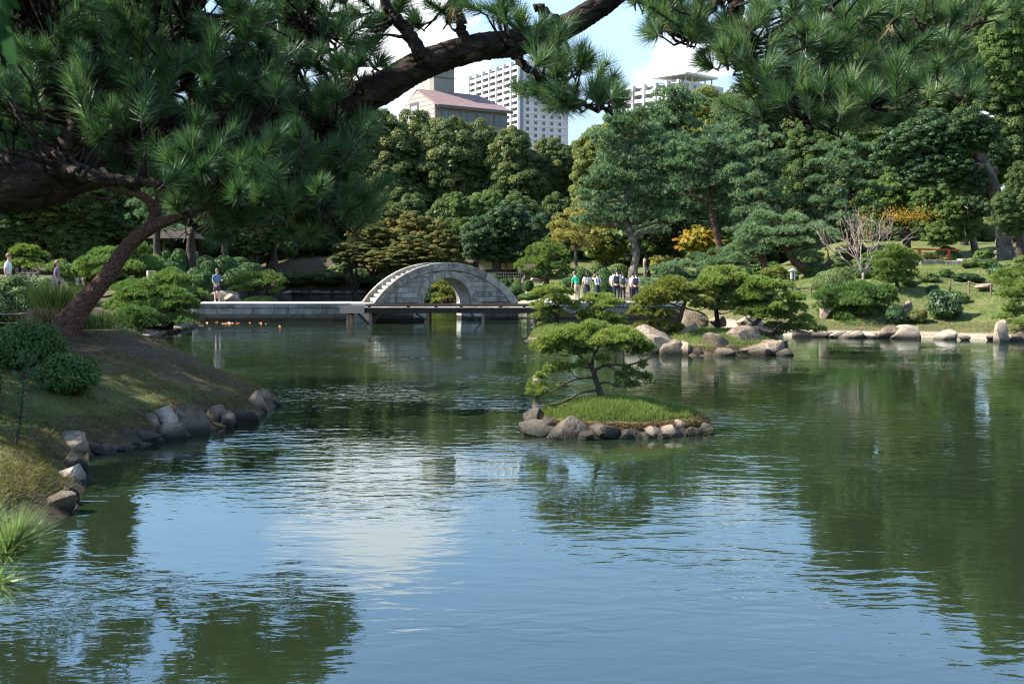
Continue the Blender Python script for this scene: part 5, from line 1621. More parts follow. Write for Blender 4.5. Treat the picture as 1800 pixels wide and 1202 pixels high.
for i, (px, py, rx, rz, D, lab) in enumerate([(344, 492, 20, 21, 76, 'round clipped shrub just left of the man in blue'), (368, 474, 17, 16, 78, 'small clipped ball above the round shrub'), (362, 464, 18, 14, 82, 'clipped ball behind the small clipped ball'), (396, 470, 22, 20, 80, 'sunlit-edged clipped mound right of the man in blue'), (418, 468, 22, 16, 86, 'clipped mound high on the far bank'),
        (305, 470, 26, 16, 72, 'wide clipped mound behind the stone box'), (316, 452, 20, 12, 78, 'clipped mound under the pavilion'), (290, 452, 18, 10, 82, 'low clipped mound by the grey trunk'), (365, 505, 26, 26, 75, 'dark clipped mound behind the man in blue'), (415, 490, 26, 18, 78, 'soft clipped mound right behind the islet pine'), (440, 478, 24, 16, 84, 'clipped mound on the edge of the slope'), (330, 448, 20, 10, 86, 'far clipped mound by the white railing')]):
    shrub_px('clipped_shrub', D, px, py, rx, rz, lab, 'azalea', 2600, .13, 550 + i, 'round clipped shrubs beyond the causeway', jitter=.4)
for i, (px, py, rx, rz, D, lab) in enumerate([(540, 466, 42, 24, 124, 'low shrub on the dark slope, nearest the grey trunk'), (575, 490, 38, 18, 119, 'low shrub near the water on the dark slope'), (605, 468, 44, 26, 122, 'low shrub in the middle of the dark slope'), (640, 488, 36, 20, 119, 'low shrub behind the foot of the bridge'), (520, 490, 34, 18, 119, 'small shrub by the far edge stones'), (680, 494, 46, 24, 118, 'shrub mass behind the bridge steps'), (730, 492, 40, 24, 116, 'dark shrub behind the bridge crown'), (850, 490, 30, 16, 100, 'dark shrub below the tea house'), (890, 496, 24, 14, 96, 'shrub right of the bridge crown')]):
    shrub_px('leafy_shrub', D, px, py, rx, rz, lab, 'dark_broad', 1800, .26, 570 + i, 'shrubs on the dark far slope', lumps=6)
# lawn shrubs, centre
for i, (px, py, rx, rz, D, m, lab) in enumerate([(929, 503, 10, 11, 80, 'azalea', 'dark round ball on the lawn beside the bridge'), (905, 512, 14, 9, 84, 'azalea', 'low mound at the foot of the bridge arch'), (950, 508, 14, 6, 78, 'azalea', 'flat mound left of the umbrella pine'), (976, 506, 16, 9, 78, 'azalea', 'shaded mound right of the umbrella pine'), (1020, 478, 20, 8, 88, 'azalea_pale', 'pale clipped mound behind the green-shirted man'),
        (1048, 472, 16, 8, 92, 'azalea_pale', 'pale clipped mound behind the student with the backpack'), (1088, 472, 20, 8, 92, 'azalea_pale', 'pale clipped mound left of the curved pine trunk'), (1062, 495, 20, 22, 72, 'azalea', 'dark round bush between the students'), (1018, 490, 16, 12, 76, 'azalea', 'low bush behind the green-shirted man'), (1000, 500, 18, 12, 74, 'azalea', 'shaded bush left of the green-shirted man'), (910, 500, 12, 9, 88, 'azalea_pale', 'pale tuft of shrub beyond the bridge end'), (930, 522, 20, 7, 77, 'juniper', 'spreading shrub at the water beyond the bridge')]):
    shrub_px('clipped_shrub', D, px, py, rx, rz, lab, m, 2000, .13, 590 + i, 'clipped mounds on the lawn', jitter=.4)
jc = dict(mat='pine', dens=60, k=8, nl=.2, nw=.05, spread=.8, deep=.9)
pine_px('spreading_juniper', 74, (1200, 500), [(1200, 505, 3), (1200, 490, 3), (1200, 480, 2)], [(1175, 476, 26, 9), (1205, 472, 28, 9), (1230, 480, 24, 9), (1165, 488, 24, 8), (1195, 488, 34, 9), (1225, 492, 26, 8), (1150, 482, 16, 8), (1180, 500, 30, 7), (1210, 502, 26, 7)], 'blue-green spreading juniper right of the students', seed=604, group='junipers in the middle of the garden', tint=.6, **jc)
pine_px('spreading_juniper', 80, (1262, 470), [(1262, 480, 3), (1262, 465, 3), (1262, 455, 2)], [(1262, 448, 28, 9), (1240, 458, 24, 8), (1290, 455, 26, 9), (1265, 465, 34, 9), (1300, 468, 22, 8), (1235, 472, 24, 7), (1315, 460, 18, 8)], 'blue-green juniper mound below the red pine trunk', seed=605, group='junipers in the middle of the garden', tint=.5, **jc)
pine_px('spreading_juniper', 68, (1140, 525), [(1140, 530, 3), (1140, 515, 3), (1140, 508, 2)], [(1140, 505, 26, 8), (1165, 512, 24, 7), (1125, 518, 18, 6), (1155, 522, 26, 6), (1180, 506, 22, 7)], 'low sunlit juniper right of the last student', seed=606, group='junipers in the middle of the garden', tint=.75, **jc)
pine_px('garden_pine', 70, (1395, 510), [(1396, 512, 3), (1400, 495, 2.5), (1402, 485, 2)], [(1402, 484, 26, 6), (1420, 494, 20, 5), (1385, 492, 16, 5), (1405, 500, 22, 4)], 'small dark pine in the shade behind the lantern post', 'juniper', seed=607, dens=60, k=8, nl=.2, nw=.045, tint=.2)
# right slope shrubs
shrub_px('clipped_shrub', 54.5, 1466, 514, 36, 30, 'big pale clipped dome behind the pinkish stone', 'azalea_pale', 7000, .085, 610, jitter=.4)
shrub_px('camellia_bush', 49.6, 1662, 534, 35, 27, 'glossy dark camellia bush casting a shadow on the slope', 'glossy', 5200, .10, 611, lumps=14, jitter=.5)
shrub_px('leafy_shrub', 49.3, 1574, 562, 22, 22, 'glossy leafed bush growing on the shore rocks', 'glossy', 2200, .10, 612, lumps=8, jitter=.6)
shrub_px('leafy_shrub', 49.4, 1612, 562, 20, 18, 'brownish-green bush on the rocks right of the standing stone', 'maple', 1800, .09, 613, lumps=7, jitter=.6)
for i, (px, py, rx, rz, D, m, lab) in enumerate([(1634, 493, 18, 12, 58, 'azalea_pale', 'pale round shrub on the upper lawn'), (1662, 490, 16, 11, 59, 'juniper', 'blue-green shrub on the upper lawn'), (1702, 490, 28, 12, 58, 'glossy', 'glossy low shrub on the upper lawn'), (1707, 466, 21, 12, 63, 'azalea_pale', 'golden clipped dome in front of the stone footing'), (1756, 478, 24, 18, 59, 'glossy', 'glossy shrub beneath the great grey trunk'), (1788, 470, 24, 14, 60, 'azalea_pale', 'pale shrub at the right edge of the upper lawn'), (1800, 455, 20, 10, 62, 'azalea_pale', 'pale shrub under the stone wall'), (1545, 478, 22, 14, 64, 'azalea_pale', 'pale shrub behind the bare tree'), (1482, 488, 30, 12, 62, 'azalea_pale', 'pale low shrub left of the bare tree'), (1665, 440, 24, 14, 74, 'broad', 'leafy shrub right of the red railing'), (1730, 445, 22, 10, 72, 'broad', 'leafy shrub behind the footing wall')]):
    shrub_px('garden_shrub', D, px, py, rx, rz, lab, m, 2300, .10, 620 + i, 'shrubs on the upper right lawn', lumps=8, jitter=.5)
for i, (px, py, rx, rz, D, m, lab) in enumerate([(1525, 497, 26, 14, 60, 'azalea', 'green shrub right behind the bare tree trunk'), (1440, 470, 30, 14, 66, 'azalea', 'dark shrub under the arching pine'), (1470, 462, 30, 16, 70, 'dark_broad', 'shaded shrub behind the arching trunk'), (1530, 458, 34, 18, 72, 'broad', 'leafy shrub behind the round pruned pine'), (1620, 452, 26, 14, 72, 'dark_broad', 'dark shrub left of the red railing'), (1350, 468, 30, 14, 74, 'azalea', 'shrub below the low arching pine'), (1420, 452, 34, 18, 78, 'dark_broad', 'dark shrub between the tiered pines'), (1560, 440, 36, 20, 80, 'dark_broad', 'dark shrub in the shade above the pruned pine'), (1500, 440, 34, 20, 84, 'dark_broad', 'dark shrub behind the bare twigs'), (1310, 478, 26, 14, 76, 'azalea', 'green shrub under the juniper mound'), (1740, 470, 20, 12, 62, 'azalea', 'green shrub before the grey trunk'), (1600, 505, 16, 9, 56, 'azalea_pale', 'pale tuft right of the pruned pine'), (1690, 520, 18, 9, 53, 'azalea_pale', 'pale tuft by the rope fence'), (1640, 505, 14, 8, 55, 'azalea', 'green tuft above the camellia')]):
    shrub_px('garden_shrub', D, px, py, rx, rz, lab, m, 2300, .10, 660 + i, 'shrubs on the upper right lawn', lumps=8, jitter=.5)
# near-bank shrub, sapling, hosta
shrub_px('azalea_shrub', 20.2, 48, 628, 74, 52, 'dark leafy azalea on the near bank below the rope fence', 'azalea', 8000, .055, 640, lumps=30, jitter=.65, deep=.8)
shrub_px('azalea_shrub', 19.4, 118, 652, 58, 36, 'lower sprawling azalea on the near bank beside the hosta', 'azalea', 6000, .055, 642, lumps=24, jitter=.65, deep=.8)
shrub_px('azalea_shrub', 17.8, -25, 655, 30, 60, 'green azalea at the very left edge', 'azalea', 3000, .055, 641, lumps=8, jitter=.6)
# ------------------------------------------------------------------ leaning red pine on the near bank
D_ = 24.0
lb_ = P(118, 578, D_)
lean = thing('leaning_pine', lb_, 'old pine with reddish leaning trunk on the near bank', 'pine tree')
rl = np.random.default_rng(700)
tm, cm = MB(), MB()
lp = [(112, 586, 52), (128, 560, 42), (150, 530, 32), (185, 490, 26), (212, 450, 24), (232, 425, 23), (262, 402, 21), (290, 388, 18), (330, 376, 14), (380, 372, 11), (430, 366, 8), (490, 352, 6), (550, 330, 4)]
q = np.array([np.append(P(x, y, D_) - lb_, PX(r * .56, D_)) for x, y, r in lp])
spn = smooth_path(q, 70)
tube(tm, spn[:, :3], spn[:, 3], 20, .022, rl)
for br in ([(262, 402, 13), (272, 385, 11), (266, 360, 9), (250, 345, 7), (215, 335, 6), (170, 325, 4)], [(272, 380, 10), (282, 345, 8), (300, 310, 7), (340, 270, 5), (390, 230, 3)], [(340, 376, 8), (390, 345, 6), (440, 305, 4), (500, 270, 3)], [(215, 336, 4), (190, 350, 3), (150, 345, 2.5), (110, 352, 2)], [(250, 345, 5), (225, 310, 4), (190, 280, 3)], [(400, 370, 6), (450, 392, 4), (520, 400, 3), (590, 392, 2)]):
    q = np.array([np.append(P(x, y, D_ + rl.uniform(-.4, .4)) - lb_, PX(r, D_)) for x, y, r in br])
    s2 = smooth_path(q, 26)
    tube(tm, s2[:, :3], s2[:, 3], 8, .08, rl)
    spn = np.concatenate((spn, s2))
lpads = [(400, 340, 46, 16), (450, 320, 50, 16), (500, 300, 50, 16), (540, 330, 44, 14), (470, 360, 46, 13), (420, 372, 40, 11), (520, 365, 46, 13), (575, 350, 40, 14), (590, 385, 36, 12), (550, 395, 40, 11), (500, 395, 40, 10), (450, 398, 34, 9), (360, 310, 44, 15), (310, 290, 44, 15), (400, 280, 50, 16), (460, 265, 50, 16), (520, 260, 46, 16), (360, 250, 46, 16),
         (420, 225, 50, 16), (480, 220, 46, 16), (300, 240, 46, 16), (540, 225, 40, 14), (350, 200, 50, 16), (420, 180, 46, 15), (260, 200, 46, 15), (200, 300, 40, 12), (150, 320, 36, 11), (190, 260, 44, 14), (120, 345, 30, 8), (230, 330, 26, 8), (560, 285, 40, 14), (610, 330, 28, 12), (320, 345, 30, 9), (380, 375, 26, 8), (60, 285, 44, 15), (15, 250, 44, 15), (115, 262, 46, 15), (60, 205, 50, 16), (150, 205, 50, 16), (20, 150, 50, 16), (110, 140, 50, 16), (200, 150, 50, 16), (280, 130, 50, 16), (360, 130, 50, 16), (440, 120, 50, 16), (500, 160, 46, 16), (230, 90, 50, 16), (90, 80, 50, 16), (330, 70, 50, 16), (-20, 200, 46, 16), (-30, 290, 40, 14), (520, 290, 46, 16), (560, 310, 44, 15), (450, 250, 50, 16), (390, 310, 46, 15)]
for px, py, rx, rz in lpads:
    c = P(px, py, D_ + rl.uniform(-1.3, 1.3)) - lb_
    RX, RZ = PX(rx, D_) * 1.12, PX(rz, D_) * 1.25
    needle_pad(cm, c, RX, RX, RZ, rl, 120, 20, .18, .022, .85, .45)
    j = int(np.argmin(np.linalg.norm(spn[:, :3] - c, axis=1)))
    limb(tm, spn[j, :3], c, min(.03, spn[j, 3] * .6), .012, rl, .03)
tm.build('trunk', M['bark_red'], lean, smooth=True)
cm.build('crown', M['fg_needle'], lean)
# pines added on the left, mostly unseen, to throw shade over the bank
for i, (x, y, hgt, lab) in enumerate([(-14.5, 27.5, 9.5, 'tall pine added behind the big limb to shade the bank'), (-17.5, 22.5, 11, 'tall unseen pine added past the left edge for shade'), (-13.8, 19.5, 8.0, 'unseen pine added left of the bank for shade'), (-12.8, 16.6, 6.5, 'unseen pine added nearest the camera to shade the bank')]):
    z0 = gz(x, y)
    if i:
        root = copy_tree(proto)
        root.location = (x, y, z0)
        root.rotation_euler = (0, 0, 1.7 * i)
        root.scale = (hgt / 9.5,) * 3
        tag(root, lab)
        continue
    proto = root = thing('shade_pine', (x, y, z0), lab, 'pine tree', 'pines added to shade the left bank')
    tm, cm = MB(), MB()
    sp = smooth_path([(0, 0, -.2, .26), (.2, .1, hgt * .3, .22), (.5, 0, hgt * .6, .17), (.4, .2, hgt * .95, .06)], 20)
    tube(tm, sp[:, :3], sp[:, 3], 9, .07, rl)
    for _ in range(40):
        a, f = rl.uniform(0, 6.283), rl.uniform(.42, 1.0)
        rr = (1.15 - f) * 3.6 * rl.uniform(.5, 1.1) + .3
        e = np.array((math.cos(a) * rr, math.sin(a) * rr, hgt * f))
        j = int(np.argmin(abs(sp[:, 2] - hgt * (f - .06))))
        limb(tm, sp[j, :3], e, .06, .015, rl)
        needle_pad(cm, e, 1.15, 1.15, .4, rl, 26, 12, .2, .03, .85, .4)
    tm.build('trunk', M['bark_black'], root, smooth=True)
    cm.build('crown', M['fg_needle'], root)

# ------------------------------------------------------------------ great overhanging pine, a few metres away
tb = np.array((-4.3, 4.9, gz(-4.3, 4.9)))
over = thing('overhanging_pine', tb, 'great pine whose dark limb and needles overhang the view', 'pine tree')
rf = np.random.default_rng(710)
tm, cm, sm = MB(), MB(), MB()


def fgp(x, y, D):
    return P(x, y, D) - tb


main = [np.append(np.array((0, 0, -.2)), .36), np.append(np.array((.1, .05, .9)), .30), np.append(fgp(-330, 450, 4.9), .22)] + [np.append(fgp(x, y, 5.0 + .0006 * (x + 60)), r * 5.2 / FPX) for x, y, r in
        [(-60, 338, 50), (60, 316, 50), (140, 290, 47), (250, 262, 43), (370, 232, 38), (480, 210, 36), (590, 184, 31), (660, 161, 29), (740, 116, 27), (830, 86, 25), (915, 74, 24.5), (985, 52, 23), (1050, 14, 22), (1110, -30, 22), (1200, -70, 22), (1330, -60, 18), (1450, -40, 14), (1600, -10, 10), (1700, 10, 7)]]
sp = smooth_path(np.array(main), 420)
tube(tm, sp[:, :3], sp[:, 3], 36, .03, rf)
net = [sp]
brs = [[(985, 52, 12, 5.6), (968, 32, 9, 5.58), (948, 13, 8, 5.55)], [(813, 92, 11, 5.5), (814, 60, 9, 5.5), (806, 20, 9, 5.5), (800, -40, 8, 5.5)], [(745, 116, 16, 5.45), (738, 96, 14, 5.4), (722, 66, 12, 5.4), (690, 22, 10, 5.35), (660, -30, 8, 5.3)],
       [(895, 74, 10, 5.45), (905, 98, 8, 5.35), (940, 130, 6, 5.3), (985, 165, 4.5, 5.3), (1040, 190, 4, 5.3), (1075, 192, 3, 5.3)], [(110, 300, 26, 5.0), (128, 230, 18, 5.0), (138, 190, 14, 5.05), (120, 110, 12, 5.1), (70, 60, 9, 5.2)], [(105, 290, 18, 4.8), (140, 300, 15, 4.75), (180, 312, 12, 4.7), (240, 320, 9, 4.7), (300, 325, 7, 4.7), (380, 330, 5, 4.8), (470, 345, 4, 4.9), (560, 360, 3, 5)],
       [(370, 235, 16, 5.2), (345, 170, 12, 5.2), (320, 100, 9, 5.3), (330, 30, 7, 5.4)], [(480, 210, 14, 5.3), (500, 150, 11, 5.4), (540, 80, 8, 5.4), (560, 20, 6, 5.5)], [(590, 186, 10, 5.4), (570, 230, 8, 5.3), (580, 290, 5, 5.3), (600, 350, 4, 5.3)], [(380, 235, 10, 5.1), (430, 280, 7, 5.1), (500, 310, 5, 5.2)],
       [(1110, -20, 10, 5.7), (1150, 10, 7, 5.6), (1185, 60, 5, 5.6)], [(1270, -60, 14, 5.7), (1290, 0, 11, 5.6), (1310, 60, 8, 5.5), (1330, 120, 6, 5.5), (1360, 180, 5, 5.5), (1420, 210, 4, 5.4)], [(1400, -50, 12, 5.8), (1440, 20, 9, 5.7), (1450, 100, 7, 5.6), (1490, 160, 5, 5.5), (1540, 190, 4, 5.4)], [(1540, -20, 9, 5.9), (1590, 30, 7, 5.8), (1650, 60, 5, 5.6), (1660, 120, 4, 5.5), (1620, 165, 3.5, 5.4)], [(1280, -20, 9, 5.6), (1240, 30, 6, 5.5), (1210, 70, 4, 5.5)],
       [(1290, 10, 8, 5.55), (1275, 60, 6, 5.5), (1290, 110, 4, 5.45)], [(-60, 300, 20, 5.0), (-80, 180, 16, 5.1), (-20, 90, 12, 5.2), (60, 30, 8, 5.3)], [(200, 275, 12, 5.1), (230, 200, 9, 5.2), (250, 120, 7, 5.3), (270, 40, 6, 5.3)]]
for br in brs:
    q = np.array([np.append(fgp(x, y, D), r * D / FPX) for x, y, r, D in br])
    s2 = smooth_path(q, 9 * len(q))
    s2[1:, :3] += rf.normal(0, .006, (len(s2) - 1, 3))
    tube(tm, s2[:, :3], np.maximum(s2[:, 3], .003), 9, .07, rf)
    net.append(s2)
net = np.concatenate(net)


def near_tuft(p, ax, k=275, L=.105, w=.0037, tint=.4, shoot=.075, dead=False):
    """bottle-brush of needles along the last few centimetres of a shoot"""
    ax = unit(ax)
    t = rf.random(k)
    base = p + ax * (t * shoot)[:, None]
    d = rdirs(k, rf)
    d = d - ax * (d @ ax)[:, None]
    d = unit(d)
    ang = np.clip(rf.normal(.95 - .45 * t, .16), .15, 1.6)
    dirs = ax * np.cos(ang)[:, None] + d * np.sin(ang)[:, None]
    needles(cm, base, dirs, L * rf.uniform(.75, 1.12, k), w, rf, np.clip(rf.normal(tint, .2, k), 0, 1))
    if dead:                                     # a few withered needles hang below the shoot
        m = 14
        needles(cm, p - ax * .04 + rf.normal(0, .01, (m, 3)), rdirs(m, rf) * .6 + (0, 0, -.8), .09 * rf.uniform(.7, 1.1, m), .004, rf, rf.random(m), 1)
    tube(sm, np.array([p - ax * .03, p + ax * shoot, p + ax * (shoot + .018)]), [.0045, .004, .002], 5, 0, rf)


def blob(cx, cy, rx, ry, n, D, dd=.4, k=275, tint=.4, up=.7):
    for _ in range(int(n * (1.5 if k > 100 else 1))):
        a, q = rf.uniform(0, 6.283), math.sqrt(rf.random())
        x, y = cx + math.cos(a) * q * rx, cy + math.sin(a) * q * ry
        p = fgp(x, y, D + rf.uniform(-dd, dd))
        ax = np.array((math.cos(a) * q * .8, rf.uniform(-.8, .5), up - math.sin(a) * q * .5)) + rf.normal(0, .25, 3)
        f_ = rf.uniform(.72, 1.18)
        near_tuft(p, ax, int(k * f_), L=.104 * rf.uniform(.72, 1.15), tint=tint + rf.normal(0, .10), shoot=.075 * rf.choice((.5, .8, 1.2, 2.6), p=(.25, .35, .2, .2)), dead=rf.random() < .035)
        j = int(np.argmin(np.linalg.norm(net[:, :3] - p, axis=1) + rf.uniform(0, .15, len(net))))
        e = p - unit(ax) * .02
        r1 = .0045
        limb(tm, net[j, :3], e, min(.011, net[j, 3] * .7), r1, rf, .04, 4, 4)


for args in [(40, 60, 90, 70, 16, 5.3), (110, 130, 80, 70, 14, 5.2), (30, 190, 70, 60, 12, 5.1), (200, 50, 90, 60, 15, 5.3), (290, 60, 70, 60, 11, 5.3), (230, 140, 90, 60, 15, 5.2), (320, 150, 80, 60, 13, 5.2), (160, 215, 80, 40, 11, 5.15), (270, 215, 80, 40, 12, 5.1), (420, 80, 70, 60, 12, 5.4), (470, 40, 60, 45, 9, 5.5), (410, 160, 80, 55, 13, 5.3), (500, 150, 70, 50, 11, 5.4), (545, 60, 60, 50, 9, 5.5), (470, 215, 80, 45, 11, 5.2), (560, 210, 60, 50, 8, 5.3),
             (605, 50, 46, 45, 6, 5.5), (632, 118, 30, 34, 3, 5.4), (600, 130, 36, 36, 4, 5.4), (668, 14, 40, 24, 4, 5.4), (672, 72, 14, 18, 1, 5.35), (390, 290, 80, 36, 9, 5.0), (470, 300, 80, 50, 11, 5.1), (560, 290, 60, 50, 8, 5.2), (590, 360, 45, 40, 6, 5.2), (500, 365, 80, 32, 8, 5.0), (400, 350, 60, 30, 6, 4.9), (310, 300, 70, 30, 6, 4.9), (250, 320, 40, 20, 3, 4.8), (620, 240, 30, 50, 4, 5.2), (330, 380, 40, 20, 3, 5.0), (560, 400, 50, 20, 4, 5.1)]:
    blob(*args, tint=.32)
for args in [(60, 110, 120, 100, 22, 5.9, .3), (200, 130, 140, 100, 26, 6.0, .3), (360, 120, 140, 100, 26, 6.0, .3), (500, 130, 120, 100, 20, 6.0, .3), (120, 20, 160, 50, 20, 5.8), (330, 10, 120, 40, 9, 5.8), (480, 300, 120, 80, 16, 5.7), (560, 250, 70, 80, 10, 5.7), (520, 395, 90, 22, 9, 5.4), (600, 400, 40, 22, 5, 5.3), (430, 392, 60, 20, 6, 5.3), (620, 340, 26, 40, 4, 5.3)]:
    blob(*args, tint=.38)
for args in [(762, 38, 40, 16, 3, 5.5), (800, 14, 34, 16, 3, 5.5), (862, 18, 36, 20, 4, 5.45), (895, 32, 20, 18, 2, 5.4), (932, 70, 16, 18, 3, 5.3), (945, 130, 30, 22, 5, 5.3), (985, 146, 36, 24, 5, 5.3), (1010, 118, 16, 12, 2, 5.3), (1015, 174, 36, 18, 5, 5.3), (940, 168, 26, 16, 3, 5.25), (970, 180, 22, 12, 3, 5.25), (1070, 180, 18, 12, 3, 5.3), (1050, 186, 22, 12, 3, 5.3)]:
    blob(*args, tint=.42)
for args in [(1130, 15, 40, 26, 7, 5.7), (1180, 40, 36, 36, 6, 5.6), (1225, 30, 44, 30, 8, 5.55), (1205, 75, 26, 22, 4, 5.5), (1290, 65, 44, 34, 8, 5.5), (1285, 105, 40, 26, 6, 5.45), (1340, 60, 44, 36, 8, 5.55), (1320, 120, 44, 28, 7, 5.5), (1400, 50, 50, 40, 9, 5.6), (1430, 90, 46, 30, 8, 5.6), (1480, 40, 50, 40, 9, 5.7), (1365, 165, 46, 34, 7, 5.45), (1350, 205, 30, 22, 4, 5.4), (1410, 200, 46, 34, 8, 5.4), (1450, 170, 46, 34, 7, 5.45), (1470, 215, 40, 26, 6, 5.4), (1520, 180, 44, 30, 6, 5.4),
             (1545, 50, 60, 40, 9, 5.7), (1610, 40, 50, 34, 7, 5.7), (1680, 30, 60, 30, 8, 5.7), (1740, 22, 40, 22, 5, 5.7), (1560, 90, 50, 22, 5, 5.6), (1660, 95, 24, 30, 4, 5.5), (1625, 140, 44, 22, 5, 5.4), (1575, 150, 36, 22, 4, 5.4), (1600, 175, 50, 18, 5, 5.4), (1690, 165, 30, 12, 3, 5.4), (1500, 100, 44, 24, 5, 5.6)]:
    blob(*args, tint=.5)
# the canopy goes on above and beside the frame
for args in [(-200, 60, 180, 150, 46, 5.2, .9, 70), (0, -140, 250, 100, 50, 5.4, .9, 70), (300, -140, 250, 110, 56, 5.5, .9, 70), (-180, 230, 110, 80, 22, 5.0, .7, 70), (600, -150, 180, 70, 22, 5.6, .7, 70), (1500, -110, 260, 60, 34, 5.8, .6, 70), (-420, 0, 160, 200, 40, 5.0, .9, 70), (100, -330, 400, 110, 60, 5.4, 1.0, 70)]:
    blob(*args, tint=.4)
tm.build('trunk', M['bark_black'], over, smooth=True)
cm.build('needles', [M['fg_needle'], M['straw']], over)
sm.build('shoots', M['bark_dark'], over)

# ------------------------------------------------------------------ pine shoot low on the left, close to the camera
cm, sm = MB(), MB()
pb_ = np.array((-1.75, 2.55, gz(-1.75, 2.55)))
low = thing('young_pine', pb_, 'sunlit pine shoot poking in low at the left edge over the water', 'pine tree')
tm = MB()
tips = [((4, 985), 2.62, (.45, -.1, .55), 420), ((-40, 968), 2.7, (.15, -.2, .8), 420), ((-30, 1025), 2.6, (.5, -.2, .05), 120), ((-70, 1030), 2.65, (.2, 0, .5), 300), ((-90, 980), 2.7, (-.3, 0, .7), 300)]
stem = smooth_path([np.append((0, 0, -.1), .03), np.append((-.02, 0, .25), .025), np.append((.0, 0, .5), .02)], 10)
tube(tm, stem[:, :3], stem[:, 3], 7, .05, rf)
for (px, py), D, ax, k in tips:
    p = P(px, py, D) - pb_
    near_tuft(p, np.array(ax), k, .115, .0042, .85, .06)
    limb(tm, stem[-1, :3], p, .012, .006, rf, .05)
tm.build('trunk', M['bark_red'], low, smooth=True)
cm.build('needles', M['fg_needle'], low)
sm.build('shoots', M['bark_red'], low)

# ------------------------------------------------------------------ broad leaves hanging in at the top left corner
tl = P(-10, -60, 1.25)
lf = thing('leafy_twig', tl, 'blurred broad green leaves hanging in the top left corner', 'twig')
mb, lm = MB(), MB()
tube(mb, np.array([P(-160, -260, 1.35) - tl, P(-60, -120, 1.28) - tl, P(-6, -40, 1.25) - tl, P(6, 20, 1.24) - tl]), [.006, .005, .004, .002], 6, 0, rf)
for (x0, y0), (x1, y1) in (((-8, -30), (16, 42)), ((4, -10), (36, 18)), ((-4, 10), (4, 62)), ((-20, 40), (30, 116)), ((-25, 20), (-6, 90)), ((0, -40), (40, -10)), ((-30, 70), (2, 122))):
    a, b = P(x0, y0, 1.24 + rf.uniform(-.03, .03)) - tl, P(x1, y1, 1.22 + rf.uniform(-.03, .03)) - tl
    t = unit(b - a); ln = np.linalg.norm(b - a)
    s = unit(np.cross(t, (rf.normal(0, .4), 1, rf.normal(0, .4)))) * ln * .2
    up_ = np.cross(s, t) * .35
    prof = [(0, .02), (.15, .55), (.4, 1), (.65, .8), (.85, .4), (1, .02)]
    L_ = [a + t * ln * u - s * w + up_ * w for u, w in prof]; C_ = [a + t * ln * u for u, w in prof]; R_ = [a + t * ln * u + s * w + up_ * w for u, w in prof]
    V = np.array(L_ + C_ + R_)
    F_ = [(i, i + 1, i + 7, i + 6) for i in range(5)] + [(i + 6, i + 7, i + 13, i + 12) for i in range(5)]
    o = MB().add(V, F_, rf.uniform(.3, .7))
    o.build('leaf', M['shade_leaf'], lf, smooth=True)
mb.build('stem', M['bark_dark'], lf)

# ------------------------------------------------------------------ small plants of the near bank
sb = P(22, 806, 16.2)
sap = thing('pine_sapling', sb, 'slender dark pine sapling on the near bank', 'pine tree')
tm, cm = MB(), MB()
st = smooth_path([np.append(P(x, y, 16.2) - sb, r) for x, y, r in ((22, 812, .022), (30, 770, .018), (38, 720, .014), (42, 670, .01), (48, 630, .006))], 24)
tube(tm, st[:, :3], st[:, 3], 7, .05, rf)
for _ in range(46):
    j = rf.integers(7, 24)
    a = rf.uniform(0, 6.283); ln = rf.uniform(.12, .5) * (1.25 - j / 26)
    e = st[j, :3] + np.array((math.cos(a) * ln, math.sin(a) * ln, rf.uniform(-.02, .14)))
    limb(tm, st[j, :3], e, .006, .003, rf, 0, 4, 4)
    tufts(cm, np.array([e, e * .6 + st[j, :3] * .4]), np.array([(math.cos(a), math.sin(a), .5)] * 2), 34, .10, .005, .8, rf, .3)
tm.build('trunk', M['bark_dark'], sap, smooth=True)
cm.build('crown', M['fg_needle'], sap)
hb = P(128, 672, 18.7)
ho = thing('hosta_plant', hb, 'pale round-leaved hosta below the dark azalea', 'plant')
for k in range(7):
    a = rf.uniform(-2.6, .2); ln = rf.uniform(.10, .17)
    base = np.array((rf.uniform(-.12, .12), -.05, .08)); tip = base + np.array((math.cos(a) * ln * .8, math.sin(a) * ln, rf.uniform(-.1, .02)))
    t = tip - base; s = unit(np.cross(t, (0, 0, 1))) * ln * .42
    prof = [(0, .1), (.2, .8), (.45, 1), (.75, .65), (1, .04)]
    V = [base + t * u - s * w + (0, 0, .02 * w) for u, w in prof] + [base + t * u - (0, 0, .01) for u, w in prof] + [base + t * u + s * w + (0, 0, .02 * w) for u, w in prof]
    MB().add(V, [(i, i + 1, i + 6, i + 5) for i in range(4)] + [(i + 5, i + 6, i + 11, i + 10) for i in range(4)], rf.uniform(.5, .9)).build('leaf', M['azalea_pale'], ho, smooth=True)
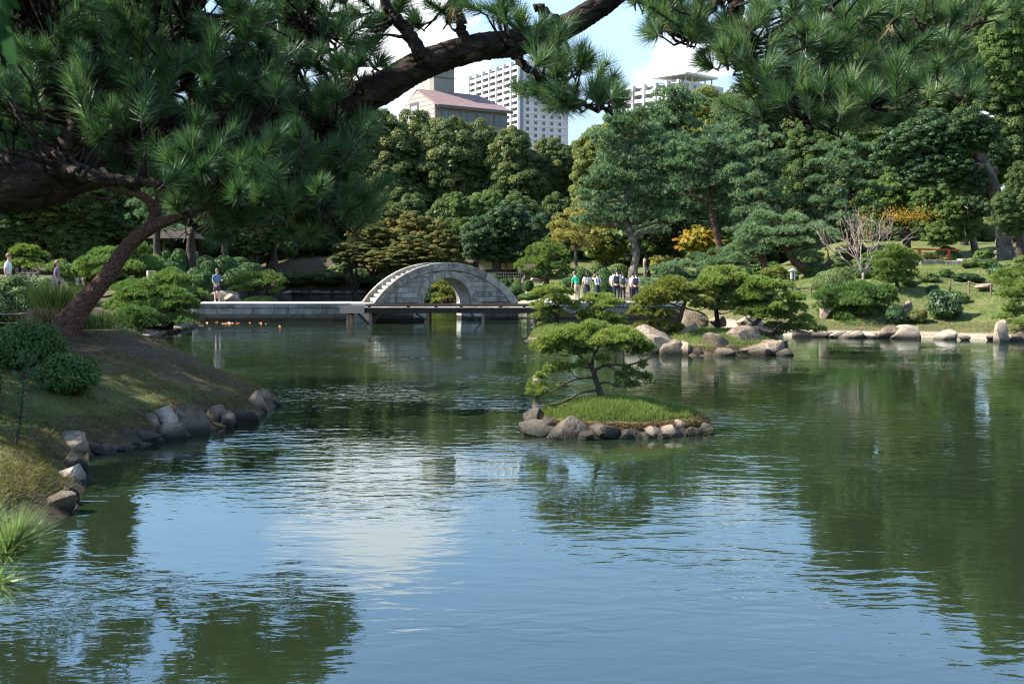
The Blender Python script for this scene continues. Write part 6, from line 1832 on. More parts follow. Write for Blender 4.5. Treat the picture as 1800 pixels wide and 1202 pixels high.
# pampas grass behind the leaning trunk
gb = P(96, 556, 26.0)
pg = thing('pampas_grass', gb, 'clump of pampas grass with pale plumes behind the leaning trunk', 'grass clump')
mb, pm = MB(), MB()
n = 900
ang = rf.uniform(0, 6.283, n)
bp_ = np.stack((np.cos(ang) * .32 * rf.random(n), np.sin(ang) * .3 * rf.random(n), np.zeros(n)), 1)
dd = unit(np.stack((np.cos(ang) * rf.uniform(.1, .8, n), np.sin(ang) * rf.uniform(.1, .6, n), np.ones(n)), 1))
needles(mb, bp_, dd, rf.uniform(.45, .95, n), .014, rf, np.clip(rf.normal(.65, .2, n), 0, 1), 0, True)
mb.build('blades', M['grass'], pg)
for k in range(11):
    a = rf.uniform(-1, 1)
    st_, en = np.array((a * .2, rf.uniform(-.1, .1), .3)), np.array((a * .62, rf.uniform(-.2, .2), rf.uniform(.75, .98)))
    o = MB(); tube(o, np.array([st_, (st_ + en) / 2 + (0, 0, .05), en]), [.004, .003, .002], 4)
    o.build('stalk', M['grass'], pg)
    o = MB()
    m = 70
    t = rf.random(m)
    p = en + np.outer(t, (.03 * a, 0, -.17)) + rf.normal(0, .012, (m, 3))
    needles(o, p, np.stack((rf.normal(0, .5, m) + a * .3, rf.normal(0, .5, m), rf.uniform(.1, 1, m)), 1), .06, .009, rf, rf.random(m))
    o.build('plume', M['plume'], pg)
# grassy weeds at the foot of the trunk
for i, (px, py, D, lab) in enumerate(((175, 578, 24.6, 'long dark weeds at the water side of the leaning trunk'), (78, 572, 24.8, 'dry weeds between rope post and leaning trunk'))):
    b = P(px, py, D)
    n = 420
    pp = np.stack((rf.normal(0, .3, n), rf.normal(0, .15, n), np.zeros(n)), 1)
    o = MB(); needles(o, pp, np.stack((rf.normal(0, .5, n), rf.normal(0, .4, n), np.ones(n)), 1), rf.uniform(.15, .5, n), .014, rf, rf.uniform(.1, .7, n), 0, True)
    tag(o.build('weeds', M['grass'] if i == 0 else M['straw'], None, loc=b), lab, 'weeds')

# ------------------------------------------------------------------ bare twiggy tree on the right slope
D_ = 58
bb = P(1516, 505, D_)
bare = thing('bare_tree', bb, 'leafless pale twiggy tree with a few yellow leaves', 'tree')
tm, lm = MB(), MB()
rb = np.random.default_rng(730)


def grow(p, d, ln, r, lev):
    n = 5
    pts = [p]
    for _ in range(n - 1):
        d = unit(d + rb.normal(0, .09, 3) + np.array((0, 0, .03)))
        pts.append(pts[-1] + d * ln / (n - 1))
    tube(tm, np.array(pts), np.linspace(r, r * .6, n), 5 if lev < 2 else 4, .04, rb)
    if lev >= 4:
        if rb.random() < .28 and pts[-1][0] > -.4:
            m = 8
            leaves(lm, pts[-1] + rb.normal(0, .12, (m, 3)), rdirs(m, rb), .1, rb, rb.random(m))
        return
    for _ in range(3 if lev < 3 else 2):
        j = rb.integers(2, n)
        nd = unit(d + rb.normal(0, .42, 3) + np.array((0, 0, .12)))
        grow(pts[j], nd, ln * rb.uniform(.55, .85), r * .56, lev + 1)


for dvec in ((-.6, -.1, 1), (.4, .2, 1), (-.45, .1, 1), (.15, -.2, 1), (.55, .1, 1), (0, .3, 1), (-.2, -.2, 1), (.85, 0, .9), (-.85, .1, .85)):
    grow(np.array((0, 0, .6)), unit(dvec), 1.55, .036, 1)
tube(tm, np.array([(0, 0, -.2), (.02, 0, .3), (0, 0, .75)]), [.11, .09, .075], 8, .05, rb)
tm.build('trunk', M['twig_pale'], bare, smooth=True)
m = 700
q = P(1588, 380, D_) - bb
leaves(lm, q + rb.normal(0, 1, (m, 3)) * (.75, .5, .22) + np.abs(rb.normal(0, .2, (m, 1))) * (1, 0, .3), rdirs(m, rb) + (0, 0, .8), .085, rb, rb.uniform(.2, 1, m))
lm.build('crown', M['maple_orange'], bare)
# ------------------------------------------------------------------ far buildings
M['white_render'] = plain_mat('white_apartment_render', (.62, .605, .59), .7, .3, .03, 1.0)
M['pink_grey'] = plain_mat('pinkish_grey_render', (.52, .48, .48), .7, .3, .03, 1.0)
M['blue_grey'] = plain_mat('blue_grey_panel', (.16, .19, .23), .4, .4, .05, 1.0)
M['far_glass'] = plain_mat('window_glass', (.05, .07, .085), .08, .6, .1, .5)
M['recess'] = plain_mat('shaded_flat_wall', (.42, .42, .43), .8, .2, .05, 1.0)
M['brown_wall'] = plain_mat('brown_tiled_wall', (.20, .165, .15), .8, .2, .06, 2.0)
M['tan_wall'] = plain_mat('tan_gable_wall', (.34, .29, .255), .8, .2, .04, 2.0)
M['pink_roof'] = rough_mat('weathered_pink_roof', [(.3, (.19, .125, .115)), (.7, (.26, .175, .16))], scale=.8, rough=.8, bump=.1)
M['tower_grey'] = plain_mat('grey_green_tower_wall', (.22, .22, .185), .8, .2, .05, 1.0)
M['roof_edge'] = plain_mat('dark_eave', (.09, .09, .09), .6, .3, .05, 2.0)


def part(parent, name, mat, *boxes):
    mb = MB()
    for lo, hi in boxes:
        box(mb, lo, hi)
    return mb.build(name, M[mat], parent)


def share(parent, src, off):
    c = src.copy()
    COL.objects.link(c)
    c.parent = parent
    c.location = off
    return c


def apartment(name, px, D, ztop, rz, wl, wr, bays, floors, label, fh=2.9, roof=False):
    c = P(px, 300, D)
    root = thing(name, (c[0], c[1], 0), label, 'building', 'white apartment towers', rz)
    part(root, 'wall', 'pink_grey', ((1.4, .25, -2), (wr, wl, ztop - .3)))
    part(root, 'roof', 'white_render', ((.9, .2, ztop - .3), (wr + .05, wl, ztop + .35)))
    part(root, 'corner_panel', 'blue_grey', ((-.3, -.02, -2), (1.38, .9, ztop + .2)))
    bw = (wl - 1) / bays
    proto = {}

    def put(key, mat, lo, hi, off):
        if key not in proto:
            proto[key] = part(root, key, mat, (lo, hi))
            proto[key].location = off
        else:
            share(root, proto[key], off)
    for b in range(bays + 1):
        put('pilaster', 'white_render', (-.75, -.45, -2), (1.38, .45, ztop + (2.2 if b % 2 else .6)), (0, 1.35 + b * bw, 0))
    for k in range(floors):
        z = ztop - (k + 1) * fh
        for b in range(bays):
            y = 1.35 + b * bw
            put('balcony', 'white_render', (-.25, .47, -.25), (0, bw - .47, 1.15), (0, y, z))
            put('slab', 'recess', (.02, .47, -.2), (1.38, bw - .47, 0.0), (0, y, z))
            put('window', 'far_glass', (1.30, .9, .05), (1.385, bw * .45, 2.1), (0, y, z))
            put('window_pane', 'far_glass', (1.31, bw * .55, .05), (1.385, bw - .9, 2.1), (0, y, z))
    nw = max(3, int(wr / 5))
    for k in range(floors):
        z = ztop - (k + 1) * fh
        put('floor_band', 'white_render', (1.41, -.06, -.18), (wr, .235, .18), (0, 0, z))
        for j in range(nw):
            x = 3 + j * (wr - 4) / nw
            put('side_window', 'far_glass', (0, .14, .9), (1.5, .245, 2.2), (x, 0, z))
            put('window_frame', 'white_render', (1.6, .12, .2), (2.2, .244, 2.2), (x, 0, z))
    if roof:
        part(root, 'roof_canopy', 'white_render', ((-1, -2.5, ztop + 2.2), (wr * .72, wl * .5, ztop + 2.9)))
        for j in range(5):
            part(root, 'canopy_post', 'pink_grey', ((2 + j * 4, -.1, ztop + .36), (2.5 + j * 4, .3, ztop + 2.19)))
    return root


apartment('apartment_tower', 915, 520, 3 + (466 - 112) / 3.846, math.radians(27.4), 53, 25, 7, 13, 'white balcony apartment tower right of the brown building')
apartment('apartment_tower', 1197, 420, 3 + (466 - 147) / 4.762, math.radians(44), 28, 26, 5, 8, 'white apartment tower with flat roof canopy above the golden trees', roof=True)
# brown building with the pink roof
c = P(767, 300, 250)
bb2 = thing('brown_building', (c[0], c[1], 0), 'brown building with shallow pink gable roof behind the camphor trees', 'building', None, math.radians(35.6))
LF, GW, ZE, ZR = 19.0, 14.6, 37.9, 41.6
part(bb2, 'wall', 'brown_wall', ((.02, .02, -2), (LF, GW - .02, ZE - .2)))
mb = MB()
V = [(0, 0, 20), (0, GW, 20), (0, GW, ZE), (0, GW / 2, ZR), (0, 0, ZE), (.4, 0, 20), (.4, GW, 20), (.4, GW, ZE), (.4, GW / 2, ZR), (.4, 0, ZE)]
mb.add(V, [[0, 4, 3, 2, 1]]); mb.add(V, [[5, 6, 7, 8, 9]]); mb.add(V, [(0, 1, 6, 5), (1, 2, 7, 6), (2, 3, 8, 7), (3, 4, 9, 8), (4, 0, 5, 9)])
gable = mb.build('gable_wall', M['tan_wall'], bb2, loc=(-.38, 0, 0))
for j in range(9):
    w_ = min(GW / 2, (ZR - (ZE - 5 + j)) / (ZR - ZE) * GW / 2) if ZE - 5 + j > ZE else GW / 2
    part(gable, 'siding_line', 'brown_wall', ((-.035, GW / 2 - w_ + .1, ZE - 5 + j), (-.002, GW / 2 + w_ - .1, ZE - 4.94 + j)))
mb = MB()
sl = [(0, -.9, ZE - .42), (LF + .9, -.9, ZE - .42), (LF - 3.2, GW / 2, ZR + .1), (-.5, GW / 2, ZR + .1)]
mb.add([(x, y, z) for x, y, z in sl] + [(x, y, z + .3) for x, y, z in sl], BOXF)
mb.add([(x, GW - y, z) for x, y, z in sl] + [(x, GW - y, z + .3) for x, y, z in sl], BOXF)
mb.add([(LF + .9, -.9, ZE - .12), (LF + .9, GW + .9, ZE - .12), (LF - 3.2, GW / 2, ZR + .4)], [[0, 1, 2]])
mb.build('roof', M['pink_roof'], bb2)
part(bb2, 'eave', 'roof_edge', ((-.1, -1.0, ZE - .8), (LF + 1.0, -.86, ZE - .25)))
for x in (1.4, 6.4, 10.6, 15.3):
    w = part(bb2, 'window', 'roof_edge', ((x, -.10, ZE - 3.7), (x + 3.3, .015, ZE - 1.25)))
    part(w, 'pane', 'far_glass', ((x + .1, -.14, ZE - 3.6), (x + 1.6, -.105, ZE - 1.35)))
    part(w, 'pane', 'far_glass', ((x + 1.75, -.14, ZE - 3.6), (x + 3.2, -.105, ZE - 1.35)))
part(bb2, 'balcony', 'brown_wall', ((9.2, -1.5, ZE - 5.2), (LF + .6, -1.3, ZE - 3.9)), ((9.2, -1.3, ZE - 5.2), (LF + .6, .0, ZE - 5.0)))
rc = part(bb2, 'recess', 'roof_edge', ((-.43, GW * .45, ZE - 2.8), (-.39, GW * .72, ZE + 1.2)))
part(rc, 'pane', 'recess', ((-.47, GW * .50, ZE - 2.2), (-.435, GW * .66, ZE + .4)))
part(bb2, 'small_window', 'roof_edge', ((-.43, GW * .22, ZE - 3.6), (-.385, GW * .27, ZE - 2.2)))
twr = part(bb2, 'stair_tower', 'tower_grey', ((4.2, 7.6, 30), (9.6, 13.4, 48.0)))
part(twr, 'tower_band', 'roof_edge', ((4.12, 7.5, 45.0), (9.7, 13.5, 45.25)))
part(twr, 'tower_side', 'tan_wall', ((4.15, 9.0, 38), (4.199, 13.3, 44.9)))
part(twr, 'tower_cap', 'tower_grey', ((3.9, 7.3, 48.0), (9.9, 13.7, 48.4)))

# ------------------------------------------------------------------ tea house behind the bridge
M['ochre'] = plain_mat('ochre_plaster', (.50, .43, .27), .85, .2, .06, 1.5)
M['brown_tile'] = rough_mat('brown_shingle_roof', [(.3, (.2, .12, .09)), (.7, (.34, .22, .17))], scale=3, bump=.4)
c = P(842, 492, 108)
tea = thing('tea_house', c, 'ochre-walled tea house with brown roof under the glossy evergreen', 'building')
part(tea, 'wall', 'ochre', ((0, 0, .95), (3.6, 3, 2.05)))
part(tea, 'lower_wall', 'timber', ((0, -.04, 0), (3.6, 3, .94)))
for x in (-.06, 1.25, 2.45, 3.56):
    part(tea, 'post', 'post_brown', ((x, -.09, 0), (x + .1, -.045, 2.2)))
mb = MB()
mb.add([(-1.0, -1.1, 2.0), (4.6, -1.1, 2.0), (4.6, 1.5, 3.2), (-1.0, 1.5, 3.2), (-1.0, -1.1, 2.14), (4.6, -1.1, 2.14), (4.6, 1.5, 3.34), (-1.0, 1.5, 3.34)], BOXF)
mb.build('roof', M['brown_tile'], tea)
fc = P(858, 494, 100)
lat = thing('lattice_fence', fc, 'pale bamboo lattice fence below the tea house', 'fence')
for x in np.arange(0, 2.9, .22):
    part(lat, 'upright', 'timber_pale', ((x, 0, -.1), (x + .05, .04, .8)))
for z in (.2, .45, .68):
    part(lat, 'rail', 'timber_pale', ((-.05, -.035, z), (2.9, -.002, z + .04)))
# pavilion under the trees at the left
c = P(303, 452, 84)
pav = thing('garden_pavilion', c, 'thatched open pavilion half hidden behind the leaning trunk', 'pavilion')
for x, y in ((-2.0, 0), (1.8, 0), (-2.0, 3), (1.8, 3)):
    part(pav, 'post', 'post_brown', ((x, y, -.6), (x + .14, y + .14, 1.75)))
mb = MB()
mb.add([(-3.2, -1.4, 1.7), (3.1, -1.4, 1.7), (3.1, 4.5, 1.7), (-3.2, 4.5, 1.7), (-.6, 1.2, 3.1), (.6, 1.2, 3.1), (.6, 1.9, 3.1), (-.6, 1.9, 3.1)], BOXF)
mb.build('roof', M['timber'], pav)
pav.scale = (.62, .62, .8)
part(pav, 'bench', 'post_brown', ((-1.8, 2.4, .3), (1.7, 2.9, .36)))
# white railing on the path
c = P(332, 456, 80)
wr_ = thing('path_railing', c, 'small pale bamboo railing above the clipped shrubs', 'fence')
for k in range(6):
    part(wr_, 'upright', 'timber_pale', ((-.7 + k * .25, 0, -.3), (-.65 + k * .25, .05, .55)))
for z in (.2, .45):
    part(wr_, 'rail', 'timber_pale', ((-.75, -.03, z), (.65, -.002, z + .05)))
# stone box in the junipers
c = P(266, 489, 52.2)
sbx = tag(part(None, 'stone_box', 'rock_pale', ((-.18, -.18, -1.4), (.18, .18, .34))), 'small grey stone post with a square head among the junipers', 'stone post')
sbx.location = c
sbx.rotation_euler = (0, 0, .5)
bevelled(sbx, .02)
# bamboo fence at the far left
c = P(30, 492, 41)
bf = thing('bamboo_fence', c, 'low brown bamboo fence beneath the flat-topped pine', 'fence')
for px in (30, 40, 48, 54, 59, 67):
    x = P(px, 492, 41)[0] - c[0]
    w_ = .05 if px in (30, 67) else .022
    part(bf, 'upright', 'post_brown', ((x - w_, -.03, -.2), (x + w_, .03, .44 if w_ > .03 else .36)))
for z in (.06, .24):
    part(bf, 'rail', 'timber_pale', ((0, -.06, z), (.78, -.033, z + .035)))


def rope_fence(name, posts, label, h=.5, r=.05, mat='post_brown', ropes=(.85,), ends=()):
    """posts [(px, py at the ground, D)]"""
    b = P(*posts[0])
    root = thing(name, b, label, 'fence')
    tops = []
    for i, (px, py, D) in enumerate(posts):
        p = P(px, py, D) - b
        mb = MB()
        tube(mb, np.array([p - (0, 0, .2), p + (0, 0, h * .5), p + (0, 0, h)]), [r, r * .97, r * .92], 9)
        mb.build('post', M[mat], root)
        tops.append(p)
    for e in ends:
        tops.append(P(*e) - b)
    for f in ropes:
        for a, c_ in zip(tops[:-1], tops[1:]):
            mb = MB()
            t = np.linspace(0, 1, 7)[:, None]
            q = (a + (c_ - a) * t) + np.array((0, -r * .9, h * f)) - np.array((0, 0, .07)) * 4 * t * (1 - t)
            tube(mb, q, .013, 5)
            mb.build('rope', M['twig_pale'], root)
    return root


rope_fence('rope_fence', [(53, 583, 23.2), (-60, 574, 24.5)], 'rope fence with a squat wooden post on the near bank', .46, .065, 'post_brown', (.45, .85))
rope_fence('rope_fence', [(1397, 524, 57), (1410, 526, 57.4), (1425, 522, 56), (1475, 512, 56.5)], 'low rope fence below the lantern post', .55, .05)
rope_fence('rope_fence', [(1670, 508, 55), (1703, 508, 54.5), (1742, 512, 53.5)], 'low rope fence with three posts on the right slope', .40, .045)
# lantern post
c = P(1393, 512, 57.5)
lan = thing('lantern_post', c, 'white box lantern sign with little gable roof on a thin post', 'lantern')
part(lan, 'post', 'timber', ((-.035, -.035, -.5), (.035, .035, .62)))
part(lan, 'box', 'white_render', ((-.10, -.09, .62), (.10, .09, 1.02)))
part(lan, 'dark_panel', 'roof_edge', ((-.035, -.097, .60), (.035, -.0905, 1.0)))
mb = MB(); prism(mb, [(-.19, 1.02), (.19, 1.02), (0, 1.14)], -.16, .16); mb.build('roof', M['white_render'], lan)
# red railing on its stone footing
c = P(1602, 468, 67)
rr = thing('red_railing', c, 'vermilion bridge railing under the trees of the right slope', 'railing')
for px, py, h in ((1615, 478, 1.35), (1667, 462, .75)):
    p = P(px, py, 67) - c
    part(rr, 'post', 'red_paint', ((p[0] - .07, -.07, p[2]), (p[0] + .07, .07, p[2] + h)))
mb = MB(); bar(mb, P(1596, 437.5, 67) - c + (0, 0, 0), P(1688, 440, 67) - c, .13, .09); mb.build('handrail', M['red_paint'], rr)
mb = MB(); bar(mb, P(1616, 450, 67) - c, P(1664, 451, 67) - c, .08, .07); mb.build('lower_rail', M['red_paint'], rr)
c = P(1618, 473, 65.6)
ft = thing('stone_footing', c, 'grey stone footing wall below the red railing', 'wall')
for px0, px1, y0, y1 in ((1618, 1660, 466, 457), (1660.5, 1690, 467, 458), (1690.5, 1742, 464, 455), (1620, 1640, 474, 466.4), (1664, 1688, 474, 467.4), (1641, 1663.5, 475, 467)):
    a, b = P(px0, y0, 65.6) - c, P(px1, y1, 65.6) - c
    bevelled(part(ft, 'stone', 'stone' if px0 != 1641 else 'red_paint', ((a[0], 0 if px0 != 1641 else .3, a[2]), (b[0], .8, b[2]))), .03)
# dry stone wall at the right edge
c = P(1775, 455, 70)
sw = thing('dry_stone_wall', c, 'rough stacked stone wall behind the great grey trunk', 'wall')
rs = np.random.default_rng(800)
for row in range(5):
    x = -1.0 + rs.uniform(0, .3)
    while x < 3.2:
        w, h = rs.uniform(.4, .7), rs.uniform(.34, .42)
        o = link('stone', rock_mesh(int(rs.integers(1e6)), (w, .6, h), M['rock'], name='stone', sub=2), sw, (x + w / 2, rs.uniform(-.05, .05), .05 + row * .37))
        x += w * .97
c = P(1797, 405, 64)
pl = tag(part(None, 'stone_pillar', 'rock_pale', ((-.14, -.14, -2.0), (.14, .14, 3.0))), 'pale slim pillar at the right edge under the dark trees', 'pillar')
pl.location = c
c = P(1133, 488, 82)
po = MB(); tube(po, np.array([(0, 0, -.5), (.02, 0, .5), (-.03, 0, 1.0), (.03, 0, 1.35)]), [.10, .09, .10, .13], 9, .05)
tag(po.build('stone_post', M['rock_pale'], None, smooth=True, loc=c), 'pale slender stone post right of the curved pine trunk', 'stone post')
c = P(1100, 531, 64.8)
tag(rock_px(340, 1108, 512, 26, 34, 65.2, M['rock'], 'grey boulder behind the last students', None), None)
tag(rock_px(341, 1106, 528, 20, 22, 64.6, M['rock_pale'], 'pale boulder at the feet of the last students', None), None)
tag(rock_px(342, 944, 492, 22, 8, 84, M['rock_pale'], 'pale flat stone on the lawn by the seated visitor', None), None)

# ------------------------------------------------------------------ koi
M['koi'] = rough_mat('orange_koi_skin', [(.4, (.55, .15, .03)), (.6, (.75, .30, .08)), (.7, (.8, .68, .55))], scale=6, rough=.3, bump=0, spec=.5, objrand=.3)
rk = np.random.default_rng(810)
kois = [(355, 567), (366, 568), (378, 567), (388, 569), (398, 567), (410, 568), (424, 568), (440, 568), (453, 568), (490, 573), (372, 578)]
for i, (px, py) in enumerate(kois):
    p = W(px, py)
    mb = MB()
    t = np.linspace(0, 1, 9)
    rad = np.array([.015, .05, .07, .075, .068, .052, .032, .016, .008])
    L_ = rk.uniform(.5, .7)
    tube(mb, np.stack((t * L_, .03 * np.sin(t * 5), t * 0), 1), rad, 8)
    prism(mb, [(L_ * .97, -.01), (L_ * 1.2, -.09), (L_ * 1.14, 0), (L_ * 1.2, .09), (L_ * .97, .01)], -.006, .006)
    prism(mb, [(L_ * .35, .06), (L_ * .6, .045), (L_ * .5, .12)], -.006, .006)
    o = mb.build('koi', M['koi'], None, smooth=True, loc=(p[0], p[1], -.05 + rk.uniform(0, .012)))
    o.rotation_euler = (0, 0, rk.uniform(0, 6.28))
    tag(o, ['orange koi nearest the pebble beach', 'second koi from the pebble beach', 'third koi from the pebble beach', 'fourth koi, just below the man in blue', 'koi in the middle of the feeding shoal', 'sixth koi of the shoal from the beach', 'seventh koi of the shoal from the beach', 'next to last koi of the shoal', 'last koi of the shoal towards the bridge', 'lone pale koi away from the shoal', 'koi in front of the shoal'][i], 'fish', 'koi waiting below the causeway')
# ------------------------------------------------------------------ people
M['skin'] = plain_mat('skin', (.52, .33, .24), .5, .35, .04)
M['hair_black'] = plain_mat('black_hair', (.018, .015, .014), .5, .4, .1)
M['hair_brown'] = plain_mat('brown_hair', (.16, .08, .04), .5, .4, .1)
M['shirt_white'] = plain_mat('white_shirt', (.78, .78, .80), .8, .2, .03)
M['cloth_navy'] = plain_mat('navy_cloth', (.022, .026, .04), .8, .2, .08)
M['cloth_blue'] = plain_mat('faded_blue_cloth', (.105, .22, .30), .8, .2, .06)
M['cloth_green'] = plain_mat('bright_green_cloth', (.03, .46, .24), .8, .2, .05)
M['cloth_khaki'] = plain_mat('light_beige_cloth', (.52, .39, .28), .8, .2, .05)
M['cloth_grey'] = plain_mat('dark_grey_cloth', (.075, .07, .085), .8, .2, .08)
M['cap_blue'] = plain_mat('blue_grey_cap', (.27, .32, .42), .8, .2, .05)
M['pack_beige'] = rough_mat('patterned_beige_pack', [(.35, (.14, .13, .11)), (.55, (.42, .38, .32)), (.7, (.56, .52, .45))], scale=16, rough=.8, bump=.1)
M['shoe'] = plain_mat('pale_shoe', (.55, .55, .56), .7, .2, .06)
M['shoe_dark'] = plain_mat('dark_shoe', (.03, .03, .03), .6, .3, .06)
M['cloth_mauve'] = plain_mat('mauve_cloth', (.26, .17, .23), .8, .2, .06)


def skin_mesh(name, V, E, Rr, root, mat, sub=2):
    me = bpy.data.meshes.new(name + '_cage')
    me.from_pydata([tuple(map(float, v)) for v in V], E, [])
    ob = bpy.data.objects.new(name + '_cage', me)
    COL.objects.link(ob)
    sk = ob.modifiers.new('skin', 'SKIN')
    sk.use_smooth_shade = True
    for i, d in enumerate(me.skin_vertices[0].data):
        r = Rr[i]
        d.radius = (r, r) if not isinstance(r, tuple) else r
        d.use_root = i == root
    ss = ob.modifiers.new('sub', 'SUBSURF')
    ss.levels = ss.render_levels = sub
    dg = bpy.context.evaluated_depsgraph_get()
    out = bpy.data.meshes.new_from_object(ob.evaluated_get(dg))
    out.name = name
    bpy.data.objects.remove(ob)
    bpy.data.meshes.remove(me)
    out.materials.clear()
    out.materials.append(mat)
    out.polygons.foreach_set('use_smooth', np.ones(len(out.polygons), bool))
    return out


def ellipsoid(mb, c, r, rot=None, cut=None, n=3):
    bm = bmesh.new()
    bmesh.ops.create_icosphere(bm, subdivisions=n, radius=1)
    v = np.array([q.co[:] for q in bm.verts]); f = np.array([[q.index for q in ff.verts] for ff in bm.faces]); bm.free()
    if cut is not None:
        ok = cut(v)
        f = f[ok[f].all(1)]
    v = v * np.array(r)
    if rot is not None:
        v = v @ np.array(rot.to_3x3()).T
    return mb.add(v + np.array(c), f)


def person(loc, height, rz, label, shirt, legs, hair='hair_black', lean=0.0, head=0.0, arms=None, skirt=False, shorts=False, pack=None, shoe='shoe_dark', cap=None, long_hair=False, step=.03, straps=False, sleeves='short', group=None):
    """standing figure facing -y; lean tips the upper body forward, head tips the head, arms = two lists of elbow and hand points"""
    k = height / 1.72
    root = thing('person', loc, label, 'person', group, rz)
    root.scale = (k, k, k)
    hip = np.array((0, 0, .92))
    cl, sl = math.cos(lean), math.sin(lean)

    def U(p):                                   # upper body joint after leaning about the hip
        p = np.array(p, float) - hip
        return hip + np.array((p[0], p[1] * cl - p[2] * sl, p[1] * sl + p[2] * cl))
    arms = arms or ([(-.245, .03, 1.13), (-.25, -.06, .88)], [(.245, .03, 1.13), (.25, -.06, .88)])
    V, E, Rr = [], [], []

    def add(p, r, par=None):
        V.append(np.array(p, float)); Rr.append(r)
        if par is not None:
            E.append((par, len(V) - 1))
        return len(V) - 1
    pel = add((0, 0, .93), (.13, .10))
    wa = add(U((0, 0, 1.10)), (.115, .085), pel)
    ch = add(U((0, 0, 1.30)), (.135, .095), wa)
    nk0 = add(U((0, .005, 1.425)), (.075, .07), ch)
    nk = add(U((0, -.005, 1.49)), .046, nk0)
    hc = U((0, -.01 - .05 * math.sin(head), 1.60))
    hb_ = add(hc + np.array((0, -.03 * math.sin(head), -.045)), (.062, .07), nk)
    ht = add(hc + np.array((0, -.05 * math.sin(head), .045)), (.074, .088), hb_)
    add(hc + np.array((0, -.055 * math.sin(head), .095)), (.05, .06), ht)
    for s, a in zip((-1, 1), arms):
        sh = add(U((s * .165, 0, 1.385)), .052, ch)
        e0, h0 = (U(a[0]), U(a[1])) if len(a) == 2 else (np.array(a[0], float), np.array(a[1], float))
        el = add(e0, .040, sh)
        wr = add(el_to := e0 + (h0 - e0) * .92, .027, el)
        hd = unit(h0 - e0)
        side = unit(np.cross(hd, (0, 1, .3)))
        pm_ = add(h0 + hd * .045, (.03, .018), wr)
        for j, off in enumerate((-.026, -.009, .009, .026)):
            b1 = add(h0 + hd * (.10 - .006 * abs(j - 1.3)) + side * off * 1.15 + np.array((0, -.006, 0)), .0095, pm_)
            add(h0 + hd * (.145 - .012 * abs(j - 1.3)) + side * off * 1.2 + np.array((0, -.022, 0)), .0075, b1)
        t1 = add(h0 + hd * .05 - side * .043 * s, .0105, pm_)
        add(h0 + hd * .085 - side * .055 * s + np.array((0, -.01, 0)), .008, t1)
    feet = []
    for s in (-1, 1):
        hp = add((s * .088, .0, .86), .082, pel)
        kn = add((s * .095, -.012 - s * step * .4, .47), .054, hp)
        an = add((s * .095, .015 - s * step, .085), .036, kn)
        ft_ = add((s * .10, -.07 - s * step, .035), .034, an)
        feet.append((kn, an, ft_, hp))
        add((s * .105, -.14 - s * step, .028), .026, ft_)
    body = link('body', skin_mesh('body', V, E, Rr, 0, M['skin']), root)
    # shirt with sleeves
    g = .012
    SV, SE, SR = [], [], []

    def sadd(p, r, par=None):
        SV.append(p); SR.append(r)
        if par is not None:
            SE.append((par, len(SV) - 1))
        return len(SV) - 1
    a0 = sadd(V[pel] + np.array((0, 0, .02)), (.155, .12))
    a1 = sadd(V[wa], (.14, .11), a0)
    a2 = sadd(V[ch], (.158, .118), a1)
    sadd(V[nk0] + np.array((0, 0, -.005)), (.085, .078), a2)
    for s, a in zip((-1, 1), arms):
        shp = U((s * .165, 0, 1.385))
        e0 = U(a[0]) if len(a) == 2 else np.array(a[0], float)
        h0 = U(a[1]) if len(a) == 2 else np.array(a[1], float)
        b1 = sadd(shp, .068, a2)
        b2 = sadd(shp + (e0 - shp) * (.8 if sleeves == 'short' else 1), .062, b1)
        if sleeves == 'long':
            sadd(e0 + (h0 - e0) * .9, .042, b2)
    link('shirt', skin_mesh('shirt', SV, SE, SR, 0, M[shirt]), root)
    # trousers, shorts or skirt
    if skirt:
        mb = MB()
        ang = np.linspace(0, 2 * math.pi, 28, endpoint=False)
        rows = [(1.02, .135, .105), (.93, .165, .135), (.75, .205, .18), (.50, .245, .215)]
        P_ = np.array([[(math.cos(t) * rx * (1 + .05 * (j > 1) * math.sin(t * 14)), math.sin(t) * ry * (1 + .05 * (j > 1) * math.sin(t * 14)), z) for t in ang] for j, (z, rx, ry) in enumerate(rows)])
        i = np.arange(P_.shape[0] * 28).reshape(-1, 28)
        mb.add(P_.reshape(-1, 3), np.stack((i[:-1], np.roll(i, -1, 1)[:-1], np.roll(i, -1, 1)[1:], i[1:]), -1).reshape(-1, 4)[:, ::-1])
        mb.build('skirt', M[legs], root, smooth=True)
    else:
        LV, LE, LR = [V[pel] + np.array((0, 0, .03))], [], [(.148, .118)]
        for kn, an, ft_, hp in feet:
            LV.append(V[hp]); LR.append(.105); LE.append((0, len(LV) - 1))
            LV.append(V[kn] + (V[hp] - V[kn]) * (.18 if shorts else 0)); LR.append(.082 if shorts else .072); LE.append((len(LV) - 2, len(LV) - 1))
            if not shorts:
                LV.append(V[an] + np.array((0, 0, .03))); LR.append(.058); LE.append((len(LV) - 2, len(LV) - 1))
        link('shorts' if shorts else 'trousers', skin_mesh('shorts' if shorts else 'trousers', LV, LE, LR, 0, M[legs]), root)
    for kn, an, ft_, hp in feet:
        mb = MB()
        q = V[ft_]
        ellipsoid(mb, q + np.array((0, .01, .012)), (.05, .135, .048), n=2)
        mb.build('shoe', M[shoe], root, smooth=True)
    # head details
    hcx = V[ht]
    tilt = Matrix.Rotation(head + lean, 4, 'X')
    mb = MB()
    ellipsoid(mb, hcx + np.array((0, .014, .018)), (.092, .108, .105), tilt, lambda v: (v[:, 2] > .05) | ((v[:, 1] > .12) & (v[:, 2] > -.75)))
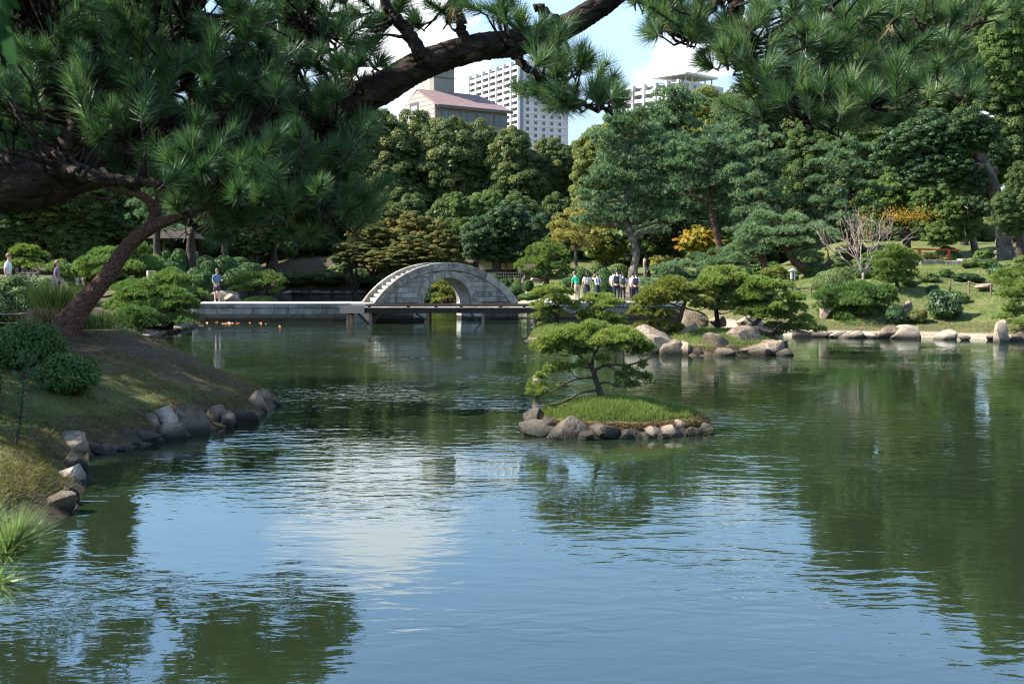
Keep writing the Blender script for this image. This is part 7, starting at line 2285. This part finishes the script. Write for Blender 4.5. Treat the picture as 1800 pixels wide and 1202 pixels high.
    if long_hair:
        mb2 = np.array([hcx + (0, .07, .04), hcx + (0, .12, -.06), hcx + (.01, .12, -.22), hcx + (.02, .11, -.36)])
        tube(mb, mb2, [.05, .06, .045, .02], 9)
    mb.build('hair', M[hair], root, smooth=True)
    if cap:
        mb = MB()
        ellipsoid(mb, hcx + np.array((0, .008, .03)), (.10, .114, .108), tilt, lambda v: v[:, 2] > .0)
        ellipsoid(mb, hcx + np.array((0, -.12, .03)), (.08, .08, .012), tilt, n=2)
        mb.build('cap', M[cap], root, smooth=True)
    fw = np.array(tilt.to_3x3() @ Vector((0, -1, 0)))
    upv = np.array(tilt.to_3x3() @ Vector((0, 0, 1)))
    for s in (-1, 1):
        mb = MB(); ellipsoid(mb, hcx + fw * .083 + upv * -.012 + np.array((s * .03, 0, 0)), (.011, .008, .008), n=1); mb.build('eye', M['hair_black'], root)
        mb = MB(); ellipsoid(mb, hcx + upv * -.02 + np.array((s * .082, .005, 0)), (.012, .02, .03), n=1); mb.build('ear', M['skin'], root, smooth=True)
    mb = MB(); ellipsoid(mb, hcx + fw * .095 + upv * -.032, (.012, .018, .02), n=1); mb.build('nose', M['skin'], root, smooth=True)
    mb = MB(); ellipsoid(mb, hcx + fw * .082 + upv * -.07, (.022, .008, .006), n=1); mb.build('mouth', M['cloth_mauve'], root, smooth=True)
    if straps or pack:
        mt = M[pack or 'cloth_navy']
        for s in (-1, 1):
            mb = MB()
            pts = [U((s * .09, -.125, 1.14)), U((s * .105, -.128, 1.28)), U((s * .10, -.06, 1.445)), U((s * .10, .07, 1.43)), U((s * .10, .135, 1.30)), U((s * .10, .13, 1.12))]
            sp_ = smooth_path(pts, 20)
            for a_, b_ in zip(sp_[:-1], sp_[1:]):
                bar(mb, a_, b_, .045, .022)
            mb.build('strap', mt if pack != 'pack_beige' else M['cloth_grey'], root)
    if pack:
        mb = MB()
        box(mb, (-.15, .12, .98), (.15, .27, 1.38))
        o = mb.build('backpack', M[pack], root)
        bevelled(o, .045, 3)
        mb = MB(); box(mb, (-.11, .271, 1.02), (.11, .31, 1.2))
        bevelled(mb.build('pocket', M[pack], o), .02, 2)
        o.rotation_euler = (lean, 0, 0)
        if lean:
            o.location = tuple(hip - np.array((0, hip[1] * cl - hip[2] * sl, hip[1] * sl + hip[2] * cl)))
    return root


def at_feet(px, D, z):
    p = P(px, 500, D)
    return (p[0], D, z)


visitors = 'students gathered on the causeway'
person(at_feet(381, 60.75, 1.0), 1.78, math.radians(28), 'man in blue T-shirt and dark shorts looking down into the pond', 'cloth_blue', 'cloth_grey', 'hair_brown', .06, .55, ([(-.22, -.02, 1.13), (-.13, -.16, .93)], [(.24, .0, 1.15), (.20, -.24, 1.16)]), shorts=True, shoe='shoe')
person(at_feet(1014.5, 62.2, 1.0), 1.66, math.radians(-150), 'person in bright green top, beige trousers and blue-grey cap bending forward', 'cloth_green', 'cloth_khaki', 'hair_black', .42, .2, ([(-.23, -.08, 1.14), (-.18, -.26, 1.05)], [(.23, -.08, 1.14), (.18, -.26, 1.05)]), cap='cap_blue', shoe='shoe', group=visitors)
person(at_feet(1031.5, 61.95, 1.0), 1.62, math.radians(170), 'girl with patterned beige backpack and dark skirt seen from behind', 'shirt_white', 'cloth_navy', 'hair_black', .05, .1, skirt=True, pack='pack_beige', long_hair=True, group=visitors)
person(at_feet(1050, 63.1, 1.0), 1.54, math.radians(-165), 'girl with raised arm and dark shoulder strap beside the beige backpack', 'shirt_white', 'cloth_navy', 'hair_black', .1, .1, ([(-.23, .03, 1.13), (-.22, -.12, .95)], [(.33, -.06, 1.40), (.14, -.16, 1.60)]), skirt=True, straps=True, group=visitors)
person(at_feet(1077, 63.2, 1.0), 1.66, math.radians(130), 'student looking sideways just behind the tallest student', 'shirt_white', 'cloth_navy', 'hair_black', .03, .1, group=visitors)
person(at_feet(1084.5, 62.0, 1.0), 1.76, math.radians(165), 'tallest student in white shirt with black backpack', 'shirt_white', 'cloth_navy', 'hair_black', .04, .1, pack='cloth_navy', group=visitors)
person(at_feet(1095, 62.9, 1.0), 1.55, math.radians(175), 'student with a big dark bag right behind the tallest student', 'shirt_white', 'cloth_navy', 'hair_black', .3, .3, pack='cloth_navy', group=visitors)
person(at_feet(1110, 63.6, 1.0), 1.55, math.radians(120), 'student whose face shows between the boulder and the last backpack', 'shirt_white', 'cloth_navy', 'hair_black', .12, .2, group=visitors)
person(at_feet(1117.5, 62.8, 1.0), 1.58, math.radians(170), 'last student on the right with dark backpack', 'shirt_white', 'cloth_navy', 'hair_black', .08, .1, pack='cloth_navy', group=visitors)
person((P(13, 460, 41)[0], 41, P(13, 447, 41)[2] - 1.72), 1.72, math.radians(95), 'man in white shirt walking behind the yellow-green shrub', 'shirt_white', 'cloth_navy', 'hair_brown', .06, .15)
person((P(99, 460, 44)[0], 44, P(99, 459, 44)[2] - 1.60), 1.60, math.radians(95), 'brown-haired woman half hidden behind the billowing juniper', 'cloth_mauve', 'cloth_grey', 'hair_brown', .05, .15, long_hair=True)
person((P(919, 480, 86)[0], 86, P(919, 483, 86)[2] - 1.2), 1.22, math.radians(60), 'visitor in mauve sitting low by the lawn beyond the bridge', 'cloth_mauve', 'cloth_grey', 'hair_black', .3, .2)
person((P(1199, 480, 78)[0], 78, P(1199, 467, 78)[2] - 1.65), 1.65, math.radians(200), 'distant visitor peeping out behind the blue-green junipers', 'shirt_white', 'cloth_grey', 'hair_black')
